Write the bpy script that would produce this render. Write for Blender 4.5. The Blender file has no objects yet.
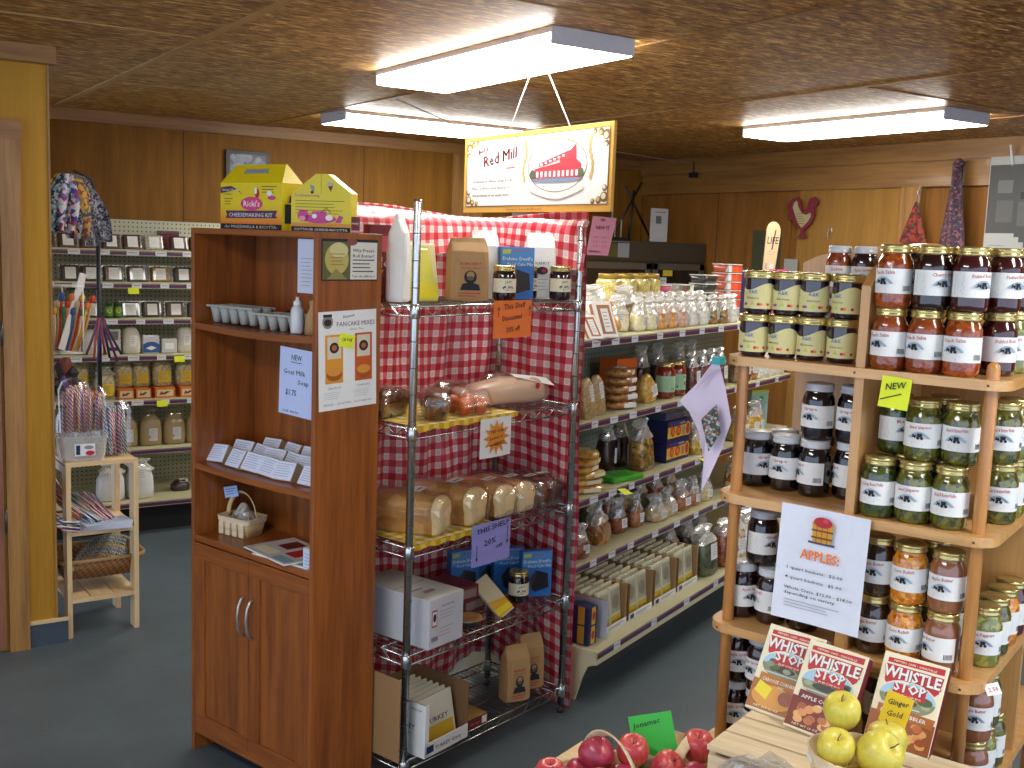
import bpy, bmesh, math, random
from mathutils import Matrix, Vector
PI = math.pi
rnd = random.Random(11)
SC = bpy.context.scene
COL = SC.collection

# ------------------------------------------------------------------ materials
def lin(c):
    if isinstance(c, str):
        c = tuple(int(c[i:i+2], 16) / 255 for i in (0, 2, 4))
    return tuple((x / 12.92 if x <= .04045 else ((x + .055) / 1.055) ** 2.4) for x in c) + (1,)

class NT:
    def __init__(s, name):
        s.m = bpy.data.materials.new(name); s.m.use_nodes = True
        s.t = s.m.node_tree; s.t.nodes.clear()
        s.out = s.n('ShaderNodeOutputMaterial'); s.b = s.n('ShaderNodeBsdfPrincipled')
        s.l(s.b.outputs[0], s.out.inputs[0])
    def n(s, k, **kw):
        x = s.t.nodes.new(k)
        for a, v in kw.items(): setattr(x, a, v)
        return x
    def l(s, a, b): s.t.links.new(a, b)
    def setin(s, sock, v):
        if isinstance(v, bpy.types.NodeSocket): s.l(v, sock)
        else: sock.default_value = v
    def co(s, kind='Object', scale=(1, 1, 1), rot=(0, 0, 0)):
        t = s.n('ShaderNodeTexCoord'); m = s.n('ShaderNodeMapping')
        m.inputs['Scale'].default_value = scale; m.inputs['Rotation'].default_value = rot
        s.l(t.outputs[kind], m.inputs[0]); return m.outputs[0]
    def noise(s, v, scale, detail=3, rough=.5):
        n = s.n('ShaderNodeTexNoise'); s.l(v, n.inputs['Vector'])
        n.inputs['Scale'].default_value = scale; n.inputs['Detail'].default_value = detail
        n.inputs['Roughness'].default_value = rough; return n.outputs['Fac']
    def voro(s, v, scale, feature='F1', out='Color'):
        n = s.n('ShaderNodeTexVoronoi', feature=feature); s.l(v, n.inputs['Vector'])
        n.inputs['Scale'].default_value = scale; return n.outputs[out]
    def math(s, op, a, b=0, c=0):
        n = s.n('ShaderNodeMath', operation=op)
        s.setin(n.inputs[0], a); s.setin(n.inputs[1], b); s.setin(n.inputs[2], c); return n.outputs[0]
    def ramp(s, f, stops):
        n = s.n('ShaderNodeValToRGB'); e = n.color_ramp.elements
        while len(e) < len(stops): e.new(.5)
        for i, (p, c) in enumerate(stops): e[i].position = p; e[i].color = lin(c) if isinstance(c, str) else c
        s.l(f, n.inputs[0]); return n.outputs[0]
    def mix(s, f, a, b):
        n = s.n('ShaderNodeMix', data_type='RGBA'); s.setin(n.inputs[0], f)
        s.setin(n.inputs[6], a); s.setin(n.inputs[7], b); return n.outputs[2]
    def sep(s, v):
        n = s.n('ShaderNodeSeparateXYZ'); s.l(v, n.inputs[0]); return n.outputs
    def bump(s, h, strength=.3, dist=.002):
        n = s.n('ShaderNodeBump'); n.inputs['Strength'].default_value = strength
        n.inputs['Distance'].default_value = dist; s.l(h, n.inputs['Height']); s.l(n.outputs[0], s.b.inputs['Normal'])
    def fin(s, col=None, rough=.5, metal=0, coat=0, spec=.5):
        if col is not None: s.setin(s.b.inputs['Base Color'], col)
        s.setin(s.b.inputs['Roughness'], rough); s.b.inputs['Metallic'].default_value = metal
        s.b.inputs['Coat Weight'].default_value = coat; s.b.inputs['Coat Roughness'].default_value = .06
        s.b.inputs['Specular IOR Level'].default_value = spec
        return s.m

_mc = {}
def plain(hexc, rough=.5, metal=0, coat=0, spec=.5):
    k = ('p', hexc, rough, metal, coat, spec)
    if k not in _mc:
        t = NT('paint_' + hexc)
        v = t.co(); n = t.noise(v, 35, 2)
        c = lin(hexc); d = tuple(x * .9 for x in c[:3]) + (1,)
        _mc[k] = t.fin(t.mix(n, d, c), rough, metal, coat, spec)
    return _mc[k]

def wood(name, c1, c2, axis='Z', rough=.45, scale=1., coat=0, knots=False):
    t = NT(name); sc = {'Z': (14, 14, .9), 'X': (.9, 14, 14), 'Y': (14, .9, 14)}[axis]
    v = t.co('Object', tuple(x * scale for x in sc))
    a = t.noise(v, 2.2, 5, .6); b = t.noise(v, 9, 3, .6)
    f = t.math('ADD', t.math('MULTIPLY', a, .7), t.math('MULTIPLY', b, .3))
    col = t.ramp(f, [(.36, c1), (.62, c2)])
    if knots:
        k = t.voro(t.co('Object', (1.6, 1.6, 1.1)), 1.3, 'F1', 'Distance')
        col = t.mix(t.math('MULTIPLY', t.math('LESS_THAN', k, .05), .6), col, lin('3a2410'))
    t.bump(f, .12, .001)
    return t.fin(col, rough, 0, coat)

def mottle(name, cols, scale=90, rough=.35, coat=.6, bump=.6):
    k = ('m', name)
    if k in _mc: return _mc[k]
    t = NT(name); v = t.co()
    c = t.voro(v, scale); d = t.voro(v, scale, 'F1', 'Distance')
    r = t.sep(c)[0]; n = len(cols)
    col = t.ramp(r, [(i / n, cc) for i, cc in enumerate(cols)])
    t.bump(d, bump, .003)
    _mc[k] = t.fin(col, rough, 0, coat); return _mc[k]

def film(name, tint='ffffff', alpha=.25, rough=.12, white=.0):
    k = ('f', name)
    if k in _mc: return _mc[k]
    t = NT(name); t.t.nodes.remove(t.b)
    tr = t.n('ShaderNodeBsdfTransparent'); gl = t.n('ShaderNodeBsdfGlossy'); df = t.n('ShaderNodeBsdfDiffuse')
    tr.inputs[0].default_value = lin(tint); gl.inputs['Roughness'].default_value = rough; gl.inputs[0].default_value = (.9, .9, .9, 1)
    df.inputs[0].default_value = lin(tint)
    lw = t.n('ShaderNodeLayerWeight'); lw.inputs[0].default_value = .35
    f = t.math('ADD', t.math('MULTIPLY', lw.outputs['Facing'], .5), alpha)
    m2 = t.n('ShaderNodeMixShader'); m2.inputs[0].default_value = white; t.l(gl.outputs[0], m2.inputs[1]); t.l(df.outputs[0], m2.inputs[2])
    m = t.n('ShaderNodeMixShader'); t.l(f, m.inputs[0]); t.l(tr.outputs[0], m.inputs[1]); t.l(m2.outputs[0], m.inputs[2])
    nz = t.noise(t.co(), 60, 2)
    b = t.n('ShaderNodeBump'); b.inputs['Strength'].default_value = .5; b.inputs['Distance'].default_value = .004
    t.l(nz, b.inputs['Height']); t.l(b.outputs[0], gl.inputs['Normal']); t.l(b.outputs[0], df.inputs['Normal'])
    t.l(m.outputs[0], t.out.inputs[0]); _mc[k] = t.m; return t.m

def emit(name, col, s):
    t = NT(name); t.b.inputs['Base Color'].default_value = lin('ffffff')
    t.b.inputs['Emission Color'].default_value = col; t.b.inputs['Emission Strength'].default_value = s
    t.b.inputs['Roughness'].default_value = .5; return t.m

def gingham():
    t = NT('red_white_gingham'); uv = t.n('ShaderNodeTexCoord').outputs['UV']
    mp = t.n('ShaderNodeMapping'); mp.inputs['Scale'].default_value = (20.5, 20.5, 1); t.l(uv, mp.inputs[0])
    s = t.sep(mp.outputs[0])
    fx = t.math('FRACT', s[0]); fy = t.math('FRACT', s[1])
    a = t.math('GREATER_THAN', fx, .5); b = t.math('GREATER_THAN', fy, .5)
    f = t.math('MULTIPLY', t.math('ADD', a, b), .5)
    col = t.ramp(f, [(0, 'ded4cc'), (.5, 'd0626a'), (1, 'b41a2a')])
    dx = t.math('SUBTRACT', fx, .25); dy = t.math('SUBTRACT', fy, .25)
    d = t.math('SQRT', t.math('ADD', t.math('MULTIPLY', dx, dx), t.math('MULTIPLY', dy, dy)))
    ring = t.math('MULTIPLY', t.math('LESS_THAN', t.math('ABSOLUTE', t.math('SUBTRACT', d, .11)), .035), .45)
    col = t.mix(ring, col, lin('c04450'))
    t.b.inputs['Transmission Weight'].default_value = 0
    return t.fin(col, .38, 0, .25)

def wicker(name, c1, c2, sx=60, sz=60):
    t = NT(name); v = t.co(); s = t.sep(v)
    a = t.math('SINE', t.math('MULTIPLY', t.math('ADD', s[0], s[1]), sx * 4)); b = t.math('SINE', t.math('MULTIPLY', s[2], sz * 4))
    f = t.math('MULTIPLY_ADD', t.math('MULTIPLY', a, b), .5, .5)
    t.bump(f, .6, .003); return t.fin(t.mix(f, lin(c1), lin(c2)), .6)

def osb():
    t = NT('oriented_strand_board')
    a = t.voro(t.co('Object', (18, 75, 1), (0, 0, .55)), 1.0); b = t.voro(t.co('Object', (30, 95, 1), (0, 0, -.12)), 1.0)
    c = t.voro(t.co('Object', (22, 85, 1), (0, 0, -.65)), 1.1)
    ra = t.sep(a)[0]; rb = t.sep(b)[1]; rc = t.sep(c)[0]
    f = t.math('ADD', t.math('MULTIPLY', ra, .4), t.math('ADD', t.math('MULTIPLY', rb, .32), t.math('MULTIPLY', rc, .28)))
    col = t.ramp(f, [(.22, '5a3614'), (.42, '8a5a24'), (.62, 'a97a38'), (.8, 'dcb56c')])
    t.bump(f, .35, .002); return t.fin(col, .5)

def floor_mat():
    t = NT('sealed_grey_concrete'); v = t.co()
    n = t.noise(v, 3, 6, .65); n2 = t.noise(v, 60, 3, .7)
    f = t.math('ADD', t.math('MULTIPLY', n, .7), t.math('MULTIPLY', n2, .3))
    col = t.ramp(f, [(.3, '434d52'), (.6, '535f65'), (.75, '626e72')])
    t.bump(n2, .15, .001); return t.fin(col, .42)

def ply(name, c1, c2, seam_axis=0, seam=1.22, off=0.):
    t = NT(name); v = t.co('Object', (5, 5, .5))
    a = t.noise(v, 2.2, 6, .62); b = t.noise(t.co('Object', (60, 60, 2)), 2, 3)
    f = t.math('ADD', t.math('MULTIPLY', a, .75), t.math('MULTIPLY', b, .25))
    col = t.ramp(f, [(.35, c1), (.65, c2)])
    s = t.sep(t.co())[seam_axis]
    g = t.math('FRACT', t.math('DIVIDE', t.math('ADD', s, off), seam))
    gl = t.math('LESS_THAN', g, .006)
    col = t.mix(t.math('MULTIPLY', gl, .7), col, lin('2a1a0a'))
    return t.fin(col, .62, 0, 0, .25)

def pegboard(name, c='b4b59c'):
    t = NT(name); v = t.n('ShaderNodeTexCoord').outputs['UV']; s = t.sep(v)
    fx = t.math('SUBTRACT', t.math('FRACT', t.math('MULTIPLY', s[0], 39.4)), .5)
    fy = t.math('SUBTRACT', t.math('FRACT', t.math('MULTIPLY', s[1], 39.4)), .5)
    d = t.math('SQRT', t.math('ADD', t.math('MULTIPLY', fx, fx), t.math('MULTIPLY', fy, fy)))
    return t.fin(t.mix(t.math('LESS_THAN', d, .17), lin(c), lin('26281f')), .5)

M = dict(
 white=plain('e6e6e2', .6), paper=plain('dfe3ee', .7), cream=plain('e8dfc0', .6), black=plain('15151a', .5), ink=plain('20242c', .8),
 red=plain('b81f2c', .5), dkred=plain('6d1220', .5), blue=plain('2f5fa8', .4), navy=plain('1d2350', .4), yellow=plain('e9d629', .5),
 postit=plain('e3ee2c', .7), orange=plain('ef7a33', .7), green=plain('2fae3c', .6), pinkp=plain('d78fa6', .7), lilac=plain('9a97dd', .7),
 grey=plain('8a8a8a', .6), ltgrey=plain('c4c6c8', .6), kraft=plain('b08a5a', .75), card=plain('9b774d', .8), cardin=plain('7c5b3a', .85),
 gold=plain('cbb878', .26, .8), silver=plain('c8ccd2', .35, .4), whitelid=plain('ccd0d4', .35, 0, .3), chrome=plain('c6c8c4', .22, 1),
 steel=plain('5b5346', .35, .6), brown=plain('6b4423', .6), tan=plain('b98a4c', .7), purple=plain('4f1f4a', .45),
 beige=plain('cfc8a2', .5), dkgreen=plain('2e4a26', .6), skin=plain('caa27c', .6),
 battenw=wood('pale_batten', '9a7440', 'b08a54', 'Y', .6), cherry=wood('cherry_veneer', '713a14', '9a551f', 'Z', .38, 1., .15), cherryx=wood('cherry_veneer_across', '713a14', '9a551f', 'X', .38, 1., .15),
 pine=wood('bare_pine', 'c9a878', 'dcc294', 'Z', .55), pinex=wood('bare_pine_board', 'c9a878', 'dcc294', 'X', .55), piney=wood('bare_pine_slat', 'c9a878', 'dcc294', 'Y', .55),
 maple=wood('varnished_birch', 'bd8a4e', 'd2a468', 'X', .35, 1, .3), maplez=wood('varnished_birch_upright', 'b9854a', 'cd9d60', 'Z', .35, 1, .3),
 dowel=wood('varnished_dowel', 'ab7238', 'c48a4c', 'Z', .3, 1, .4),
 crate=wood('crate_slat', 'c2ac88', 'dccaa8', 'X', .6), cratey=wood('crate_slat_end', 'c2ac88', 'dccaa8', 'Y', .6),
 trim=wood('pine_trim_stained', '7d5424', 'a5783c', 'Z', .45, 1, .1, True), trimx=wood('pine_beam_stained', '7a5226', '9c7038', 'X', .45, .6, .1, True), trimy=wood('pine_beam_side', '7a5226', '9c7038', 'Y', .45, .6, .1, True),
 plyA=ply('amber_plywood', '6c440a', '8c5e16', 0, 1.22, .48), plyB=ply('amber_plywood_side', '744a1a', '925f26', 1, 1.22, .1), plyP=ply('golden_plywood', '9c701e', 'b4862a', 0, 9.),
 plyL=ply('smooth_plywood_panel', '8e6428', 'a5793a', 1, 9.),
 doorw=wood('red_door_wood', '7a4a30', '93603f', 'Z', .4), osb=osb(), floor=floor_mat(), gingham=gingham(), peg=pegboard('cream_pegboard'), pegg=pegboard('green_grey_pegboard', '8f9a8c'),
 shelfm=plain('bdb892', .4), bark=wood('split_wood', 'c09d66', 'd9bb86', 'Z', .6, 2.), wick=wicker('brown_wicker', '5e3a1a', '9a6a3a'),
 pulp=plain('a8a89e', .9), film=film('clear_film', 'ffffff', .10), filmc=film('crinkled_film', 'f4f6f8', .16, .15, .25), filmw=film('milky_film', 'f4f4f0', .38, .2, .55), clam=film('clear_rigid_plastic', 'ffffff', .03, .22),
 lens=emit('fluorescent_diffuser', (1, .985, .93, 1), 21.0), shell=plain('c9c6c8', .4),
 bread=mottle('bread_crust', ['c98f4e', 'bb7f40', 'd7a566'], 25, .5, .5, .15), crumb=plain('ecd09a', .6, 0, .4), dkbread=mottle('dark_bread_crust', ['5d3218', '4a2612', '74431f'], 25, .45, .5, .15),
 cake=mottle('spiced_loaf', ['7a4620', '5b3114', '94602e', '3e200c'], 60, .4, .6, .4), foil=plain('b9bcc0', .25, .9),
 yelcloth=None)
def yc():
    t = NT('yellow_checked_liner'); uv = t.co('Object', (1, 1, 1)); s = t.sep(uv)
    a = t.math('GREATER_THAN', t.math('FRACT', t.math('MULTIPLY', s[0], 22)), .5); b = t.math('GREATER_THAN', t.math('FRACT', t.math('MULTIPLY', s[1], 22)), .5)
    return t.fin(t.ramp(t.math('MULTIPLY', t.math('ADD', a, b), .5), [(0, 'e8e2c8'), (.5, 'e0c440'), (1, 'c99a10')]), .6)
M['yelcloth'] = yc()

# ------------------------------------------------------------------ mesh builder
_txt = {}
def text_geo(s, b=0):
    key = (s, b)
    if key not in _txt:
        c = bpy.data.curves.new('t', 'FONT'); c.body = s; c.resolution_u = 1; c.size = 1; c.offset = 0 if 'M' in s else (.03 if b else .010)
        o = bpy.data.objects.new('t', c); me = bpy.data.meshes.new_from_object(o)
        vs = [tuple(v.co) for v in me.vertices]; fs = [tuple(p.vertices) for p in me.polygons]
        bpy.data.objects.remove(o); bpy.data.curves.remove(c); bpy.data.meshes.remove(me)
        w = max((v[0] for v in vs), default=1); _txt[key] = (vs, fs, w)
    return _txt[key]

class MB:
    def __init__(s): s.v = []; s.f = []; s.mi = []; s.sm = []; s.uv = []; s.mats = []; s.T = Matrix.Identity(4)
    def at(s, x=0, y=0, z=0, rz=0, rx=0, ry=0):
        s.T = Matrix.Translation((x, y, z)) @ Matrix.Rotation(rz, 4, 'Z') @ Matrix.Rotation(ry, 4, 'Y') @ Matrix.Rotation(rx, 4, 'X'); return s
    def add(s, vs, fs, mat, smooth=False, uvs=None):
        if isinstance(mat, str): mat = M.get(mat) or F[mat]
        if mat not in s.mats: s.mats.append(mat)
        k = s.mats.index(mat); b = len(s.v)
        for i, v in enumerate(vs):
            s.v.append(tuple(s.T @ Vector(v))); s.uv.append(uvs[i] if uvs else (v[0], v[2]))
        for f in fs: s.f.append(tuple(b + i for i in f)); s.mi.append(k); s.sm.append(smooth)
        return s
    def box(s, x0, x1, y0, y1, z0, z1, mat, bev=0):
        if bev:
            bm = bmesh.new(); bmesh.ops.create_cube(bm, size=1)
            for v in bm.verts: v.co = Vector(((x0 + x1) / 2 + v.co.x * (x1 - x0), (y0 + y1) / 2 + v.co.y * (y1 - y0), (z0 + z1) / 2 + v.co.z * (z1 - z0)))
            bmesh.ops.bevel(bm, geom=bm.edges[:], offset=bev, segments=2, affect='EDGES', profile=.6)
            s.add([tuple(v.co) for v in bm.verts], [tuple(v.index for v in f.verts) for f in bm.faces], mat); bm.free(); return s
        p = [(x, y, z) for z in (z0, z1) for y in (y0, y1) for x in (x0, x1)]
        return s.add(p, [(0, 2, 3, 1), (4, 5, 7, 6), (0, 1, 5, 4), (2, 6, 7, 3), (0, 4, 6, 2), (1, 3, 7, 5)], mat)
    def loft(s, rings, n, mats, smooth=True, cap=True):
        # rings: (z, hx, hy, exponent, ox, oy)
        vs = []; fs = []
        for z, hx, hy, e, ox, oy in rings:
            for i in range(n):
                a = 2 * PI * (i + .5) / n; c, d = math.cos(a), math.sin(a)
                vs.append((ox + hx * math.copysign(abs(c) ** e, c), oy + hy * math.copysign(abs(d) ** e, d), z))
        for r in range(len(rings) - 1):
            for i in range(n):
                j = (i + 1) % n; fs.append((r * n + i, r * n + j, (r + 1) * n + j, (r + 1) * n + i))
        if cap: fs.append(tuple(range(n - 1, -1, -1))); fs.append(tuple((len(rings) - 1) * n + i for i in range(n)))
        return s.add(vs, fs, mats, smooth)
    def lathe(s, prof, n, mat, smooth=True, cap=True):
        return s.loft([(z, r, r, 1, 0, 0) for r, z in prof], n, mat, smooth, cap)
    def tube(s, pts, r, n, mat, ry=None):
        vs = []; fs = []; P = [Vector(p) for p in pts]; up = None
        for i, p in enumerate(P):
            t = (P[min(i + 1, len(P) - 1)] - P[max(i - 1, 0)]).normalized()
            if up is None: up = t.orthogonal().normalized()
            up = (up - t * up.dot(t)).normalized(); b = t.cross(up)
            for k in range(n):
                a = 2 * PI * k / n; vs.append(tuple(p + up * math.cos(a) * r + b * math.sin(a) * (ry or r)))
        for i in range(len(P) - 1):
            for k in range(n):
                j = (k + 1) % n; fs.append((i * n + k, i * n + j, (i + 1) * n + j, (i + 1) * n + k))
        fs.append(tuple(range(n - 1, -1, -1))); fs.append(tuple((len(P) - 1) * n + k for k in range(n)))
        return s.add(vs, fs, mat, n > 4)
    def sheet(s, fn, nu, nv, mat, uvf=None, smooth=True):
        vs = []; uv = []; fs = []
        for j in range(nv + 1):
            for i in range(nu + 1):
                vs.append(fn(i / nu, j / nv)); uv.append(uvf(i / nu, j / nv) if uvf else (i / nu, j / nv))
        for j in range(nv):
            for i in range(nu):
                a = j * (nu + 1) + i; fs.append((a, a + 1, a + nu + 2, a + nu + 1))
        return s.add(vs, fs, mat, smooth, uv)
    def prism(s, pts, y0, y1, mat):      # outline in x,z, thickness in y
        n = len(pts); vs = [(x, y0, z) for x, z in pts] + [(x, y1, z) for x, z in pts]
        fs = [tuple(range(n)), tuple(range(2 * n - 1, n - 1, -1))] + [(i, i + n, (i + 1) % n + n, (i + 1) % n) for i in range(n)]
        return s.add(vs, fs, mat)
    def slab(s, pts, z0, z1, mat):       # outline in x,y
        n = len(pts); vs = [(x, y, z0) for x, y in pts] + [(x, y, z1) for x, y in pts]
        fs = [tuple(range(n - 1, -1, -1)), tuple(range(n, 2 * n))] + [(i, (i + 1) % n, (i + 1) % n + n, i + n) for i in range(n)]
        return s.add(vs, fs, mat)
    def rect(s, x0, x1, z0, z1, y, mat): return s.add([(x0, y, z0), (x1, y, z0), (x1, y, z1), (x0, y, z1)], [(0, 1, 2, 3)], mat)
    def poly(s, pts, y, mat): return s.add([(x, y, z) for x, z in pts], [tuple(range(len(pts)))], mat)
    def disc(s, cx, cz, rx, rz, y, mat, n=20): return s.poly([(cx + rx * math.cos(2 * PI * i / n), cz + rz * math.sin(2 * PI * i / n)) for i in range(n)], y, mat)
    def text(s, t, x, z, size, y, mat, align='l', w=None, slant=0, b=0):
        if b and 'M' in t:
            for k in (-.025, .025): s.text(t, x + k * size, z, size, y, mat, align, w, slant)
            b = 0
        vs, fs, tw = text_geo(t, b); kx = size
        if w: kx = w / max(tw, .01)
        ox = {'l': 0, 'c': -tw * kx / 2, 'r': -tw * kx}[align]
        return s.add([(x + ox + a * kx, y, z + b * size + slant * a * kx) for a, b, c in vs], fs, mat)
    def lines(s, x0, x1, z1, n, dz, y, mat, th=.0016, seed=1):
        r = random.Random(seed)
        for i in range(n): s.rect(x0, x1 - (x1 - x0) * r.uniform(0, .3), z1 - i * dz - th, z1 - i * dz, y, mat)
        return s
    def warp(s, i0, R, z0=0):            # bend everything from vertex i0 on around the z axis (x -> arc, y -> radius)
        for i in range(i0, len(s.v)):
            x, y, z = s.v[i]; a = x / R; r = R - y; s.v[i] = (r * math.sin(a), -r * math.cos(a), z)
        return s
    def jit(s, a, seed=0, i0=0):
        r = random.Random(seed)
        for i in range(i0, len(s.v)): x, y, z = s.v[i]; s.v[i] = (x + r.uniform(-a, a), y + r.uniform(-a, a), z + r.uniform(-a, a) * .5 if z > .004 else z)
        return s
    def build(s, name, parent=None):
        me = bpy.data.meshes.new(name); me.from_pydata(s.v, [], s.f); me.polygons.foreach_set('material_index', s.mi); me.polygons.foreach_set('use_smooth', s.sm)
        for m in s.mats: me.materials.append(m)
        u = me.uv_layers.new(name='UVMap'); li = [0] * len(me.loops); me.loops.foreach_get('vertex_index', li)
        flat = [c for i in li for c in s.uv[i]]; u.data.foreach_set('uv', flat); me.update()
        o = bpy.data.objects.new(name, me); COL.objects.link(o)
        if parent: o.parent = parent
        return o

def empty(name):
    o = bpy.data.objects.new(name, None); o.empty_display_size = .05; COL.objects.link(o); return o
def tag(o, label, cat, group=None):
    o['label'] = label; o['category'] = cat
    if group: o['group'] = group
    elif 'group' in o: del o['group']
    return o
def struct(o): o['kind'] = 'structure'; return o
def kids(o):
    return [c for c in COL.objects if c.parent == o]
CH = {}
def reg(root):
    """remember the parts of a freshly built thing so copies need no scene search"""
    for c in kids(root): CH.setdefault(root.name, []).append(c); reg(c)
def dup(o, par=None):
    c = o.copy(); COL.objects.link(c); c.parent = par
    for k in CH.get(o.name, []): CH.setdefault(c.name, []).append(dup(k, c))
    return c
PROTO = {}
FR = dict(S=(1.78538, 1.80688, -69.176), W=(1.50515, 2.86326, 17.679), B=(1.01648, 3.46333, -72.321), R=(0, 0, 0), P=(.855, 4.68, 0))
FR['G'] = (2.39887, 3.17393, 24.294)
def put(o, fr, u, v, z, rz=0, label=None, cat=None, group=None, rx=0, ry=0, s=1):
    ox, oy, a = FR[fr]; a = math.radians(a)
    o.location = (ox + u * math.cos(a) - v * math.sin(a), oy + u * math.sin(a) + v * math.cos(a), z)
    o.rotation_euler = (math.radians(rx), math.radians(ry), a + math.radians(rz)); o.scale = (s, s, s) if not isinstance(s, tuple) else s
    if label: tag(o, label, cat, group)
    return o
def inst(key, fn, *args):
    if key not in PROTO: r = fn(*args); reg(r); PROTO[key] = r; return r
    return dup(PROTO[key])
# ------------------------------------------------------------------ the room
CZ = 2.41
struct(MB().box(-3, 5.75, -3, 7, -.1, 0, 'floor').build('floor'))
m = MB(); m.box(-3, 5.75, -1.6, 7, CZ, CZ + .1, 'osb')
for x, y0, y1 in ((1.215, -1.5, 6.85), (2.42, -1.5, 6.85), (3.63, -1.5, 6.85), (4.84, -1.5, 6.85), (0, -1.5, 4.6)):
    w_ = .017 if x == 1.215 else .008; m.box(x - w_, x + w_, y0, y1, CZ - .004, CZ + .001, 'battenw' if x == 1.215 else 'trimy')
for x0, x1, y in ((0, 1.208, 3.985), (1.222, 2.413, 5.43), (1.222, 2.413, 2.70), (2.427, 3.623, 4.12), (2.427, 3.623, 1.6), (3.637, 4.833, 3.05), (3.637, 4.833, 5.5), (4.847, 5.65, 4.3), (-3, 0, 3.4), (0, 1.208, 1.5)):
    m.box(x0, x1, y - .009, y + .009, CZ - .004, CZ + .001, 'battenw' if x0 < 1.3 else 'trimx')
struct(m.build('ceiling'))
struct(MB().box(.6, 5.75, 6.85, 6.97, 0, CZ, 'plyA').build('wall_back'))
struct(MB().box(5.65, 5.77, -1.6, 6.85, 0, CZ, 'plyB').build('wall_right'))
m = MB(); m.box(-3, .808, 4.66, 4.84, 0, CZ, 'plyP'); m.box(.804, .812, 4.655, 4.845, .11, 2.345, 'trim'); struct(m.build('wall_left'))
struct(MB().box(.70, .85, 4.648, 4.66, 0, .095, plain('3e4a56', .6)).box(.70, .85, 4.644, 4.66, .095, .108, 'pinex').build('baseboard_left'))
struct(MB().box(-3, .83, 4.60, 4.66, 2.345, CZ, 'trimx').build('trim_1'))
m = MB(); m.box(.625, .70, 4.63, 4.66, 0, 2.05, 'trim'); m.box(-.6, .706, 4.628, 4.66, 2.05, 2.125, 'trimx'); struct(m.build('trim_2'))
m = MB(); m.box(-.4, .615, 4.64, 4.66, .015, 2.04, 'doorw'); m.tube([(.62, 4.632, z) for z in (.5, .6)], .006, 6, 'steel'); m.tube([(.62, 4.632, z) for z in (1.25, 1.35)], .006, 6, 'steel')
struct(m.build('door_1'))
struct(MB().box(.85, 5.65, 6.825, 6.85, 2.34, CZ, 'trimx').build('trim_3'))
m = MB(); m.box(3.86, 3.93, 6.82, 6.85, 0, 2.34, 'trim'); m.box(3.93, 4.12, 6.83, 6.85, 0, 2.34, 'trim'); struct(m.build('trim_4'))
m = MB(); m.box(5.61, 5.65, -1.6, 6.85, 2.15, 2.30, 'trimy'); m.box(5.59, 5.65, -1.6, 6.85, 2.30, CZ, 'trimy'); struct(m.build('trim_5'))
m = MB(); m.box(5.632, 5.65, 4.37, 5.20, .1, 2.15, 'plyL'); m.box(5.60, 5.65, 4.22, 4.36, 0, 2.15, 'trim'); struct(m.build('trim_6'))
# dim framed hatch in the right wall, half hidden behind the jars
m = MB(); [m.box(*q, 'plyB') for q in ((5.635, 5.65, 5.27, 5.34, 1.5, 1.95), (5.635, 5.65, 5.62, 5.69, 1.5, 1.95), (5.635, 5.65, 5.34, 5.62, 1.88, 1.95), (5.635, 5.65, 5.34, 5.62, 1.5, 1.55))]
m.box(5.640, 5.65, 5.33, 5.62, 1.55, 1.9, plain('4a4c34', .3)); struct(m.build('window_1'))

# ------------------------------------------------------------------ ceiling lights
def light_fixture():
    r = empty('ceiling_light'); L, Wd = 1.27, .335
    m = MB(); m.box(-Wd / 2, Wd / 2, -L / 2, L / 2, .030, .050, 'shell', .003)
    for s_ in (-1, 1): m.box(-Wd / 2, Wd / 2, s_ * L / 2 - .004, s_ * L / 2 + .004, -.006, .050, 'shell', .001)
    m.build('fixture_housing', r)
    m = MB(); m.box(-Wd / 2 + .003, Wd / 2 - .003, -L / 2 + .003, L / 2 - .003, -.008, .0315, 'lens', .004); m.build('diffuser', r)
    return r
for i, (x, y, rz, lb) in enumerate(((2.165, 3.56, 0, 'long fluorescent ceiling light directly above the hanging mill sign'), (3.10, 5.715, 90, 'fluorescent ceiling light at the back, partly hidden behind the hanging mill sign'),
        (4.51, 3.82, 0, 'fluorescent ceiling light on the right above the jar stand and rooster wall'), (2.17, .1, 0, 'unseen fluorescent ceiling light added overhead near the viewer for highlights on the jars'), (4.5, .6, 0, 'unseen fluorescent ceiling light added near the front right wall to brighten the wire shelving'), (-.3, 1.4, 0, 'unseen fluorescent ceiling light added over the front left aisle'))):  # last three fixtures are out of view, added to light jars and shelving
    o = inst('light', light_fixture); put(o, 'R', x, y, 2.36, rz, lb, 'light', 'ceiling lights')

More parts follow.
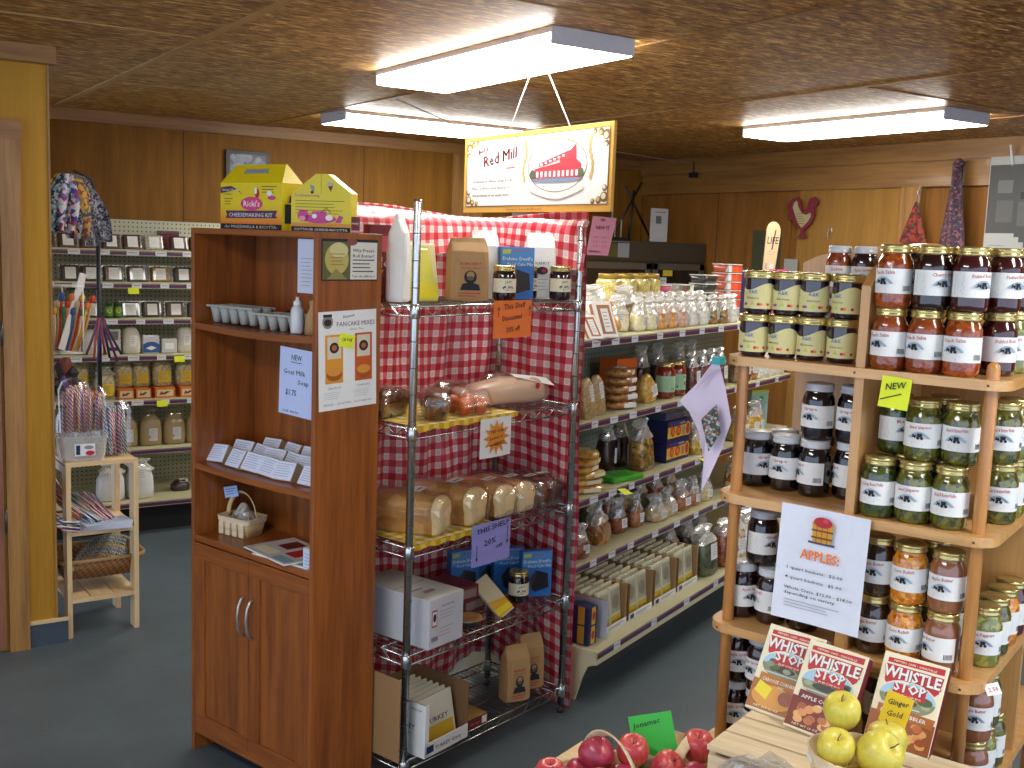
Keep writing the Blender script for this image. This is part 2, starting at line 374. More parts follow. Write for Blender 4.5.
# ------------------------------------------------------------------ generic goods
def arc(r, a0, a1, n, z): return [(r * math.cos(a0 + (a1 - a0) * i / n), r * math.sin(a0 + (a1 - a0) * i / n), z) for i in range(n + 1)]
PINT = [(.034, 0), (.0385, .006), (.040, .014), (.040, .088), (.0385, .098), (.034, .108), (.0315, .113), (.0315, .118)]
JELLY = [(.0265, 0), (.030, .004), (.031, .012), (.0325, .078), (.033, .084)]
QUART = [(.040, 0), (.045, .007), (.046, .02), (.046, .115), (.043, .128), (.036, .138), (.035, .146)]
def jar(name, prof, content, lid, title, kind='amish', lr=None):
    r = empty(name); z1 = prof[-1][1]; R = max(p[0] for p in prof)
    m = MB(); m.lathe(prof, 28, content); m.build('glass_jar', r)
    lr = lr or prof[-1][0] + .003
    m = MB(); m.lathe([(lr, z1 - .004), (lr + .0012, z1 - .002), (lr + .0012, z1 + .001), (lr, z1 + .003), (lr, z1 + .007), (lr + .001, z1 + .009), (lr, z1 + .0125), (lr - .003, z1 + .014)], 28, lid); m.build('lid', r)
    m = MB(); i0 = 0; R2 = R + .0006
    if kind == 'amish':
        za, zb = (.030, .082) if R < .045 else (.045, .105)
        m.sheet(lambda u, v: ((u - .5) * R * 3.6, 0, za + (zb - za) * v), 30, 2, 'white')
        m.text(title, 0, zb - .013, .0105, -.0004, 'red', 'c', min(.05, .0075 * len(title)), .05)
        m.poly([(-.022 + .044 * i / 12, (za + zb) / 2 - .003 + .012 * math.sin(PI * i / 12)) for i in range(13)] + [(.022, (za + zb) / 2 - .006), (-.022, (za + zb) / 2 - .006)], -.0034, plain('a9bccc', .7))
        zc = (za + zb) / 2; m.rect(-.004, .006, zc - .003, zc + .005, -.0037, 'ink'); m.disc(-.002, zc - .005, .0032, .0032, -.0039, 'ink', 10); m.disc(.006, zc - .005, .0032, .0032, -.0039, 'ink', 10); m.poly([(-.016, zc - .006), (-.013, zc - .001), (-.014, zc + .004), (-.010, zc + .001), (-.005, zc), (-.008, zc - .007), (-.010, zc - .003)], -.0039, 'ink')
        m.rect(-.026, .026, (za + zb) / 2 - .007, (za + zb) / 2 - .006, -.0005, 'grey'); m.lines(-.016, .016, za + .012, 2, .004, -.0004, plain('c08a70', .7), .0012)
        m.lines(-.062, -.038, zb - .008, 9, .0045, -.0004, 'grey', .0012, 3)
        for k in range(7): m.rect(.045 + k * .003, .0465 + k * .003, za + .006, za + .017, -.0004, 'ink')
    elif kind == 'berry':
        m.sheet(lambda u, v: ((u - .5) * R * 4.2, 0, .012 + (.050 + .008 * math.sin(u * 9 + 1)) * v), 30, 2, plain('d6cb8c', .55))
        m.text('A&K', 0, .046, .012, -.0004, 'blue', 'c'); m.text('Elderberry', 0, .034, .006, -.0004, 'ink', 'c', .03); m.text('A&K', -.05, .046, .012, -.0004, 'blue', 'c')
        for k, c in ((-.022, 'red'), (-.017, 'blue'), (.014, 'red'), (.02, 'orange'), (.036, 'red'), (-.045, 'red')): m.disc(k, .022, .0036, .0034, -.0005, c, 8)
        m.poly([(-.006, .02), (.0, .03), (.005, .02)], -.0004, plain('b8c83a', .6))
    elif kind == 'green':
        m.sheet(lambda u, v: ((u - .5) * R * 4.2, 0, .03 + .072 * v), 30, 2, plain('9fc39a', .6))
        m.rect(-.02, .014, .036, .1, -.0003, 'white'); m.rect(-.01, .006, .04, .05, -.0005, 'ink'); m.text('SALSA', .05, .085, .014, -.0004, 'ink', 'c'); m.disc(.05, .06, .012, .01, -.0004, 'dkgreen')
    elif kind == 'jam':
        m.sheet(lambda u, v: ((u - .5) * R * 3, 0, .028 + .042 * v), 24, 2, 'cream')
        m.text('JAM', 0, .056, .012, -.0004, 'ink', 'c'); m.disc(0, .042, .017, .008, -.0004, plain('3c3a4a', .6)); m.disc(.004, .044, .006, .004, -.0006, 'grey')
    m.warp(0, R2); m.build('label', r)
    return r

def J(mat_name, cols, scale=110, bump=.25): return mottle(mat_name, cols, scale, .12, 1., bump)
JC = dict(orange=J('peach_salsa', ['943f10', 'a5501a', '80320a'], 110), red=J('tomato_salsa', ['6e2810', '7e3412', '8c4016']), dark=plain('21080c', .1, 0, 1.), berry=plain('1c0a20', .1, 0, 1.), grape=plain('0c0910', .1, 0, 1.),
          wine=plain('3a0a0e', .1, 0, 1.), pickle=J('pickle_slices', ['4a4c18', '5a5a1c', '6c6a26', '3a3c14'], 85, .35), olive=J('chopped_green_relish', ['33401a', '4a551f', '283414'], 90), corn=J('corn_relish', ['c76a10', 'd98a1c', 'a84408', 'e0a030'], 130, .5),
          butter=plain('8a5638', .15, 0, 1.), beet=plain('4a0c12', .12, 0, 1.), hot=J('yellow_peppers', ['8d8a3a', 'a8a24a', '6f7430'], 80), brownj=plain('2f1a10', .12, 0, 1.), salsa=J('dark_tomato_salsa', ['7a1d10', '641408', '8a2a14'], 110))
SPEC = {'peach': ('orange', 'gold', 'Peach Salsa'), 'psalsa': ('red', 'gold', 'Peach Salsa'), 'wine': ('wine', 'gold', 'Pickled Beets'), 'dark': ('dark', 'gold', 'Cherry Jam'), 'grape': ('grape', 'whitelid', 'Grape'), 'bbq': ('dark', 'whitelid', 'Apple Spread'),
        'owhite': ('red', 'whitelid', 'Salsa'), 'pickle': ('pickle', 'gold', 'Bread & Butter Pickle'), 'jal': ('pickle', 'gold', 'Sweet Jalapenos'), 'bean': ('olive', 'gold', 'Icy Snap Beans Pickle'), 'corn': ('corn', 'gold', 'Corn Relish'),
        'abut': ('butter', 'gold', 'Apple Butter'), 'hot': ('hot', 'gold', 'Hot Peppers'), 'beet': ('beet', 'gold', 'Red Beets'), 'brown': ('brownj', 'gold', 'Apple Butter'), 'olive': ('olive', 'gold', 'Relish')}
def pint(k):
    c, l, t = SPEC[k]; return inst('pint' + k, jar, 'preserve_jar', PINT, JC[c], l, t)

def bagtop(m, w, d, z, mat, seed=0, h=.05):
    r = random.Random(seed); i0 = len(m.v); m.loft([(z - h * .45, w * .485, d * .475, .7, 0, 0), (z - h * .1, w * .40, d * .40, .8, 0, 0), (z + h * .20, w * .30, d * .32, .9, 0, 0), (z + h * .40, w * .22, d * .26, 1, .004, 0), (z + h * .62, w * .33, d * .32, 1, r.uniform(-.010, .010), 0), (z + h * .82, w * .36, d * .30, 1, r.uniform(-.012, .012), 0), (z + h, w * .20, d * .14, 1, r.uniform(-.015, .015), 0)], 13, mat, False); m.jit(min(w, d) * .10, seed, i0)
def gbag(w, d, h, fill, name='filled_bag', top=.045, lab=(.5, .0, .5), labc='white', seed=1, lw=.42, tie=True, topm='filmw'):
    """soft see-through bag of goods with paper label and twisted top"""
    r = empty(name); e = .62
    m = MB(); m.loft([(0, w * .40, d * .38, e, 0, 0), (h * .04, w * .48, d * .47, e, 0, 0), (h * .3, w * .5, d * .5, e, 0, 0), (h * .65, w * .48, d * .46, e, 0, 0), (h * .88, w * .40, d * .36, .8, 0, 0), (h, w * .2, d * .2, 1, 0, 0)], 18, fill)
    m.jit(min(w, d) * .045, seed); m.build('bag_of_goods', r)
    if tie:
        m = MB(); bagtop(m, w, d, h, topm, seed, top); m.build('twisted_top', r)
    if lab:
        fx, tilt, fz = lab; m = MB(); lx = w * lw / 2
        m.sheet(lambda u, v: (w * (fx - .5) + (u - .5) * 2 * lx, -d * .5 - .0025 + abs(u - .5) * .006, h * fz + (v - .5) * h * .42), 4, 4, labc)
        i0 = len(m.v); m.lines(w * (fx - .5) - lx * .75, w * (fx - .5) + lx * .75, h * (fz + .14), 4, h * .07, -d * .5 - .004, 'grey', .002, seed); m.build('paper_label', r)
    return r
def flatbag(w, d, h, fill, labc='white', name='flat_bag', seed=3):
    r = empty(name); m = MB()
    m.loft([(0, w * .42, d * .42, .7, 0, 0), (h * .3, w * .5, d * .5, .6, 0, 0), (h * .7, w * .48, d * .48, .6, 0, 0), (h, w * .3, d * .3, .8, 0, 0)], 18, fill); m.jit(.003, seed); m.build('bag_of_goods', r)
    m = MB(); m.add([(-w * .3, -d * .2, h + .001), (w * .15, -d * .25, h + .001), (w * .2, d * .15, h + .001), (-w * .25, d * .2, h + .001)], [(0, 1, 2, 3)], labc); m.add([(-w * .12, -d * .505, h * .2), (w * .3, -d * .505, h * .2), (w * .3, -d * .5, h * .75), (-w * .12, -d * .5, h * .75)], [(0, 1, 2, 3)], labc); m.build('paper_label', r)
    return r
F = dict(popcorn=mottle('pale_popcorn', ['e4dcb4', 'd9cd98', 'efe9cc'], 70, .4, .4, .5), orange=mottle('orange_puffs', ['dd9a4c', 'cf8236', 'e8b26c'], 60, .4, .4, .5), peachy=mottle('peach_chews', ['d2a488', 'c48e6c', 'e0bba2'], 60), whitey=mottle('white_candies', ['d9d8cc', 'c9c8b8', 'e6e5dc'], 60),
         speck=mottle('trail_mix', ['5a5024', '8a7a40', 'c2b580', '3c3818', '9c6c34'], 80), nuts=mottle('mixed_nuts', ['8a5424', 'a66c34', '6a3a16', 'c08a4c'], 75), nutr=mottle('red_brown_nuts', ['8a3f1c', 'a4562a', '6c2c12'], 75), almond=mottle('almonds', ['a0663a', 'b87a48', '8a5228'], 65), cashew=mottle('cashews', ['cbb48a', 'dcc8a0', 'b89e70'], 60),
         beans=mottle('kidney_beans', ['5c2a22', '6e3830', '8a5a50', '4a1c18'], 85), grain=mottle('tan_grain', ['b09464', 'c2a678', 'a08450'], 160, .4, .4, .3), noodle=mottle('egg_noodles', ['c79b3e', 'd8b050', 'b4862c'], 60), pasta=mottle('tricolour_pasta', ['b8862e', '6c6a2c', 'a04a1c', 'd0a850', '4c4a20'], 60), gpasta=mottle('spinach_noodles', ['4c5434', '5e6642', '3c4228'], 60),
         choc=mottle('dark_dried_fruit', ['2c1a14', '3c2218', '20120e'], 70), candy=mottle('wrapped_candy', ['a8481c', 'c88a3c', '8a2010', 'd8b070', 'd8d0c0'], 50), flour=plain('d8d4c4', .5, 0, .3), bflour=plain('a08a62', .55, 0, .3), wsugar=plain('dedfe0', .4, 0, .4), darkp=plain('33221c', .5, 0, .5), pastay=mottle('yellow_pasta', ['c2a03c', 'd4b656', 'a8842c'], 55), lightb=mottle('light_brown_mix', ['9a7a52', 'b4966c', '7c5c38'], 90))
# ------------------------------------------------------------------ birch jar stand
ZS = (1.485, 1.163, .850, .548, .24)
def rrect(x0, x1, y0, y1, r, n=6):
    p = []
    for cx, cy, a in ((x1 - r, y0 + r, -90), (x1 - r, y1 - r, 0), (x0 + r, y1 - r, 90), (x0 + r, y0 + r, 180)):
        for i in range(n + 1): t = math.radians(a + 90 * i / n); p.append((cx + r * math.cos(t), cy + r * math.sin(t)))
    return p
st = empty('jar_display_stand')
for z in ZS:
    m = MB(); m.slab(rrect(-.032, .588, -.014, .90, .055), z - .021, z, 'maple')
    for x in (.0, .28, .55): m.at(x, -.0145, z - .0105).disc(0, 0, .003, .003, 0, 'brown', 8)
    m.at(); m.build('shelf', st)
for x in (.006, .548):
    for y in (.03, .855):
        m = MB(); m.lathe([(.0135, 0), (.0135, 1.50), (.012, 1.512), (.006, 1.518), (.001, 1.52)], 16, 'dowel'); o = m.build('post', st); o.location = (x, y, 0)
def arcboard(L, zend, zpk, mat):
    return [(0, .05)] + [(0, zend - .02)] + [(L * i / 16, zend + (zpk - zend) * math.sin(PI * (i / 16)) ** .65) for i in range(17)] + [(L, .05)]
m = MB(); m.at(.287, 0, 0, PI / 2).prism(arcboard(.88, 1.66, 1.76, 'maplez'), -.010, .010, 'maplez'); m.build('divider_board', st)
m = MB(); m.at(-.03, .45, 0).prism(arcboard(.612, 1.70, 1.755, 'maplez'), -.009, .009, 'maplez'); m.build('divider_board', st)
put(st, 'S', 0, 0, 0, 0, 'tall birch display stand with dowel posts and rounded shelves full of jars', 'display stand')
m = MB(); m.rect(-.02, .02, -.012, .012, 0, 'white'); m.text('2.50', 0, -.005, .012, -.0006, 'red', 'c', .028); m.at(0, .0012).rect(-.02, .02, -.012, .012, 0, 'white')
put(m.build('price_tag'), 'S', .60, .055, .833, 60, 'small white price tag with red writing on the stand edge right of the brown jars', 'price tag', None, -35)

HT = .132
# -- top deck, left: small dark jelly jars with cream labels
def berry(): return inst('berry', jar, 'jelly_jar', JELLY, JC['berry'], 'gold', '', 'berry')
for i, (u, v, rz) in enumerate(((.026, .030, 25), (.090, .045, 2), (.152, .060, 22), (.222, .062, 15))):
    put(berry(), 'S', u, v, ZS[0], rz - 20, 'small dark jelly jar with cream label, %s from left in lower row' % ('first', 'second', 'third', 'last')[i], 'jar', 'small elderberry jelly jars')
for i, (u, v, rz) in enumerate(((.032, .032, 18), (.092, .050, 25), (.150, .062, 40), (.225, .066, -2))):
    put(berry(), 'S', u, v, ZS[0] + .0985, rz - 20, 'small dark jelly jar with cream label, %s from left in upper row' % ('first', 'second', 'third', 'last')[i], 'jar', 'small elderberry jelly jars')
for u, v, k, t in ((.10, .345, 'owhite', 'orange-red'), (.164, .345, 'bbq', 'black')):
    put(pint(k), 'S', u, v, ZS[0], 10, 'white-lidded jar at the back of the top deck under the %s one' % t, 'jar', 'white lidded jars at the back of the top deck')
    o = pint(k); put(o, 'S', u, v, ZS[0] + HT, 10, '%s jar with white lid standing high behind the small jelly jars' % t, 'jar', 'white lidded jars at the back of the top deck', s=(.78, .78, .98))
# -- pint jars: kind, u, v, level(0 lower/1 upper), shelf, turn, label
def P(sh, lv, k, u, v, rz, lb, grp, s=(.93, .93, 1)): put(pint(k), 'S', u, v, ZS[sh] + HT * lv, rz, lb, 'jar', grp, s=s)
g = 'pint jars on the right of the top deck'
P(0, 0, 'psalsa', 0.3355, 0.026, -20, 'orange salsa pint on the top deck lower row, touching the divider', g)
P(0, 0, 'psalsa', 0.41, 0.028, -18, 'orange salsa pint on the top deck lower row, second from the divider', g)
P(0, 0, 'peach', 0.4845, 0.03, -14, 'bright orange salsa pint, third from the divider in the top deck lower row', g)
P(0, 0, 'wine', 0.532, 0.118, 40, 'dark red pint in the top deck lower row behind the right post knob', g)
P(0, 0, 'dark', 0.362, 0.118, 0, 'dark pint in the top deck lower row hidden behind the orange salsas', g)
P(0, 0, 'dark', 0.455, 0.115, 30, 'dark pint peeking between orange salsa and dark red jar on the lower row', g)
P(0, 0, 'hot', 0.54, 0.205, 10, 'yellow-green pint at the right edge of the top deck lower row', g)
P(0, 1, 'peach', 0.3355, 0.028, -18, 'orange salsa pint in the upper row of the top deck beside the divider', g)
P(0, 1, 'dark', 0.413, 0.032, 48, 'dark jar with turned label, second in the upper row of the top deck', g)
P(0, 1, 'wine', 0.4875, 0.034, 52, 'dark wine-red jar with turned label, third in the upper row of the top deck', g)
P(0, 1, 'wine', 0.532, 0.118, 55, 'dark red jar in front of the hanging grey picture, upper row of the top deck', g)
P(0, 1, 'dark', 0.355, 0.118, 20, 'dark jar half hidden behind the upper orange salsa pint', g)
P(0, 1, 'dark', 0.452, 0.12, 20, 'dark jar whose gold lid shows behind the third upper jar', g)
P(0, 1, 'wine', 0.54, 0.205, 20, 'dark red jar cut by the right picture edge, upper row of the top deck', g)
g = 'white lidded grape jars on the second shelf'
P(1, 0, 'grape', 0.006, 0.135, 55, 'black jar with white lid and turned label beside the left post, second shelf', g)
P(1, 0, 'grape', 0.081, 0.135, 0, 'white-lidded grape jar with red Grape title, second in the lower row of the second shelf', g)
P(1, 0, 'grape', 0.156, 0.125, -45, 'white-lidded grape jar with barcode showing, under the two stacked grape jars', g)
P(1, 0, 'grape', 0.23, 0.155, -50, 'white-lidded grape jar against the divider in the lower row of the second shelf', g)
P(1, 1, 'grape', 0.152, 0.135, -10, 'left one of the two grape jars stacked on top in the second shelf', g)
P(1, 1, 'grape', 0.228, 0.155, -10, 'right one of the two grape jars stacked on top, touching the divider', g)
P(1, 0, 'grape', 0.045, 0.212, 0, 'black jar behind the lower grape jars whose white lid shows at the left', g)
P(1, 0, 'grape', 0.125, 0.214, 0, 'black jar behind the lower grape jars whose white lid shows in the middle', g)
P(1, 0, 'dark', .08, .36, 0, 'gold-lidded jar at the back of the grape jar bay', g)
g = 'pickle jars on the second shelf'
P(1, 0, 'bean', 0.3355, 0.035, -5, 'dark green bean pickle jar in the lower row next to the divider, second shelf', g)
P(1, 0, 'jal', 0.41, 0.037, -5, 'green pickle jar in the middle of the lower row, second shelf', g)
P(1, 0, 'pickle', 0.4845, 0.04, -5, 'green pickle jar in the lower row just left of the right post, second shelf', g)
P(1, 0, 'pickle', 0.552, 0.17, 10, 'green pickle jar in the lower row right of the right post, second shelf', g)
P(1, 0, 'olive', 0.368, 0.112, 0, 'green relish jar behind the lower pickle row near the divider', g)
P(1, 0, 'olive', 0.448, 0.116, 0, 'green relish jar behind the lower pickle row near the post', g)
P(1, 0, 'hot', 0.552, 0.25, 10, 'yellow pepper jar second back along the right side of the second shelf', g)
P(1, 0, 'corn', 0.552, 0.33, 10, 'orange-flecked jar third back along the right side of the second shelf', g)
P(1, 1, 'olive', 0.34, 0.108, 50, 'dark green jar with turned label below the yellow sticky note', g)
P(1, 1, 'jal', 0.412, 0.06, 5, 'green jalapeno jar in the upper row of the second shelf', g)
P(1, 1, 'pickle', 0.486, 0.075, 0, 'bread and butter pickle jar in the upper row left of the right post', g)
P(1, 1, 'pickle', 0.549, 0.165, 12, 'green pickle jar in the upper row right of the right post', g)
P(1, 1, 'hot', 0.552, 0.248, 10, 'pale pepper jar at the right picture edge, upper row of the second shelf', g)
P(1, 1, 'olive', 0.43, 0.145, 0, 'green jar behind the two upper pickle jars', g)
g = 'white lidded dark jars on the third shelf'
P(2, 0, 'bbq', 0.014, 0.085, 60, 'white-lidded brown jar beside the left post, lower row of the third shelf', g)
P(2, 0, 'bbq', 0.089, 0.085, -50, 'white-lidded dark jar cut by the apple price sheet, lower row of the third shelf', g)
P(2, 1, 'grape', 0.052, 0.1, 60, 'white-lidded black jar standing higher left of the apple price sheet', g)
P(2, 0, 'bbq', 0.055, 0.165, 0, 'white-lidded jar hidden behind the lower brown pair on the third shelf', g)
P(2, 0, 'bbq', 0.168, 0.09, 0, 'white-lidded jar hidden behind the apple price sheet', g)
g = 'gold lidded jars on the third shelf'
P(2, 0, 'brown', 0.3385, 0.062, -5, 'brown jar partly behind the right edge of the apple price sheet, lower row', g)
P(2, 0, 'corn', 0.412, 0.048, -5, 'orange corn relish jar, lower of the two stacked beside the apple price sheet', g)
P(2, 0, 'abut', 0.492, 0.042, -40, 'pinkish brown fruit butter jar with barcode, lower one left of the right post', g)
P(2, 1, 'brown', 0.34, 0.064, 0, 'dark brown jar partly behind the right edge of the apple price sheet, upper row', g)
P(2, 1, 'corn', 0.412, 0.05, -5, 'orange corn relish jar, upper of the two stacked beside the apple price sheet', g)
P(2, 1, 'abut', 0.492, 0.048, -5, 'pinkish brown fruit butter jar, upper one left of the right post', g)
P(2, 0, 'olive', 0.445, 0.125, 0, 'green jar behind the lower corn relish', g); P(2, 1, 'olive', 0.445, 0.127, 0, 'green jar behind the upper corn relish', g)
for i, (k, v, t) in enumerate((('hot', .150, 'yellow pepper'), ('pickle', .234, 'green pickle'), ('corn', .318, 'orange relish'), ('beet', .400, 'dark red beet'))):
    P(2, 0, k, .551, v, 12, t + ' jar, %s in the file right of the post, third shelf' % ('first', 'second', 'third', 'last')[i], g)
P(2, 0, 'beet', .462, .232, 0, 'dark red jar standing inside the file behind the post', g); P(2, 0, 'olive', .465, .33, 0, 'green jar deep in the right bay of the third shelf', g)
g = 'jars on the lowest visible shelf'
for lv in (0, 1):
    w = ('lower', 'upper')[lv]
    P(3, lv, 'bbq', 0.006, 0.1, 30, 'white-lidded dark jam jar beside the left post below, %s of the pair' % w, g)
    P(3, lv, 'bbq', 0.08, 0.078, -20, 'white-lidded dark jam jar left of the mix boxes, %s of the pair' % w, g)
    P(3, lv, 'abut', 0.55, 0.145, 12, '%s pinkish brown jar right of the post beside the mix boxes' % w, g)
    P(3, lv, 'dark', .450, .060, 20, '%s dark jar right of the rightmost mix box' % w, g)
    P(3, lv, 'brown', .366, .070, 20, '%s brown jar behind the rightmost mix box' % w, g)
P(3, 0, 'hot', .546, .236, 12, 'green-yellow jar behind the pinkish brown pair on the lowest visible shelf', g)
P(3, 0, 'pickle', .546, .330, 12, 'green jar nearest the back board on the lowest visible shelf', g)
P(3, 1, 'pickle', .546, .236, 12, 'green jar on top behind the pinkish brown pair on the lowest visible shelf', g)
# -- papers on the stand
m = MB(); W2, H2 = .100, .262
m.sheet(lambda u, v: (-W2 + 2 * W2 * u, .004 * math.sin(PI * u) - .006 * (1 - v), H2 * v), 6, 6, 'paper')
y = -.0085; o = 'orange'
m.text('APPLES:', 0, .148, .03, y, 'orange', 'c', .088, 0, 1)
for i, (t, w) in enumerate((('1 quart baskets:  $2.00', .13), ('4 quart baskets:  $5.00', .13))): m.text(t, -.075, .118 - i * .022, .0095, y, 'ink', 'l', w)
m.text('Whole Crate: $12.00 - $18.00', -.075, .072, .0095, y, 'ink', 'l', .155); m.text('depending on variety', -.075, .060, .0095, y, 'ink', 'l', .118)
m.lines(-.072, .06, .048, 3, .007, y, plain('9aa0ac', .8), .0016)
m.poly([(-.02, .19), (-.024, .235), (.024, .235), (.02, .19)], y, plain('d6962e', .7)); m.disc(0, .236, .021, .012, y - .0004, 'red'); m.disc(.006, .241, .006, .005, y - .0008, plain('c8485a', .6))
for z in (.199, .215): m.rect(-.024, .024, z, z + .004, y - .0004, 'brown')
for x in (-.013, -.001, .011): m.rect(x, x + .0012, .19, .235, y - .0005, 'brown')
m.rect(-.03, .03, .186, .191, y, plain('3a4a6a', .7))
put(m.build('price_sheet'), 'S', .238, -.026, .905, 0, 'white APPLES price sheet with basket drawing hung on the jar stand', 'sign', None, 0, 1.5)
m = MB(); m.sheet(lambda u, v: (-.031 + .062 * u, -.004 * (1 - v) ** 2, .066 * v), 3, 4, 'postit'); m.text('NEW', 0, .036, .02, -.004, 'ink', 'c', .042, .25); m.at(0, 0, 0, 0, 0, -.4).rect(-.02, .026, .024, .0262, -.0045, 'ink')
put(m.build('sticky_note'), 'S', .368, -.018, 1.408, 0, 'yellow sticky note reading NEW on the stand edge', 'note', None, 0, 4)
# lilac flyer hanging by one corner from the left post
m = MB(); pts = [(.0, 1.478), (.020, 1.405), (.036, 1.335), (.012, 1.262), (-.012, 1.200), (-.03, 1.16), (-.028, 1.22), (-.05, 1.30), (-.075, 1.345), (-.098, 1.368), (-.055, 1.415), (-.02, 1.462)]
c0 = [(p[0], -.035 - .5 * abs(p[0] + .03) * .4 + .02 * math.sin((1.47 - p[1]) * 9), p[1] - 1.16) for p in pts]; cc = (-.025, -.030, 1.34 - 1.16)
m.add(c0 + [cc], [(i, (i + 1) % 12, 12) for i in range(12)], plain('d3c3d6', .7), True)
q = [(.008, 1.375), (-.030, 1.335), (-.006, 1.262), (.022, 1.31)]
m.add([(a, -.052, b - 1.16) for a, b in q], [(0, 1, 2, 3)], mottle('printed_photo', ['1e2626', '5c6a6a', 'b0b0ac', '9a5428', '36482e', '2a3030'], 190, .6, 0, 0))
for k in range(6): m.add([(-.05 + k * .007, -.049, .25 + k * .008 - .01), (-.0485 + k * .007, -.049, .25 + k * .008 - .01), (-.018 + k * .007, -.049, .29 + k * .002), (-.02 + k * .007, -.049, .29 + k * .002)], [(0, 1, 2, 3)], plain('b3a2b8', .7))
m.box(-.012, .008, -.05, -.02, .305, .322, plain('1f9a9a', .4))
put(m.build('hanging_flyer'), 'S', -.025, .0, 1.16, 0, 'lilac flyer with small photo hanging by a corner left of the jar stand', 'flyer')

# ------------------------------------------------------------------ crate table with mix boxes and apples in front of the stand
r = empty('display_table'); m = MB(); m.box(-.5, .75, -1.0, 0, .0, .022, 'pine'); m.build('tabletop', r).location = (0, 0, .455)
for x in (-.45, .68):
    for yy in (-.93, -.1): m = MB(); m.box(-.02, .02, -.02, .02, 0, .455, 'pine'); m.build('leg', r).location = (x, yy, 0)
put(r, 'S', .18, -.075, 0, 0, 'low wooden table in front of the jar stand under crates and apple baskets', 'table')
r = empty('wooden_crate'); L, D, Hh = .62, .27, .24
for i in range(3): m = MB(); y0 = .0 + i * .090; m.box(0, L, y0, y0 + .082, Hh - .011, Hh, 'crate', .001); m.build('slat', r)
for z in (.012, .095, .168): m = MB(); m.box(.004, L - .004, -.001, .009, z, z + .052, 'crate', .001); m.build('slat', r)
for x in (.002, L - .017): m = MB(); m.box(x, x + .015, .009, D, 0, Hh - .011, 'cratey'); m.build('end_board', r)
put(r, 'S', .150, -.352, .478, 0, 'upturned slatted wooden crate carrying the three mix boxes', 'crate', 'slatted crates')
r = empty('wooden_crate')
for i in range(3): m = MB(); y0 = .0 + i * .092; m.box(0, L, y0, y0 + .084, .171, .182, 'crate', .001); m.build('slat', r)
for z in (.012, .1): m = MB(); m.box(.004, L - .004, -.001, .009, z, z + .052, 'crate', .001); m.build('slat', r)
for x in (.002, L - .017): m = MB(); m.box(x, x + .015, .009, .27, 0, .17, 'cratey'); m.build('end_board', r)
put(r, 'S', .165, -.640, .478, 0, 'lower slatted wooden crate in front, carrying the quart basket of yellow apples', 'crate', 'slatted crates')
def mixbox(title, band, pic, lo):
    m = MB(); w, d, h = .068, .032, .200; m.box(-w, w, 0, d, 0, h, 'cream', .002)
    m.box(w - .0015, w + .0006, .002, d - .002, .002, h - .002, 'dkred'); y = -.0006
    m.poly([(-w * .84, h - .012), (w * .9, h - .006), (w * .9, h - .02), (-w * .84, h - .022)], y, 'red'); m.text('PEPPERS CAFE - KIRKSVILLE', 0, h - .018, .006, y - .0004, 'cream', 'c', .09)
    m.poly([(-w * .86, h - .026), (w * .92, h - .026), (w * .86, h - .060), (w * .5, h - .088), (-w * .5, h - .088), (-w * .8, h - .062)], y, 'red')
    m.disc(0, h - .088, w * .9, .036, y - .0002, 'cream'); m.disc(0, h - .088, w * .86, .033, y - .0004, plain('9fc3dd', .5)); m.poly([(w * .86 * math.cos(PI + PI * i / 14), h - .088 + .033 * math.sin(PI + PI * i / 14)) for i in range(15)], y - .0006, plain('848a68', .6)); [m.disc(rnd.uniform(-.042, .042), h - .086 + rnd.uniform(-.012, .008), .010, .006, y - .0007 - k * .00001, plain(('5c6a48', '8a8f78', '4c5a3c', 'a3a48e')[k % 4], .6), 9) for k in range(14)]; m.poly([(-.033, h - .062), (.035, h - .062), (.035, h - .084), (-.033, h - .084)], y - .0012, 'red')
    m.disc(-.005, h - .096, w * .40, .008, y - .0008, plain('4a4640', .6)); m.disc(.036, h - .086, .016, .009, y - .0008, plain('4e6238', .6)); m.rect(-.05, .03, h - .109, h - .106, y - .0009, 'ltgrey')
    m.text('WHISTLE', .001, h - .053, .034, y - .0014, 'dkred', 'c', .122, 0, 1); m.text('WHISTLE', 0, h - .052, .033, y - .0018, 'white', 'c', .119, 0, 1)
    m.text('STOP', .002, h - .078, .031, y - .0014, 'dkred', 'c', .070, 0, 1); m.text('STOP', .001, h - .077, .030, y - .0018, 'white', 'c', .067, 0, 1)
    m.poly([(-.03, h - .080), (.036, h - .081), (.036, h - .088), (-.03, h - .087)], y - .0016, 'red'); m.text('RECIPES', .003, h - .086, .005, y - .002, 'cream', 'c', .05)
    m.rect(-w + .001, w - .001, .006, h - .128, y, pic); m.poly([(-w * .8, h - .112), (w * .95, h - .116), (w * .9, h - .138), (-w * .8, h - .132)], y - .0010, band); m.text(title, 0, h - .129, .011, y - .0014, 'white', 'c', .095); m.text('MIX', 0, h - .139, .008, y - .0014, 'white', 'c')
    if lo == 'corn':
        m.disc(-.012, .038, .05, .027, y - .0005, plain('d89a44', .5)); m.disc(.018, .044, .018, .016, y - .0009, plain('8a3a14', .4)); m.poly([(-w * .75, .07), (-.018, .058), (-.026, .03), (-w * .85, .044)], y - .0014, 'yellow')
    else:
        for i in range(26): m.disc(rnd.uniform(-.045, .05), rnd.uniform(.018, .062), .011, .008, y - .0005 - i * .00002, plain(rnd.choice(['b5642e', '9a4a1e', 'cf8a4a', 'd8a05a']), .4), 9)
    m.text('NET WT 16 OZ', -.02, .010, .007, y - .0016, 'cream', 'c', .06); return m.build('baking_mix_box')
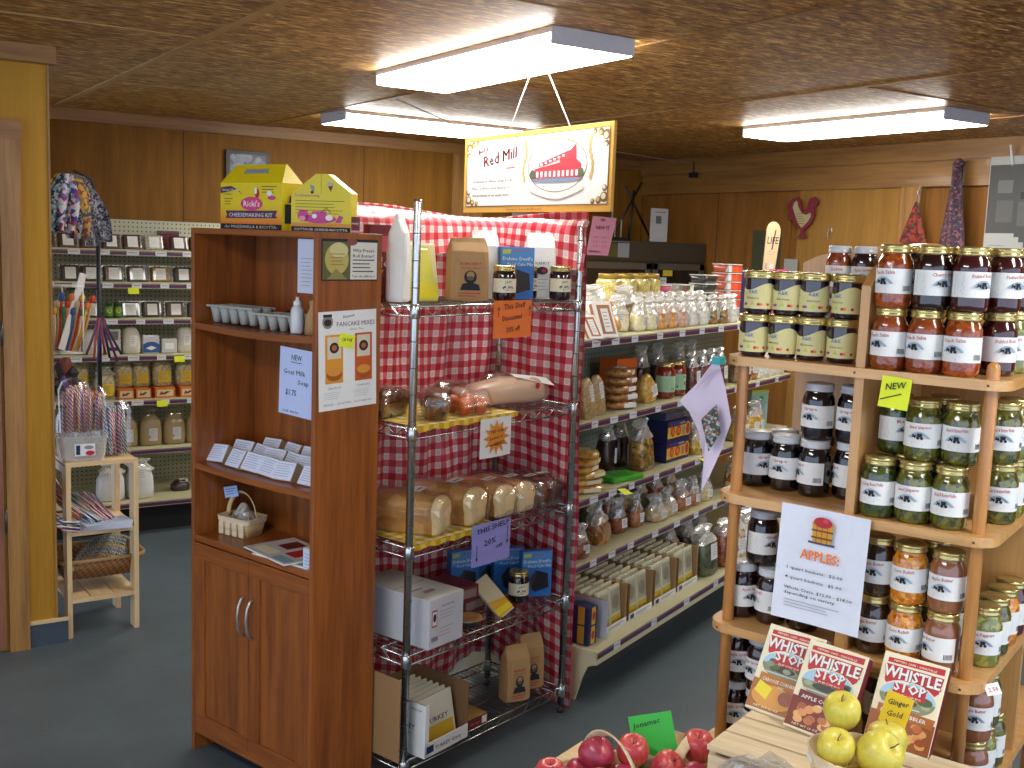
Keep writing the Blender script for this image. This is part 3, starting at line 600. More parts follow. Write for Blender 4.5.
bx = (('CABOOSE CORNBREAD', plain('b5701e', .5), plain('a8692c', .5), 'corn', .200, -.134, -1, 'cornbread mix box with yellow diamond sticker, leftmost of the three leaning boxes'),
      ('APPLE COBBLER', 'dkred', plain('7a2c1c', .5), 'cob', .303, -.170, -3, 'apple cobbler mix box in the middle of the three leaning boxes'),
      ('PEACH COBBLER', plain('a8601e', .5), plain('94501f', .5), 'cob', .460, -.122, 2, 'peach cobbler mix box behind the yellow apples, rightmost of the three leaning boxes'))
for t, b, p, lo, u, v, rz, lb in bx: put(mixbox(t, b, p, lo), 'S', u, v - .004, .7195, rz, lb, 'box', 'leaning baking mix boxes', -29, 3, .97)

def applemesh(nm, c1, c2, c3, stem=True):
    t = NT(nm); v = t.co(); n = t.noise(v, 14, 4); z = t.noise(t.co('Object', (60, 60, 6)), 3, 3)
    f = t.math('ADD', t.math('MULTIPLY', n, .65), t.math('MULTIPLY', z, .35)); return t.fin(t.ramp(f, [(.36, c1), (.52, c2), (.68, c3)]), .38, 0, .15)
RA = applemesh('red_apple_skin', '86203a', 'a5304a', 'c8605a'); RB = applemesh('blushed_apple_skin', 'a82a40', 'c04a48', 'd88a62'); YA = applemesh('yellow_apple_skin', 'c2b43a', 'd2c24c', 'dccb66')
def apple(mat):
    r = empty('apple'); m = MB(); R = .038
    pr = [(.004, .010), (.012, .003), (.020, .0005), (.029, .006), (.036, .019), (.039, .034), (.038, .048), (.033, .060), (.024, .067), (.014, .068), (.006, .062), (.001, .057)]
    m.lathe(pr, 24, mat); o = m.build('apple_flesh', r); m = MB(); m.tube([(0, 0, .055), (.001, 0, .066), (.004, .001, .076)], .0013, 5, 'brown'); m.disc(0, 0, .001, .001, 0, 'brown', 4); m.build('stem', r); return r
def ap(key, mat, u, v, z, rz, rx, s, lb, g): put(inst('ap' + key, apple, mat), 'S', u, v, z, rz, lb, 'apple', g, rx, 0, s)
# quart basket of yellow apples
r = empty('bark_quart_basket'); m = MB(); m.loft([(0, .052, .052, .75, 0, 0), (.155, .076, .076, .9, 0, 0), (.155, .073, .073, .9, 0, 0), (.004, .049, .049, .75, 0, 0)], 28, 'bark'); m.build('basket_body', r)
m = MB(); m.loft([(.133, .0735, .0735, .9, 0, 0), (.159, .0785, .0785, .9, 0, 0), (.159, .0745, .0745, .9, 0, 0), (.133, .0700, .0700, .9, 0, 0)], 28, 'crate', True, False); m.build('rim_band', r)
m = MB(); m.rect(-.016, .012, .138, .149, -.0785, 'white'); m.build('price_sticker', r)
put(r, 'S', .462, -.405, .665, -50, 'small split-wood quart basket filled with yellow apples on the crate', 'basket')
g = 'yellow apples in the quart basket'
ap('y', YA, .428, -.366, .852, 0, 18, .88, 'yellow apple on top of the pile with its stem facing up', g)
ap('y', YA, .435, -.424, .806, 30, 25, .88, 'yellow-green apple at the left of the basket, below the top one', g)
ap('y', YA, .484, -.402, .812, 80, 50, 1.04, 'largest yellow apple at the front right of the basket', g)
ap('y', YA, .505, -.345, .800, 200, 10, .95, 'yellow apple mostly hidden behind the largest one', g)
ap('y', YA, .450, -.375, .725, 200, 10, .8, 'yellow apple buried at the bottom of the basket', g)
m = MB(); m.sheet(lambda u, v: (-.026 + .052 * u, .003 * math.sin(v * 2), .165 * v), 2, 3, plain('e8c61e', .7)); m.text('Ginger', 0, .139, .016, -.001, 'ink', 'c', .04, .2); m.text('Gold', 0, .117, .016, -.001, 'ink', 'c', .03, .2); m.at(0, 0, .06, 0, 0, -.2).rect(-.016, .014, .045, .0465, -.001, 'ink')
put(m.build('variety_card'), 'S', .462, -.262, .721, 0, 'yellow card reading Ginger Gold standing behind the yellow apples', 'sign', None, -15, 10)
# handled baskets of red apples
def splint(L, W_, H_, hh):
    r = empty('handled_apple_basket'); m = MB(); e = .35
    m.loft([(0, L * .44, W_ * .42, e, 0, 0), (H_, L * .5, W_ * .5, e, 0, 0), (H_, L * .485, W_ * .48, e, 0, 0), (.004, L * .43, W_ * .41, e, 0, 0)], 40, 'bark'); m.build('basket_body', r)
    m = MB(); m.loft([(H_ - .025, L * .505, W_ * .51, e, 0, 0), (H_ + .002, L * .51, W_ * .515, e, 0, 0), (H_ + .002, L * .49, W_ * .485, e, 0, 0), (H_ - .025, L * .485, W_ * .48, e, 0, 0)], 40, 'crate', True, False); m.build('rim_band', r)
    m = MB(); m.tube([(0, -W_ * .52 * math.cos(t), H_ * .55 + hh * math.sin(t) ** .8) for t in [PI * i / 20 for i in range(21)]], .013, 8, 'crate', .0022); m.build('handle', r); return r
put(splint(.30, .235, .115, .15), 'S', -.048, -.388, .470, 62, 'splint basket with wooden handle heaped with red apples', 'basket')
put(splint(.22, .15, .11, .08), 'S', .028, -.175, .484, 0, 'smaller handled apple basket between the green card and the crate', 'basket')
g = 'red apples in the front basket'
for i, (k, u, v, z, rz, rx, s, lb) in enumerate((('a', -.082, -.390, .577, 250, 50, 1.08, 'large dark red apple, highest in the basket, left of the handle'), ('b', -.060, -.305, .570, 30, 20, 1.0, 'red and orange apple behind the handle, left of the green card'), ('b', .000, -.290, .560, 90, 45, .92, 'red apple with its blossom end showing beside the right rim'),
        ('a', .002, -.365, .552, 60, 70, .95, 'dark red apple under the arch of the handle'), ('b', -.165, -.470, .545, 10, 10, .9, 'orange-tinted apple at the far left end of the basket'), ('a', -.135, -.425, .535, 120, 20, .9, 'dark apple between the far left apple and the largest one'),
        ('b', -.052, -.450, .550, 20, 20, .95, 'red apple at the bottom picture edge below the largest one'), ('a', -.055, -.350, .520, 20, 20, .95, 'dark red apple sunk in the middle of the basket'), ('a', -.115, -.500, .545, 0, 0, .95, 'red apple in the front half of the basket below the picture'))):
    ap(k, RA if k == 'a' else RB, u, v + .022, z + .016, rz, rx, s * .93, lb, g)
ap('b', RB, .034, -.150, .575, 30, 15, .95, 'single red apple standing out left of the crate, in the smaller basket', 'apples in the smaller basket')
ap('a', RA, .055, -.205, .550, 30, 55, .9, 'dark red apple under the smaller basket handle', 'apples in the smaller basket')
m = MB(); m.box(-.050, .050, 0, .0012, 0, .14, 'green'); m.text('Jonamac', -.01, .112, .017, -.0006, 'ink', 'c', .062, .1)
put(m.build('variety_card'), 'S', -.010, -.238, .545, 25, 'bright green card reading Jonamac among the red apples', 'sign', None, -22, -16)
def crumple(nm, w, d, h, seed, mat='filmc'):
    r_ = random.Random(seed); m = MB(); n = 10; H_ = [[(math.sin(PI * i / n) * math.sin(PI * j / n)) ** .4 * h * r_.uniform(.80, 1) for i in range(n + 1)] for j in range(n + 1)]
    m.sheet(lambda u, v: ((u - .5) * w + r_.uniform(-.006, .006), (v - .5) * d + r_.uniform(-.006, .006), .002 + H_[round(v * n)][round(u * n)]), n, n, mat, None, False)
    m.sheet(lambda u, v: ((u - .5) * w * .9 + r_.uniform(-.006, .006), (v - .5) * d * .9 + r_.uniform(-.006, .006), .001 + .6 * H_[round(u * n)][round(v * n)]), n, n, mat, None, False); return m.build(nm)
put(crumple('clear_bag', .22, .15, .125, 4), 'S', .315, -.45, .662, 0, 'crumpled clear plastic bag at the bottom edge left of the quart basket', 'plastic bag', 'clear bags by the crate', s=1)
put(crumple('clear_bag', .16, .10, .09, 6), 'S', .475, -.565, .662, 0, 'crumpled clear plastic bag in front of the quart basket', 'plastic bag', 'clear bags by the crate', s=1)
put(crumple('clear_bag', .11, .12, .135, 8), 'S', .085, -.345, .478, 0, 'crumpled clear plastic bag beside the smaller apple basket', 'plastic bag', 'clear bags by the crate', s=1)
# ------------------------------------------------------------------ cherry bookcase
bc = empty('cherry_bookcase'); BW, BD, BH = .609, .25, 1.735
for x in (0, BW - .017): m = MB(); m.box(x, x + .017, 0, BD, 0, BH, 'cherry', .0012); m.build('side_panel', bc)
m = MB(); m.box(.017, BW - .017, 0, BD, BH - .018, BH, 'cherryx'); m.build('top_board', bc)
m = MB(); m.box(.017, BW - .017, BD - .012, BD - .004, .06, BH - .018, 'cherry'); m.build('back_panel', bc)
for z, sag in ((1.437, .009), (.982, .006), (.742, .0)):
    m = MB(); n = 12
    for a, b in ((0, 1),):
        vs = []; fs = []
        for i in range(n + 1):
            x = .017 + (BW - .034) * i / n; s_ = -sag * math.sin(PI * i / n); vs += [(x, .003, z - .02 + s_), (x, .003, z + s_), (x, BD - .012, z + s_), (x, BD - .012, z - .02 + s_)]
        for i in range(n):
            for k in range(4): p = i * 4; q = p + 4; fs.append((p + k, q + k, q + (k + 1) % 4, p + (k + 1) % 4))
        m.add(vs, fs, 'cherryx')
    m.build('shelf', bc)
m = MB(); m.box(.017, BW - .017, .004, BD - .012, .062, .08, 'cherryx'); m.build('bottom_board', bc)
def cab_door(x0, x1, hx):
    m = MB(); z0, z1, t = .082, .718, .016; a = .052
    m.box(x0, x1, 0, t, z0, z0 + a, 'cherryx', .0015); m.box(x0, x1, 0, t, z1 - a, z1, 'cherryx', .0015); m.box(x0, x0 + a, 0, t, z0 + a, z1 - a, 'cherry', .0015); m.box(x1 - a, x1, 0, t, z0 + a, z1 - a, 'cherry', .0015)
    m.box(x0 + a, x1 - a, .007, .014, z0 + a, z1 - a, 'cherry'); d = m.build('door', bc)
    m = MB(); m.tube([(hx, .0, .47), (hx, -.012, .474), (hx, -.022, .495), (hx, -.027, .533), (hx, -.022, .571), (hx, -.012, .592), (hx, .0, .596)], .0048, 8, plain('b4b2ac', .3, .8)); m.build('handle', d)
cab_door(.019, .304, .284); cab_door(.306, .590, .328)
put(bc, 'B', 0, 0, 0, 0, 'tall cherry-veneer bookcase with open shelves above two cupboard doors', 'bookcase')

def eggcarton(n, lid=False):
    m = MB(); w = .048
    for i in range(n):
        for j in range(2):
            m.at(i * w, j * w, 0); m.loft([(0, .012, .012, .7, 0, 0), (.02, .017, .017, .7, 0, 0), (.040, .024, .024, .6, 0, 0), (.040, .021, .021, .6, 0, 0), (.006, .011, .011, .7, 0, 0)], 14, 'pulp')
    m.at(); m.box(-.024, (n - 1) * w + .024, -.030, -.022, .036, .041, 'pulp'); m.box(-.024, (n - 1) * w + .024, w + .022, w + .03, .036, .041, 'pulp'); return m.build('egg_carton')
put(eggcarton(5), 'B', .045, .068, 1.4385, 4, 'open grey egg carton at the left of the upper bookcase shelf', 'egg carton', 'egg cartons on the bookcase', s=(.9, .9, 1.35))
put(eggcarton(4), 'B', .262, .085, 1.430, 10, 'open grey egg carton in the middle of the upper bookcase shelf', 'egg carton', 'egg cartons on the bookcase', s=(.85, .9, 1.25))
m = MB(); m.lathe([(.001, 0), (.016, .006), (.022, .02), (.018, .034), (.006, .042), (.001, .043)], 16, 'red'); put(m.build('red_ball'), 'B', .22, .175, 1.432, 0, 'small red round thing behind the left egg carton', 'ball', s=1.25)
m = MB(); m.lathe([(.001, 0), (.02, .006), (.027, .024), (.02, .042), (.001, .05)], 16, 'black'); put(m.build('black_ball'), 'B', .275, .185, 1.432, 0, 'small black round thing behind the egg cartons', 'ball', s=1.2)
r = empty('squeeze_bottle'); m = MB(); m.lathe([(.018, 0), (.020, .004), (.020, .066), (.016, .078), (.010, .082)], 20, plain('d0d2d4', .3, 0, .4)); m.build('bottle_body', r); m = MB(); m.lathe([(.012, .082), (.012, .094), (.006, .098), (.004, .110)], 16, 'white'); m.build('nozzle_cap', r); m = MB(); m.lathe([(.0042, .108), (.0045, .112), (.002, .122)], 12, 'red'); m.build('red_tip', r)
put(r, 'B', .452, .060, 1.4335, 0, 'small white squeeze bottle with red tip on the upper bookcase shelf', 'bottle')
m = MB(); m.loft([(0, .022, .02, .7, 0, 0), (.05, .02, .018, .7, 0, 0), (.08, .008, .008, 1, 0, 0), (.10, .016, .012, 1, .004, 0)], 12, 'kraft'); put(m.build('cloth_sack'), 'B', .515, .065, 1.434, 0, 'little brown sack tied at the top, right of the squeeze bottle', 'sack')
m = MB(); m.box(0, .15, 0, .0008, 0, .20, plain('b9c6ea', .75)); y = -.0006
m.text('NEW', .052, .166, .022, y, 'ink', 'l', .048); m.rect(.05, .10, .158, .160, y, 'ink'); m.text('Goat Milk', .018, .122, .021, y, 'ink', 'l', .10); m.text('Soap', .085, .096, .02, y, 'ink', 'l', .05); m.text('$1.75', .03, .060, .024, y, 'ink', 'l', .05); m.text('Look, that for', .02, .008, .011, y, 'ink', 'l', .075)
put(m.build('handwritten_sign'), 'B', .418, .020, 1.196, 0, 'pale blue handwritten sign NEW Goat Milk Soap in the bookcase', 'sign', None, 0, 2)
m = MB(); m.box(0, .09, 0, .0008, 0, .155, plain('c3c8dc', .7)); m.lines(.015, .07, .10, 8, .011, -.0006, 'grey'); put(m.build('notice_sheet'), 'B', .500, .020, 1.558, 0, 'white notice sheet hanging at the top right inside the bookcase', 'sign')
def soap():
    m = MB(); m.box(-.036, .036, 0, .036, 0, .056, plain('b79a78', .7), .001); m.rect(-.035, .035, .001, .055, -.0007, plain('d9def0', .7)); m.lines(-.03, .03, .048, 6, .007, -.0012, plain('8c94a8', .8), .0013)
    m.add([(-.035, 0, .0565), (.035, 0, .0565), (.035, .035, .0565), (-.035, .035, .0565)], [(0, 1, 2, 3)], plain('cfc4ae', .7)); return m.build('boxed_soap')
sp = [(.050, .050, 8, 'far left of the front row'), (.150, .046, -4, 'second from the left in the front row'), (.235, .050, 6, 'third in the front row'), (.318, .046, 0, 'fourth in the front row'), (.400, .044, 10, 'fifth in the front row'), (.515, .048, 4, 'last in the front row beside the side panel'),
      (.095, .115, 12, 'left end of the second row'), (.180, .115, -6, 'second in the second row'), (.262, .112, 14, 'third in the second row'), (.345, .112, -8, 'fourth in the second row'), (.430, .110, 6, 'fifth in the second row'), (.520, .112, -2, 'right end of the second row'),
      (.16, .178, 5, 'left in the back row'), (.26, .178, -5, 'second in the back row'), (.36, .178, 8, 'third in the back row'), (.47, .178, 0, 'right in the back row')]
for i, (u, v, rz, t) in enumerate(sp):
    put(inst('soap', soap), 'B', u, v, .985 - .004 * math.sin(PI * u / .6) + (.0 if i < 6 else .012 if i < 12 else .022), rz, 'small boxed soap with white printed face, ' + t, 'soap', 'boxed soaps on the middle bookcase shelf', -32, rnd.uniform(-4, 4), 1.1)
r = empty('splint_basket'); m = MB(); m.loft([(0, .06, .040, .3, 0, 0), (.060, .070, .050, .3, 0, 0), (.060, .066, .046, .3, 0, 0), (.004, .056, .036, .3, 0, 0)], 32, 'bark'); m.build('basket_body', r)
m = MB(); m.loft([(.044, .0705, .0505, .3, 0, 0), (.062, .073, .053, .3, 0, 0), (.062, .066, .046, .3, 0, 0), (.044, .064, .044, .3, 0, 0)], 32, 'crate', False, False); m.build('rim_band', r)
for k in (-.045, -.015, .015, .045): m = MB(); m.box(k - .010, k + .010, -.0515, -.045, .002, .045, 'crate'); m.build('splint', r)
m = MB(); m.tube([(.064 * math.cos(t), 0, .05 + .088 * math.sin(t)) for t in [PI * i / 18 for i in range(19)]], .002, 6, 'bark', .008); m.build('handle', r)
put(r, 'B', .108, .122, .742, 8, 'small splint basket with arched handle on the bookcase counter', 'basket')
m = MB(); m.loft([(0, .04, .028, .7, 0, 0), (.03, .044, .03, .7, 0, 0), (.06, .022, .018, 1, 0, 0), (.078, .008, .008, 1, 0, 0)], 14, mottle('dark_herbs_in_bag', ['6a625a', '8a8278', 'b0aaa2'], 60, .2, .6)); put(m.build('bagged_goods'), 'B', .112, .124, .768, 0, 'clear bag with dark contents sitting in the small splint basket', 'bag')
m = MB(); m.box(-.030, .030, 0, .001, -.018, .018, plain('9db4e0', .7)); m.lines(-.022, .022, .010, 3, .008, -.0006, 'ink'); put(m.build('price_card'), 'B', .070, .104, .878, 10, 'pale blue price card on the handle of the small splint basket', 'price card', None, 0, -14)
for i, (u, v, rz, lb) in enumerate(((.395, .085, -8, 'colourful magazine lying on the bookcase counter, on top'), (.44, .095, 4, 'magazine lying underneath another on the bookcase counter'))):
    m = MB(); m.box(-.135, .135, -.10, .10, 0, .004, 'white')
    z = .0045; Tm = lambda a, b, c, d, k, zz=z: m.add([(a, c, zz), (b, c, zz), (b, d, zz), (a, d, zz)], [(0, 1, 2, 3)], k)
    Tm(-.13, .13, -.095, .095, plain('c8c4c0', .5)); Tm(-.08, -.01, .0, .08, 'dkred', z + .0003); Tm(.02, .09, -.03, .05, 'red', z + .0003); Tm(-.11, .0, -.08, -.03, 'cream', z + .0003); Tm(.03, .12, -.09, -.05, plain('7aa6b4', .5), z + .0003); Tm(.0, .06, .05, .09, 'dkred', z + .0004)
    put(m.build('magazine'), 'B', u, v, .7425 + .0045 * (1 - i), rz, lb, 'magazine', 'magazines on the counter', s=.9)
m = MB(); m.box(-.022, .022, 0, .022, 0, .062, plain('d8c8a8', .6), .001); m.rect(-.021, .021, .001, .058, -.0006, plain('c0ccea', .6)); m.lines(-.015, .015, .045, 4, .01, -.001, 'grey'); put(m.build('small_box'), 'B', .562, .020, .7425, 0, 'small upright pale box at the right end of the bookcase counter', 'box')
# kits on top
def gable(w, d, h, hr, face):
    m = MB(); Y = plain('e2c810', .4)
    m.box(-w, w, 0, d, 0, h, Y)
    m.add([(-w, 0, h), (w, 0, h), (w, d, h), (-w, d, h), (-w * .8, d / 2 - .003, h + hr), (w * .8, d / 2 - .003, h + hr), (w * .8, d / 2 + .003, h + hr), (-w * .8, d / 2 + .003, h + hr)], [(0, 1, 5, 4), (1, 2, 6, 5), (2, 3, 7, 6), (3, 0, 4, 7), (4, 5, 6, 7)], Y)
    for k in range(6): zz = .012 + k * h * .07; m.rect(-w + .0006, w - .0006, zz, zz + h * .075, -.0004 - k * .00002, plain(('e07a1e', 'e08a1e', 'e29a1c', 'e0aa1a', 'debA18'.lower(), 'e0c012')[k], .4))
    m.rect(-w + .0005, w - .0005, 0, .016, -.0010, 'ink'); return m
m = gable(.140, .085, .135, .055, 0); y = -.0014; w = .14
m.text('-for MOZZARELLA & RICOTTA-', 0, .004, .012, y, 'white', 'c', .24); m.poly([(-.115, .032), (.12, .034), (.112, .042), (.12, .056), (-.115, .054), (-.107, .042)], y, 'purple'); m.text('CHEESEMAKING KIT', 0, .037, .016, y - .0004, 'white', 'c', .20)
m.disc(.005, .075, .05, .020, y, plain('d83a7a', .4)); m.text("Ricki's", .005, .067, .024, y - .0004, 'white', 'c', .075); m.poly([(-.138, .105), (-.06, .115), (-.035, .098), (-.05, .112), (-.09, .126), (-.138, .122)], y, 'purple'); m.text('Great Cheese', -.132, .112, .009, y - .0004, 'white', 'l', .08)
m.text('at Home', -.125, .100, .008, y - .0004, 'purple', 'l', .04); m.lines(-.12, -.08, .09, 3, .008, y, 'ink', .0018); m.lines(.05, .12, .125, 3, .008, y, 'ink', .0018)
m.disc(.03, .105, .010, .014, y, 'red'); m.disc(.024, .112, .006, .01, y - .0003, 'white'); m.disc(.095, .092, .018, .006, y, plain('c83a8a', .5)); m.disc(.085, .105, .012, .007, y - .0002, 'white')
m.add([(-.055, .019, .163), (.055, .019, .163), (.05, .026, .176), (-.05, .026, .176)], [(0, 1, 2, 3)], 'grey')
i0 = len(m.v); m.text('CHEESEMAKING KIT', 0, 0, .012, 0, 'purple', 'c', .14)
for i in range(i0, len(m.v)): x_, y_, z_ = m.v[i]; m.v[i] = (x_, .033 + z_ * .6, .178 + z_ * .78)
m.add([(.1405, .01, .02), (.1405, .075, .02), (.1405, .075, .075), (.1405, .01, .075)], [(0, 1, 2, 3)], 'ink'); m.add([(.141, .025, .08), (.141, .06, .08), (.141, .055, .10), (.141, .03, .1)], [(0, 1, 2, 3)], 'purple')
put(m.build('cheesemaking_kit_box'), 'B', .222, .062, BH, 4, 'yellow cheesemaking kit carton with handle slot on top of the bookcase, left one', 'box', 'yellow kit cartons', s=(1, 1, 1.05))
m = MB(); Y = plain('d6c21a', .45); pt = [(-.105, 0), (.105, 0), (.105, .125), (.022, .185), (-.018, .185), (-.105, .120)]
m.prism(pt, 0, .05, Y); y = -.0006
m.rect(-.104, .104, 0, .016, y, 'ink'); m.text('COTTAGE CHEESE-RICOTTA', 0, .004, .010, y - .0004, 'white', 'c', .19); m.rect(-.104, .104, .016, .028, y, plain('d8902a', .5)); m.text('Troubleshooting', -.095, .112, .012, y, plain('b03a8a', .5), 'l', .09)
m.lines(-.09, .09, .100, 5, .010, y, plain('7a7420', .6), .0022); pk = plain('c23a86', .5)
m.disc(-.005, .042, .06, .015, y - .0004, pk); m.disc(-.062, .05, .020, .018, y - .0004, pk); m.rect(-.078, -.045, .064, .070, y - .0004, pk); m.rect(-.03, .02, .052, .066, y - .0005, pk); m.disc(.03, .046, .013, .009, y - .0008, 'white'); m.disc(-.022, .05, .009, .007, y - .0008, 'white'); m.disc(-.065, .042, .012, .008, y - .0008, plain('e08a9a', .5)); m.poly([(.05, .03), (.065, .055), (.08, .05), (.07, .03)], y - .0005, pk); m.tube([(.0, -.001, .06), (.02, -.001, .078), (.035, -.001, .062)], .0015, 4, 'dkred')
m.poly([(-.04, .150), (-.024, .146), (-.022, .132), (-.03, .128), (-.036, .138)], y, plain('8d8a80', .5)); m.rect(-.036, -.026, .122, .13, y, 'ink'); m.poly([(.018, .148), (.046, .150), (.042, .158), (.022, .157)], y, plain('a8a49a', .5)); m.poly([(.024, .146), (.042, .148), (.034, .128)], y - .0003, 'dkred'); m.rect(-.0008, .0008, .12, .185, y, plain('a09a20', .5))
put(m.build('cheesemaking_kit_box'), 'B', .475, .125, BH, 24, 'yellow house-shaped kit carton with a pink cow on top of the bookcase', 'box', 'yellow kit cartons', s=.92)
m = MB(); m.box(-.018, .018, 0, .03, 0, .048, 'dkred', .001); m.text('Heavenly', 0, .026, .009, -.0006, 'cream', 'c', .028); m.rect(-.017, .017, .002, .008, -.0006, plain('d6a0a8', .5)); put(m.build('small_box'), 'B', .565, .175, BH, 55, 'small dark red box at the back right corner of the bookcase top', 'box')
# side posters
def side(m, nm, v, z, lb, cat, tilt=0): put(m.build(nm), 'B', BW + .0015, v, z, 90, lb, cat, None, 0, tilt)
m = MB(); m.box(-.108, .108, 0, .001, 0, .120, 'ink'); y = -.0006; m.rect(-.105, .0, .004, .112, y, plain('5c5a34', .5)); m.disc(-.052, .062, .045, .045, y - .0003, plain('b9a85c', .5)); m.disc(-.045, .088, .035, .022, y - .0006, plain('cfc88c', .5)); m.lines(-.075, -.02, .078, 4, .01, y - .0009, plain('8a7c3a', .5), .0025)
m.poly([(-.09, .004), (-.055, .035), (-.01, .004)], y - .0008, plain('8a8446', .5)); m.rect(.0, .105, .004, .112, y, plain('dcd8cc', .6)); m.text('Why Freeze', .008, .084, .013, y - .0004, 'ink', 'l', .085); m.text('Roll Butter?', .008, .068, .013, y - .0004, 'ink', 'l', .085); m.lines(.008, .098, .062, 4, .011, y - .0004, 'ink', .003); m.text('Taste the difference', .006, .010, .009, y - .0004, 'ink', 'l', .092); m.disc(.005, .112, .02, .01, y - .0006, plain('8a4438', .5))
side(m, 'butter_card', .123, 1.597, 'dark-edged card about freezing butter on the upper bookcase side', 'sign')
m = MB(); m.box(-.112, .112, 0, .0008, 0, .288, 'white'); y = -.0006
m.text('Kamut', -.02, .266, .011, y, 'ink', 'l', .045, .1); m.text('PANCAKE MIXES', -.045, .243, .019, y, 'ink', 'l', .15); m.text('Gluten - Free', .005, .230, .009, y, 'grey', 'l', .055); m.disc(-.078, .258, .020, .020, y, plain('8a8078', .6)); m.disc(-.078, .256, .014, .010, y - .0003, 'ink'); m.rect(-.095, -.062, .272, .280, y - .0003, 'ink')
for x0, c, t in ((-.088, 'd9962a', 'Gingerbread'), (.026, 'c2561c', 'Pumpkin Spice')):
    m.rect(x0, x0 + .068, .078, .220, y, plain(c, .5)); m.rect(x0 + .008, x0 + .060, .150, .214, y - .0003, plain('d8cdb4', .5)); m.disc(x0 + .034, .182, .018, .016, y - .0006, 'ink'); m.disc(x0 + .034, .182, .01, .008, y - .0009, plain('b05a2a', .5))
    m.disc(x0 + .034, .103, .030, .018, y - .0004, plain('a4521a', .5)); m.disc(x0 + .034, .112, .027, .013, y - .0007, plain('d98f3a', .5)); m.text(t, x0 + .034, .062, .009, y, 'grey', 'c', .05); m.lines(x0 - .006, x0 + .07, .052, 4, .006, y, 'ltgrey', .0016, 5)
m.text('BREAD - CLUSTERS - SCONEBITES', 0, .014, .008, y, 'grey', 'c', .19)
m.at(-.012, -.002, .180, 0, 0, .25).rect(-.03, .03, 0, .040, 0, 'postit').text('1# bag', 0, .016, .015, -.0005, 'ink', 'c', .04, .2)
side(m, 'pancake_mix_poster', .125, 1.223, 'white PANCAKE MIXES poster with yellow sticky note on the bookcase side', 'poster', -1.5)

# ------------------------------------------------------------------ chrome wire shelving
ws = empty('wire_shelving_unit'); WL, WD = .82, .36; ZW = (1.53, 1.16, .79, .445, .10)
for x in (0, WL):
    for yy in (0, WD):
        m = MB(); ph = 1.84 if x == 0 and yy == 0 else 1.795; m.lathe([(.0125, .03), (.0125, ph - .007), (.011, ph)], 14, 'chrome')
        for k in range(22): m.lathe([(.0128, .06 + k * .08), (.0131, .0615 + k * .08), (.0128, .063 + k * .08)], 14, 'steel', True, False)
        o = m.build('pole', ws); o.location = (x, yy, 0)
        m = MB(); m.lathe([(.014, 0), (.014, .012), (.006, .016), (.006, .03)], 12, 'black'); f_ = m.build('leveling_foot', o)
for z in ZW:
    m = MB(); c = 'chrome'
    for zz in (z - .004, z - .034):
        for a, b in (((0, 0), (WL, 0)), ((WL, 0), (WL, WD)), ((WL, WD), (0, WD)), ((0, WD), (0, 0))): m.tube([(a[0], a[1], zz), (b[0], b[1], zz)], .0032, 6, c)
    for y0 in (0, WD):
        n = 22; m.tube([(WL * i / n, y0, z - (.006 if i % 2 else .032)) for i in range(n + 1)], .0022, 4, c)
    for x0 in (0, WL):
        n = 10; m.tube([(x0, WD * i / n, z - (.006 if i % 2 else .032)) for i in range(n + 1)], .0022, 4, c)
    for i in range(1, 34): m.tube([(WL * i / 34, 0, z - .002), (WL * i / 34, WD, z - .002)], .0017, 4, c)
    for k in (.33, .66): m.tube([(0, WD * k, z - .006), (WL, WD * k, z - .006)], .0028, 5, c)
    for x0 in (0, WL):
        for y0 in (0, WD): m.at(x0, y0, z - .04).lathe([(.0145, 0), (.017, .003), (.0155, .04), (.0135, .043)], 12, 'chrome')
    m.at(); m.build('wire_shelf', ws)
put(ws, 'W', 0, 0, 0, 0, 'chrome wire shelving unit with five shelves of bread and mixes behind the bookcase', 'shelving unit')
# gingham cloth: runs along the back then round the right end
def cloth(u, v):
    L1, L2 = 1.02, .405; s_ = u * (L1 + L2); z = .07 + 1.76 * v; fold = .010 * math.sin(s_ * 21 + 2 * math.sin(z * 3)) + .008 * math.sin(s_ * 47 + z * 4) + .006 * math.sin(z * 9 + s_ * 5)
    low = max(0, .55 - z) * .10 * math.sin(s_ * 9)
    if v > .97: fold *= .3
    zz = z + (.05 * math.sin(s_ * 8) + .06 * math.sin(s_ * 3.1)) * (1 - v) ** 2 - .012 * (s_ / 1.4) + (.010 * math.sin(s_ * 6) if v > .9 else 0)
    if s_ < L1: return (-.02 + s_ * .857, .395 + fold + low * .4, zz)
    t = s_ - L1; k = min(1, t / .05); sw = .04 * (1 - v) ** 2
    return (.850 + fold * k * .8 + .008 * math.sin(PI * t / L2) + sw * .6, .395 - t * 1.0, zz + .02 * (t / L2) * (1 if v > .9 else 0))
m = MB(); m.sheet(cloth, 150, 70, 'gingham', lambda u, v: (u * 1.4, v * 1.76)); 
def flap(u, v):                       # the part folded forward over the rear poles and round the right front pole
    S0, S1, S2 = .86, .40, .03; s_ = u * (S0 + S1 + S2); zt = 1.828 - .016 * min(1, s_ / .8) + .004 * math.sin(s_ * 8); z = zt + .006 * math.sin(PI * min(1, v * 4)) - .145 * v * (1 + .25 * math.sin(s_ * 5 + 1)); b = .004 * math.sin(s_ * 33 + v * 3) + .012 * v
    if s_ < S0: return (-.02 + s_, .340 + .05 * (1 - min(1, v * 5)) - b, z)
    if s_ < S0 + S1: return (.842 - .022 * min(1, v * 4) - b, .36 - (s_ - S0) * .95, z)
    return (.842 - .02 - (s_ - S0 - S1) * .45, -.022 + .004 * math.sin(v * 9), z)
m.sheet(flap, 120, 12, 'gingham', lambda u, v: (u * 1.35, 1.76 + .145 * v))
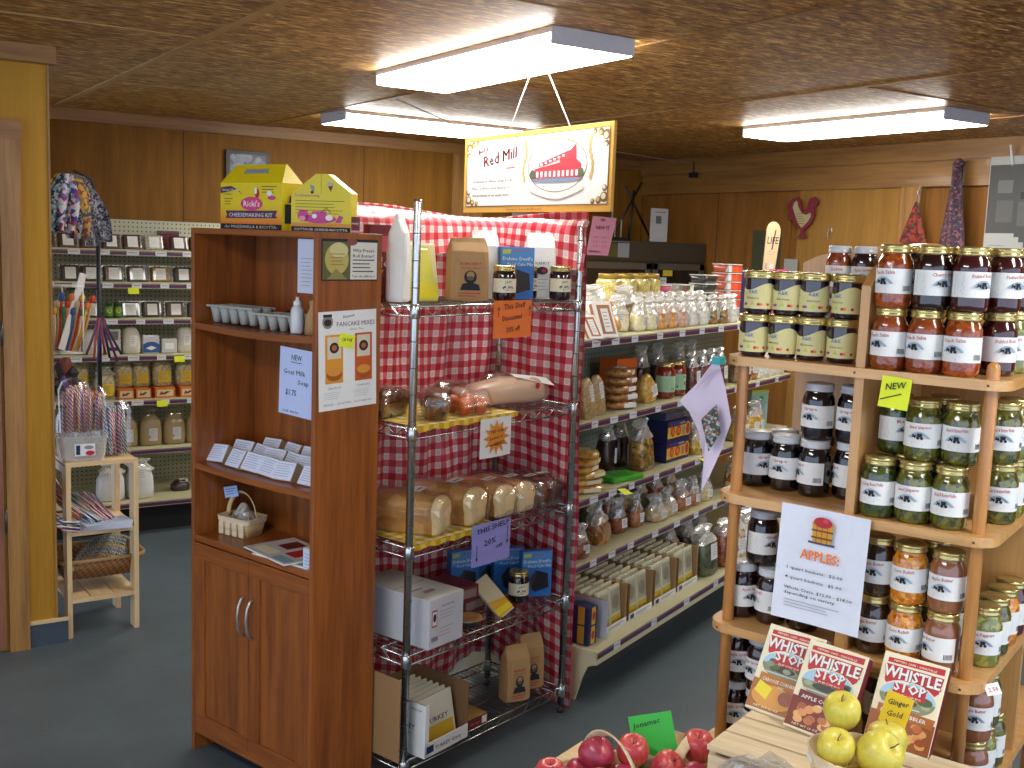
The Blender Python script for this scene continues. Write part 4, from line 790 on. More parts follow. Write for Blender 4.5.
put(m.build('gingham_tablecloth'), 'W', 0, 0, 0, 0, 'red and white gingham tablecloth draped round the back and right end of the wire shelving', 'tablecloth')

def gussetbag(nm, w, d, h, mat, face=None, fold='roll', s=1):
    r = empty(nm); m = MB()
    m.loft([(0, w * .48, d * .46, .3, 0, 0), (h * .03, w * .5, d * .5, .3, 0, 0), (h * .55, w * .5, d * .5, .3, 0, 0), (h * .78, w * .49, d * .42, .35, 0, 0), (h * .93, w * .46, d * .12, .4, 0, 0), (h, w * .44, d * .05, .5, 0, 0)], 24, mat, False); m.jit(.0018, len(nm)); m.build('paper_bag', r)
    if face: m = MB(); face(m, w, h, -d * .5 - .0022); m.build('printed_label', r)
    return r
def portrait(m, w, h, y):
    m.disc(0, h * .38, w * .16, h * .105, y, 'ink'); m.disc(0, h * .41, w * .10, h * .06, y - .0005, plain('a58860', .7)); m.disc(0, h * .36, w * .09, h * .035, y - .0008, plain('6b5640', .7)); m.poly([(-w * .26, h * .17), (w * .26, h * .17), (w * .22, h * .26), (0, h * .30), (-w * .2, h * .27)], y, 'ink')
    m.text("BOB'S BEST", 0, h * .57, .012, y, 'red', 'c', w * .55); m.text('WHOLE GRAIN', 0, h * .51, .007, y, 'red', 'c', w * .5); m.lines(-w * .3, w * .3, h * .13, 2, .009, y, 'red', .003)
def blackmark(m, w, h, y): m.text('KAMUT', 0, h * .52, .015, y, 'ink', 'c', w * .5); m.disc(0, h * .43, w * .2, h * .06, y, 'ink'); m.disc(w * .06, h * .43, w * .08, h * .03, y - .0004, 'red'); m.lines(-w * .25, w * .25, h * .3, 4, .012, y, 'grey')
def logo(m, w, h, y): m.text('Mo', 0, h * .5, .03, y, 'yellow', 'c'); m.rect(-w * .4, w * .4, h * .35, h * .37, y, 'yellow')
w1 = 1.531
put(gussetbag('white_paper_bag', .085, .06, .270, 'white'), 'W', .075, .150, w1, 30, 'plain tall white paper bag tapering at the top, just left of the front pole', 'bag')
m = MB(); m.box(-.045, .045, 0, .035, 0, .235, 'dkred', .001); m.rect(-.044, .044, .15, .2, -.0006, plain('c4566a', .5)); m.text('Mo', 0, .10, .05, -.001, 'white', 'c'); m.text('SO', 0, .085, .012, -.001, 'yellow', 'c'); put(m.build('mix_box'), 'W', .115, .27, w1, -10, 'red box with white letters behind the plain white bag', 'box')
for i, (u, v, rz, rx, c, t) in enumerate(((.235, .20, -12, -14, 'c9bf86', 'pale'), (.195, .155, -18, -26, 'c8c04a', 'yellow'), (.285, .23, -8, -10, 'cfc79c', 'cream'))):
    m = MB(); m.box(-.055, .055, 0, .022, 0, .185, plain(c, .35, 0, .4), .006); m.poly([(-.05, .01), (.05, .01), (.05, .05), (-.05, .08)], -.0008, plain('d4c41c', .4)); put(m.build('mix_packet'), 'W', u, v, w1, rz, t + ' glossy mix packet leaning behind the front pole on the top wire shelf', 'packet', 'mix packets on the top wire shelf', rx)
put(gussetbag('kraft_flour_bag', .135, .07, .205, 'kraft', portrait), 'W', .365, .125, w1, -30, 'brown paper flour bag with a dark portrait on the top wire shelf', 'bag')
put(gussetbag('white_paper_bag', .105, .06, .232, 'white'), 'W', .530, .200, w1, -24, 'white paper bag behind the blue cake mix box', 'bag')
m = MB(); m.box(-.04, .04, 0, .04, 0, .225, 'dkred', .001); m.text('Heavenly', 0, .19, .014, -.0006, 'cream', 'c', .07); put(m.build('mix_box'), 'W', .625, .27, w1, -20, 'dark red box peeking out between the white bag and blue box', 'box')
def cakebox():
    m = MB(); m.box(-.062, .062, 0, .035, 0, .180, plain('2c6eb8', .35), .0015); y = -.0007
    m.rect(-.061, .061, .12, .178, y, plain('4a8cc8', .35)); m.poly([(-.055, .155), (-.025, .158), (-.025, .172), (-.055, .170)], y - .0004, plain('b9c04a', .5)); m.text('Heavenly', .015, .160, .012, y - .0004, 'red', 'c', .06, .2); m.text("Deluxe Devil's", 0, .135, .016, y - .0005, 'white', 'c', .112); m.text('Food Cake Mix', .01, .116, .016, y - .0005, 'white', 'c', .095)
    m.poly([(-.03, .07), (-.005, .105), (.045, .09), (.05, .035), (-.005, .02), (-.02, .03)], y - .0006, plain('1c1a20', .4)); m.poly([(-.03, .07), (-.005, .105), (.0, .098), (-.02, .03)], y - .0009, plain('3a3434', .4)); return m.build('cake_mix_box')
put(inst('cake', cakebox), 'W', .600, .105, w1, -30, 'blue devils food cake mix box on the top wire shelf', 'box', 'blue cake mix boxes')
JAM = [(.028, 0), (.034, .005), (.036, .012), (.036, .080), (.033, .090), (.030, .096)]
def jam(): return inst('jam', jar, 'preserve_jar', JAM, JC['dark'], 'gold', '', 'jam')
for u, v, z, rz, lb, s in ((.467, .050, w1, -30, 'dark jam jar in front of the blue box and kraft bag, top wire shelf', 1.08), (.70, .14, w1, -10, 'dark jam jar just behind the right side of the blue box, top wire shelf', 1.05), (.762, .040, w1, -30, 'dark jam jar in front of the rightmost white bag, top wire shelf', 1.08), (.652, .088, .446, -30, 'dark jam jar beside the blue box on the fourth wire shelf', 1.05)): put(jam(), 'W', u, v, z, rz, lb, 'jar', 'jam jars on the wire shelving', s=s)
put(gussetbag('white_paper_bag', .11, .055, .232, 'white', blackmark), 'W', .760, .135, w1, -30, 'white paper bag with black print behind the rightmost jam jar', 'bag')
# baked goods
for i, (z, u0, u1) in enumerate(((1.1625, .02, .50), (.7925, .02, .42))):
    m = MB(); m.sheet(lambda a, b: (u0 + (u1 - u0) * a, .0 + .34 * b, .0008 * math.sin(a * 40)), 20, 4, 'yelcloth'); m.sheet(lambda a, b: (u0 + (u1 - u0) * a, -.004, -.016 * b - .003 * math.sin(a * 30) * b), 40, 2, 'yelcloth')
    put(m.build('shelf_liner'), 'W', 0, 0, z, 0, 'yellow checked liner on the %s wire shelf' % ('second', 'third')[i], 'shelf liner')
def loafpan():
    r = empty('wrapped_loaf_cake'); m = MB(); m.loft([(0, .075, .035, .35, 0, 0), (.045, .088, .046, .35, 0, 0), (.07, .086, .044, .5, 0, 0), (.085, .065, .03, .7, 0, 0), (.09, .03, .015, 1, 0, 0)], 24, 'cake'); m.jit(.0015, 2); m.build('loaf', r)
    m = MB(); m.loft([(0, .078, .038, .35, 0, 0), (.047, .092, .050, .35, 0, 0), (.075, .090, .048, .5, 0, 0), (.092, .07, .035, .7, 0, 0), (.098, .03, .02, 1, 0, 0)], 24, 'film', False); m.jit(.003, 3); m.build('plastic_wrap', r); return r
put(inst('lp', loafpan), 'W', .085, .20, 1.165, 15, 'dark loaf cake in plastic at the left of the second wire shelf', 'cake', 'wrapped loaf cakes')
put(inst('lp', loafpan), 'W', .190, .090, 1.165, 50, 'loaf cake with shiny foil label just right of the front pole', 'cake', 'wrapped loaf cakes', s=.95)
put(inst('lp', loafpan), 'W', .715, .255, 1.165, -8, 'wrapped loaf cake at the right end of the second wire shelf', 'cake', 'wrapped loaf cakes', s=.95)
put(inst('lp', loafpan), 'W', .42, .24, 1.165, 10, 'wrapped loaf cake behind the long bread bag', 'cake', 'wrapped loaf cakes', s=.9)
r = empty('muffin_container'); OM = mottle('orange_muffins', ['d8601c', 'c44e14', 'e27a34'], 50, .4, .5)
for i in range(2):
    for j in range(2): m = MB(); m.lathe([(.018, 0), (.022, .025), (.029, .032), (.027, .045), (.014, .054), (.001, .056)], 14, OM); m.build('muffin', r).location = (-.032 + .064 * i, -.032 + .064 * j, .003)
m = MB(); m.loft([(0, .068, .068, .4, 0, 0), (.03, .070, .070, .4, 0, 0), (.033, .074, .074, .4, 0, 0), (.036, .070, .070, .4, 0, 0), (.078, .060, .060, .5, 0, 0), (.082, .05, .05, .5, 0, 0)], 28, 'clam', False); m.build('clear_clamshell', r); put(r, 'W', .330, .078, 1.165, -10, 'clear container of orange muffins on the second wire shelf', 'muffins', s=1.0)
r = empty('long_bread_bag'); i0 = 0
m = MB(); m.at(0, 0, 0, 0, 0, PI / 2); m.loft([(-.21, .008, .012, 1, -.05, 0), (-.19, .018, .028, 1, -.048, 0), (-.16, .010, .014, 1, -.05, 0), (-.12, .034, .045, .8, -.040, 0), (.0, .042, .055, .7, -.044, 0), (.12, .040, .055, .7, -.042, 0), (.17, .024, .035, .8, -.03, 0)], 18, plain('cfae92', .35, 0, .5)); m.jit(.003, 5); m.build('bagged_bread', r)
m = MB(); m.add([(.02, -.035, .088), (.17, -.062, .055), (.19, .0, .075), (.06, .04, .090)], [(0, 1, 2, 3)], 'white'); m.disc(.09, .06, .01, .01, -.062, 'red'); m.build('paper_label', r)
put(r, 'W', .575, .125, 1.166, -6, 'long plastic bread bag with white label lying along the second wire shelf', 'bread', s=1.1)
def loaf(dark, ww=.12):
    r = empty('bagged_bread_loaf'); L = .23; a = 'dkbread' if dark else 'bread'; m = MB(); n = 12; vs = []; fs = []
    prof = [(-.044, 0), (-.049, .012), (-.051, .045), (-.058, .062), (-.060, .080), (-.050, .100), (-.030, .113), (0, .118), (.030, .113), (.050, .100), (.060, .080), (.058, .062), (.051, .045), (.049, .012), (.044, 0)]; k = len(prof)
    ns = 15
    for i in range(ns + 1):
        y = L * i / ns; sc = 1 - .08 * ((i / ns - .5) * 2) ** 4
        for dy, g in ((-.0015, 1), (.006, .985)):
            for x, z in prof: vs.append((x * sc * g * (ww / .116), y + dy, z * sc * (g if z > .01 else 1)))
    R_ = 2 * (ns + 1)
    for i in range(R_ - 1):
        for j in range(k): b = (j + 1) % k; fs.append((i * k + j, i * k + b, (i + 1) * k + b, (i + 1) * k + j))
    m.add(vs, fs, a, True); vs = []; fs = []
    for y_, g in ((.002, .985), (-.010, .93), (-.018, .80), (-.022, .55), (-.023, .2)):
        for x, z in prof: vs.append((x * g * ww / .116, y_, .055 + (z - .055) * g))
    for i in range(4):
        for j in range(k): b = (j + 1) % k; fs.append((i * k + j, i * k + b, (i + 1) * k + b, (i + 1) * k + j))
    fs.append(tuple(4 * k + j for j in range(k))); m.add(vs, fs, 'dkbread' if dark else 'crumb', True); m.build('loaf', r)
    m = MB(); pr = [(x * 1.06 * ww / .116, z * 1.05 + .001) for x, z in prof]; vs = []; fs = []
    for i, (y, sc) in enumerate(((-.032, .45), (-.026, .90), (.0, 1), (L, 1), (L + .02, .6), (L + .05, .15), (L + .09, .3))):
        for x, z in pr: vs.append((x * sc, y, .055 + (z - .055) * sc))
    for i in range(6):
        for j in range(k): b = (j + 1) % k; fs.append((i * k + j, i * k + b, (i + 1) * k + b, (i + 1) * k + j))
    m.add(vs, fs, 'film', False); m.jit(.0045, 7); m.build('plastic_bag', r)
    m = MB(); m.add([(-.034, .05, .128), (.034, .055, .128), (.034, .09, .128), (-.034, .085, .128)], [(0, 1, 2, 3)], 'white'); m.add([(-.02, .06, .1285), (.02, .063, .1285), (.02, .073, .1285), (-.02, .07, .1285)], [(0, 1, 2, 3)], 'grey'); m.build('paper_label', r); return r
for i, (u, v, k, rz, s, lb) in enumerate(((.175, .040, 0, 20, 1.08, 'large pale sliced loaf in a bag, leftmost on the third wire shelf'), (.345, .045, 0, 10, 1.08, 'golden-topped loaf, second from the left on the third wire shelf'), (.495, .042, 0, 4, .96, 'golden-topped loaf, third from the left on the third wire shelf'), (.605, .042, 0, 0, .92, 'golden loaf just left of the dark loaves on the third wire shelf'),
        (.702, .035, 1, 0, .84, 'dark bread loaf, left one of the two brown loaves in front'), (.775, .050, 1, -16, .8, 'dark bread loaf against the right front pole'))):
    put(inst('loaf%d' % k, loaf, k), 'W', u, v, .7935, rz, lb, 'bread', 'bagged loaves on the third wire shelf', s=s)
w4 = .4465
m = MB(); m.box(-.0, .165, 0, .32, 0, .160, plain('cfd0d4', .65), .002); y = -.0006
m.rect(.012, .038, .07, .125, y, 'red'); m.rect(.015, .035, .075, .120, y - .0003, 'white'); m.disc(.025, .1, .007, .014, y - .0006, 'ink'); m.text('BALTIMORE', .06, .128, .009, y, 'ink', 'l', .06); m.lines(.05, .13, .115, 3, .011, y, 'grey'); m.lines(.05, .12, .06, 3, .012, y, 'grey')
for k in range(8): m.rect(.012 + k * .004, .014 + k * .004, .022, .038, y, 'ink')
m.box(-.0, .165, .0, .32, .1602, .1605, plain('d6d3cc', .6)); m.add([(.002, .158, .1608), (.15, .158, .1608), (.15, .162, .1608), (.002, .162, .1608)], [(0, 1, 2, 3)], 'grey'); m.add([(.05, .06, .161), (.10, .06, .161), (.1, .08, .161), (.05, .08, .161)], [(0, 1, 2, 3)], plain('9a7a86', .6)); m.add([(.03, .1, .161), (.08, .1, .161), (.08, .11, .161), (.03, .11, .161)], [(0, 1, 2, 3)], plain('7a8aa6', .6))
put(m.build('white_carton'), 'W', .075, -.022, w4, 2, 'large closed white carton on the fourth wire shelf', 'box')
for i, (u, v, rz, z) in enumerate(((.34, .20, 0, 0), (.45, .20, 3, 0), (.40, .19, -4, .052))): m = MB(); m.box(-.06, .06, -.08, .08, 0, .05, 'dkred', .001); m.rect(-.05, .05, .01, .04, -.0806, plain('8a7a74', .6)); put(m.build('dark_red_box'), 'W', u, v, w4 + z, rz, 'flat dark red box behind the yellow packet, ' + ('left lower', 'right lower', 'upper')[i] + ' of the stack', 'box', 'dark red boxes on the fourth wire shelf')
r = empty('pie_in_foil_tin'); m = MB(); m.lathe([(.045, 0), (.058, .022), (.062, .023), (.058, .024), (.044, .003)], 24, 'foil'); m.build('foil_tin', r); m = MB(); m.lathe([(.001, .020), (.03, .024), (.055, .022)], 20, 'bread', True, False); m.disc(0, 0, .001, .001, 0, 'bread', 4); m.build('pie', r)
put(r, 'W', .345, .060, w4, 0, 'small pie in a foil tin right of the white carton', 'pie')
m = MB(); m.box(-.035, .035, 0, .018, 0, .155, plain('cbbf9a', .3, 0, .5), .005); m.poly([(-.033, .006), (.033, .006), (.033, .05), (-.033, .07)], -.0008, plain('cf9a2a', .4)); m.poly([(-.033, .012), (.033, .012), (.033, .03), (-.033, .035)], -.0012, plain('dcc01e', .4)); put(m.build('mix_packet'), 'W', .515, .020, w4 + .004, -8, 'yellow and cream packet leaning back at the front of the fourth wire shelf', 'packet', None, -42, -24)
for u, v, rz, lb in ((.735, .070, -30, 'blue devils food cake mix box behind the jam jar on the fourth wire shelf'), (.690, .165, -30, 'blue cake mix box second behind on the fourth wire shelf'), (.550, .255, -18, 'blue cake mix box standing behind the lilac shelf sign'), (.655, .235, -26, 'blue cake mix box at the back of the fourth wire shelf')): put(inst('cake', cakebox), 'W', u, v, w4, rz, lb, 'box', 'blue cake mix boxes', s=.95)
w5 = .1015
r = empty('display_carton'); m = MB(); t = .003; L, D2 = .215, .23
m.box(0, t, 0, D2, 0, .175, 'cardin'); m.box(-.0006, 0, 0, D2, 0, .175, 'white'); m.box(0, L, D2 - t, D2, 0, .19, 'cardin'); m.box(L - t, L, .0, D2, 0, .19, 'cardin'); m.box(0, L, 0, D2, 0, t, 'cardin'); m.box(0, L, -.0006, t, 0, .045, 'white'); m.box(0, .018, -.0006, t, .0, .175, 'white')
m.build('carton_tray', r); m = MB(); m.at(-.0012, .115, 0, -PI / 2); y = 0; m.text('TURKEY', .03, .085, .024, y, 'ink', 'c', .085); m.text('Gravy Mix', .03, .066, .014, y, 'ink', 'c', .055); m.text('00822130', .075, .150, .010, y, 'ink', 'c', .05); m.disc(-.06, .10, .03, .035, y, 'grey'); m.disc(-.06, .10, .026, .031, -.0004, 'white'); m.build('side_print', r); m = MB(); m.at(0, -.0012, 0); m.text('TURKEY Gravy', .05, .014, .018, 0, plain('5a3040', .6), 'l', .13); m.rect(.008, .042, .012, .036, 0, 'navy'); m.build('front_print', r)
for i in range(7): m = MB(); m.at(.015 + .0, .02 + i * .026, .006, 0, -.20); m.box(0, .17, 0, .008, 0, .165 , plain('d8d4c0', .3, 0, .4), .003); m.rect(.01, .16, .02, .07, -.0008, plain('d0a92a', .4)); m.text('TURKEY', .085, .08, .022, -.001, 'ink', 'c', .11); m.build('gravy_packet', r)
put(r, 'W', .052, -.040, w5, 3, 'open white display carton of turkey gravy packets on the bottom wire shelf', 'box')
m = MB(); m.box(-.003, .0, -.0, .20, 0, .27, 'card'); put(m.build('cardboard_flap'), 'W', -.02, .0, .10, 0, 'brown cardboard sheet standing between the bookcase and the wire shelving', 'cardboard')
m = MB(); m.box(-.05, .05, 0, .15, 0, .035, 'dkred', .001); m.rect(.02, .045, .005, .03, -.0006, 'white'); m.text('Gravy', -.015, .012, .014, -.0006, plain('c07a80', .6), 'c', .05); m.box(-.049, .049, .001, .149, .0352, .0356, plain('b08c4a', .6)); put(m.build('dark_red_box'), 'W', .345, -.005, w5, 0, 'flat dark red box beside the gravy carton on the bottom wire shelf', 'box')
put(gussetbag('kraft_flour_bag', .10, .07, .20, 'kraft', portrait), 'W', .610, .055, w5, -20, 'brown portrait flour bag on the bottom wire shelf, front one', 'bag', 'flour bags on the bottom wire shelf')
put(gussetbag('kraft_flour_bag', .10, .07, .20, 'kraft', portrait), 'W', .735, .090, w5, -20, 'brown portrait flour bag on the bottom wire shelf, behind on the right', 'bag', 'flour bags on the bottom wire shelf')
# shelf signs
def card(nm, w, h, mat, lines, u, z, lb, rz=0, ry=0, extra=None, v=-.012):
    m = MB(); m.sheet(lambda a, b: (w * a, -.004 * math.sin(PI * a) * (1 - b), h * b), 6, 3, mat); y = -.006
    for t, x, zz, s, wd in lines: m.text(t, x, zz, s, y, 'ink', 'l', wd, .08)
    if extra: extra(m, y)
    put(m.build(nm), 'W', u, v, z, rz, lb, 'sign', None, 0, ry)
def arrows(m, y):
    for x, d in ((.018, 1), (.178, 1)): m.rect(x, x + .003, .07, .10, y, 'ink'); m.poly([(x - .006, .09), (x + .0015, .104), (x + .009, .09), (x + .0015, .096)], y, 'ink')
card('shelf_sign', .195, .122, 'orange', (('This Shelf', .045, .092, .026, .11), ('Discounted', .038, .055, .024, .10), ('20% off', .06, .018, .024, .07)), .345, 1.416, 'orange handwritten sign This Shelf Discounted hanging from the top wire shelf', 0, 0, arrows)
def star(m, y):
    p = []
    for i in range(24): a = 2 * PI * i / 24; q = 1 if i % 2 == 0 else .58; p.append((.077 + .068 * q * math.cos(a), .065 + .060 * q * math.sin(a)))
    for i in range(24): m.add([(p[i][0], y + .0012, p[i][1]), (p[(i + 1) % 24][0], y + .0012, p[(i + 1) % 24][1]), (.077, y + .0012, .065)], [(0, 1, 2)], plain('e08a2a', .6))
card('shelf_sign', .155, .130, 'white', (('TRY ONE', .045, .078, .015, .065), ('Loaves of', .042, .058, .014, .065), ('our BREADS', .042, .036, .015, .07)), .300, 1.026, 'white sign with orange starburst hanging under the second wire shelf', 0, 0, star)
def arr2(m, y):
    for x, z0, z1 in ((.018, .02, .075), (.172, .055, .115)): m.rect(x, x + .003, z0, z1, y, 'ink'); m.poly([(x - .006, z0 + .012), (x + .0015, z0 - .003), (x + .009, z0 + .012), (x + .0015, z0 + .008)], y, 'ink')
card('shelf_sign', .195, .140, 'lilac', (('THIS SHELF', .015, .108, .024, .165), ('20%', .055, .064, .028, .06), ('OFF', .115, .045, .018, .035)), .276, .668, 'lilac handwritten sign This Shelf 20% Off hanging from the third wire shelf', 0, 0, arr2)
# ------------------------------------------------------------------ long grocery gondola on the right
def rail(par, x0, x1, y, z, tags, nm='price_rail', seed=1):
    m = MB(); m.box(x0, x1, y - .012, y, z - .034, z - .002, 'shelfm', .001); m.rect(x0 + .002, x1 - .002, z - .030, z - .008, y - .0126, 'purple'); m.rect(x0 + .002, x1 - .002, z - .0125, z - .0115, y - .013, 'ltgrey')
    ra = m.build(nm, par); r_ = random.Random(seed)
    for t in tags:
        m = MB(); w_ = r_.uniform(.024, .034); m.box(t - w_, t + w_, y - .0142, y - .0130, z - .033, z - .006, plain('d4d6dc', .6)); m.rect(t - w_ + .006, t + w_ - .01, z - .018, z - .014, y - .0146, 'grey'); m.build('price_tag', ra)
def pegs(m, x0, x1, z0, z1, y, mat): m.add([(x0, y, z0), (x1, y, z0), (x1, y, z1), (x0, y, z1)], [(0, 1, 2, 3)], mat, False, [(x0, z0), (x1, z0), (x1, z1), (x0, z1)])
GZ = (1.372, 1.055, .752, .490); GL = 2.50
g0 = empty('gondola_shelving')
m = MB(); m.box(0, GL, .49, .51, .16, 1.36, 'shelfm'); pegs(m, 0, GL, .2, 1.36, .489, 'pegg'); m.build('pegboard_back', g0)
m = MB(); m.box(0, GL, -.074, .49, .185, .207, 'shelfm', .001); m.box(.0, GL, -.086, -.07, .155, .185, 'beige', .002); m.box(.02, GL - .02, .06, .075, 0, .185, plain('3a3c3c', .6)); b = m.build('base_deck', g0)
rail(b, 0, GL, -.075, .209, [.16 + .33 * i for i in range(7)], 'price_rail', 4)
for x in (0, GL):
    m = MB(); m.prism([(-.086, .16), (-.070, .21), (.49, .21), (.49, 0), (.0, 0), (-.03, .10), (-.05, .145)], x - .006, x + .006, 'beige'); 
    # outline was drawn in (y,z): swing it into place
    for i in range(len(m.v)): a_, b_, c_ = m.v[i]; m.v[i] = (b_, a_, c_)
    m.build('end_panel', g0)
for k, z in enumerate(GZ):
    m = MB(); y1 = .49 if k else .80; m.box(0, GL, .082, y1, z - .022, z, 'shelfm', .001)
    for x in (.003, GL - .006): m.box(x, x + .003, .12, .49, z - .06, z - .022, 'beige')
    s_ = m.build('shelf', g0); rail(s_, 0, GL, .084, z + .001, [(.17, .33, .50, .74, .97, 1.19, 1.42, 1.66, 1.95, 2.25)[i] + .02 * k for i in range(10)], 'price_rail', k)
put(g0, 'G', 0, 0, 0, 0, 'long cream grocery shelving with purple price rails in the middle of the shop', 'shelving')
for u, z, t in ((.40, .745, 'third'), (1.24, .748, 'third')):
    m = MB(); m.add([(0, 0, 0), (.05, -.012, -.004), (.055, -.045, -.022), (.005, -.035, -.02)], [(0, 1, 2, 3)], 'postit'); m.add([(0, 0, -.0008), (.05, -.012, -.0048), (.055, -.045, -.0228), (.005, -.035, -.0208)], [(3, 2, 1, 0)], 'postit'); put(m.build('sticky_note'), 'G', u, .068, z, 0, 'yellow note sticking out from the %s purple rail, %s one' % (t, 'left' if u < 1 else 'right'), 'note', 'notes on the gondola rails')
def gb(key, w, d, h, fill, **k): return inst('gb' + key, lambda: gbag(w, d, h, F[fill], **k))
def GP(o, u, v, z, rz, lb, cat='bag', grp=None, **k): put(o, 'G', u, v, z + .001, rz, lb, cat, grp, **k)
# top deck
t1 = GZ[0]; g = 'snack bags in the front row of the top gondola deck'
for i, (u, v, f, t) in enumerate(((.690, .160, 'popcorn', 'cream-coloured'), (.795, .155, 'popcorn', 'cream-coloured'), (.895, .155, 'orange', 'orange'), (1.000, .155, 'orange', 'orange'), (1.110, .152, 'peachy', 'peach-coloured'), (1.225, .150, 'whitey', 'white'), (1.345, .147, 'whitey', 'white'), (1.460, .145, 'speck', 'dark speckled'), (1.570, .135, 'speck', 'dark speckled'), (1.690, .135, 'whitey', 'white'))):
    GP(gb('cup' + f, .078, .065, .092, f, name='snack_bag', top=.05, lab=(.72, 0, .45), labc='ltgrey', lw=.34), u, v, t1, -10, '%s snack bag, number %s from the left, front row of top deck' % (t, ('one', 'two', 'three', 'four', 'five', 'six', 'seven', 'eight', 'nine', 'ten')[i]), 'bag', g)
for i, u in enumerate((.86, .97, 1.08, 1.19, 1.30, 1.42, 1.53)): GP(gb('poof', .085, .07, .10, 'whitey', name='snack_bag', top=.055, lab=None), u, .245, t1, 0, 'puffed white bag top, %s in the second row behind the small snack bags' % ('first', 'second', 'third', 'fourth', 'fifth', 'sixth', 'last')[i], 'bag', 'white puffed bags in the second row of the top deck')
def tray(fill, w=.085, h=.15, d=.028):
    r = empty('wrapped_tray'); m = MB(); m.box(-w / 2, w / 2, 0, d, 0, h, fill, .005); m.build('tray_contents', r); m = MB(); m.box(-w / 2 - .003, w / 2 + .003, -.004, d * .3, -.001, h + .003, 'white', .006); m.box(-w / 2 + .010, w / 2 - .010, -.0045, 0, .014, h - .014, fill); m.rect(-w * .22, w * .22, h * .15, h * .8, -.006, 'white'); m.lines(-w * .16, w * .16, h * .7, 5, h * .1, -.0068, 'grey', .003); m.build('printed_label', r); return r
GP(inst('tray', tray, plain('a8764e', .5, 0, .5)), .260, .060, t1, -22, 'flat wrapped tray leaning back, in front of the round bagel', 'tray', 'wrapped trays at the left end of the top deck', rx=-26)
GP(inst('tray', tray, plain('a8764e', .5, 0, .5)), .165, .065, t1, -22, 'flat wrapped tray with white label at the very left, lower of the two', 'tray', 'wrapped trays at the left end of the top deck', rx=-38, s=.72)
def bun(r1, h, mat, hole=False):
    m = MB(); m.lathe([(.001, 0), (r1 * .8, .003), (r1, h * .4), (r1 * .85, h * .8), (r1 * .35, h), (r1 * .12, h * (.6 if hole else 1)), (.001, h * (.5 if hole else 1))], 20, mat); return m.build('wrapped_bun')
BG = mottle('golden_bagel', ['d9963f', 'c47f2c', 'e8b362'], 40, .3, .8, .3)
GP(bun(.034, .028, BG, True), .46, .19, t1 + .105, 15, 'round golden bagel standing on edge on the top gondola deck', 'bagel', rx=70)
GP(bun(.036, .03, BG), .42, .135, t1 + .042, 10, 'golden bun low beside the wrapped tray', 'bun', rx=62)
GP(bun(.036, .03, BG), .20, .20, t1 + .07, 0, 'golden bun behind the left wrapped tray', 'bun', rx=20)
GP(gb('roll', .11, .08, .10, 'popcorn', name='roll_bag', top=.05, lab=(.3, 0, .6)), .58, .200, t1, -20, 'clear bag of pale rolls between the bagel and the snack bags', 'bag')
GP(gb('bigb', .17, .12, .15, 'whitey', name='roll_bag', top=.04, lab=None), .56, .31, t1, 0, 'big pale bag at the left end behind the bagel on the top deck', 'bag')
GP(gb('bigd', .15, .12, .14, 'lightb', name='roll_bag', top=.05, lab=None), .70, .235, t1, 0, 'big brownish clear bag behind the bagel and rolls on the top deck', 'bag')
def tall(): 
    r = empty('tall_jar'); m = MB(); m.loft([(0, .046, .046, .45, 0, 0), (.006, .05, .05, .45, 0, 0), (.2, .05, .05, .45, 0, 0), (.215, .044, .044, .8, 0, 0)], 24, mottle('popcorn_kernels', ['bfae62', 'a8964a', 'd2c27c'], 160, .12, 1, .2)); m.build('glass_jar', r); m = MB(); m.lathe([(.048, .214), (.05, .216), (.05, .232), (.047, .235)], 22, plain('a8893a', .35, .5)); m.build('lid', r); return r
for i, (u, v) in enumerate(((.744, .33), (.888, .33), (1.019, .33), (1.134, .33))): GP(inst('tall', tall), u, v, t1, 0, 'tall jar of pale kernels with gold lid, %s from the left behind snack bags' % ('first', 'second', 'third', 'last')[i], 'jar', 'tall kernel jars on the top deck')
def tub(nm, fill, w=.085, h=.045, segs=None, e=1):
    r = empty(nm); m = MB()
    m.loft([(0, w * .42, w * .42, e, 0, 0), (h * .92, w * .48, w * .48, e, 0, 0)], 24, fill); m.build('tub_contents', r)
    if segs:
        m = MB()
        for k, c in enumerate(segs): a = -w * .42 + k * w * .84 / len(segs); m.box(a, a + w * .8 / len(segs), -w * .475, -w * .3, h * .1, h * .85, c)
        m.build('tray_compartments', r)
    m = MB(); m.loft([(h * .9, w * .51, w * .51, e, 0, 0), (h * .98, w * .52, w * .52, e, 0, 0), (h, w * .48, w * .48, e, 0, 0)], 24, plain('c9c9c0', .3, 0, .5)); m.build('clear_lid', r); return r
PK = plain('d9547e', .4, 0, .5)
for i in range(4): GP(inst('pinktub', tub, 'plastic_tub', PK, .12, .045), 1.297, .35, t1 + .0452 * i, 0, 'round tub with bright pink contents, %s in its stack' % ('bottom one', 'second from below', 'third from below', 'top one')[i], 'tub', 'pink tubs on the top deck')
MX = plain('9a8c78', .4, 0, .5)
for i in range(4): GP(inst('mixtub', tub, 'plastic_tub', MX, .12, .045, [plain('7a8a7a', .5), plain('a8443c', .5), plain('4a6a3e', .5), 'cream'], .35), 1.52, .35, t1 + .0452 * i, -20, 'square divided tray with mixed colours, %s in its stack' % ('bottom one', 'second from below', 'third from below', 'top one')[i], 'tub', 'divided trays on the top deck')
for i in range(5): GP(inst('darktub', tub, 'plastic_tub', plain('2c2a26', .3, 0, .6), .12, .045, None, .35), 1.86, .36, t1 + .0452 * i, -20, 'flat clear-lidded tray with dark contents, number %s up in its stack' % ('one', 'two', 'three', 'four', 'five')[i], 'tub', 'dark trays on the top deck')
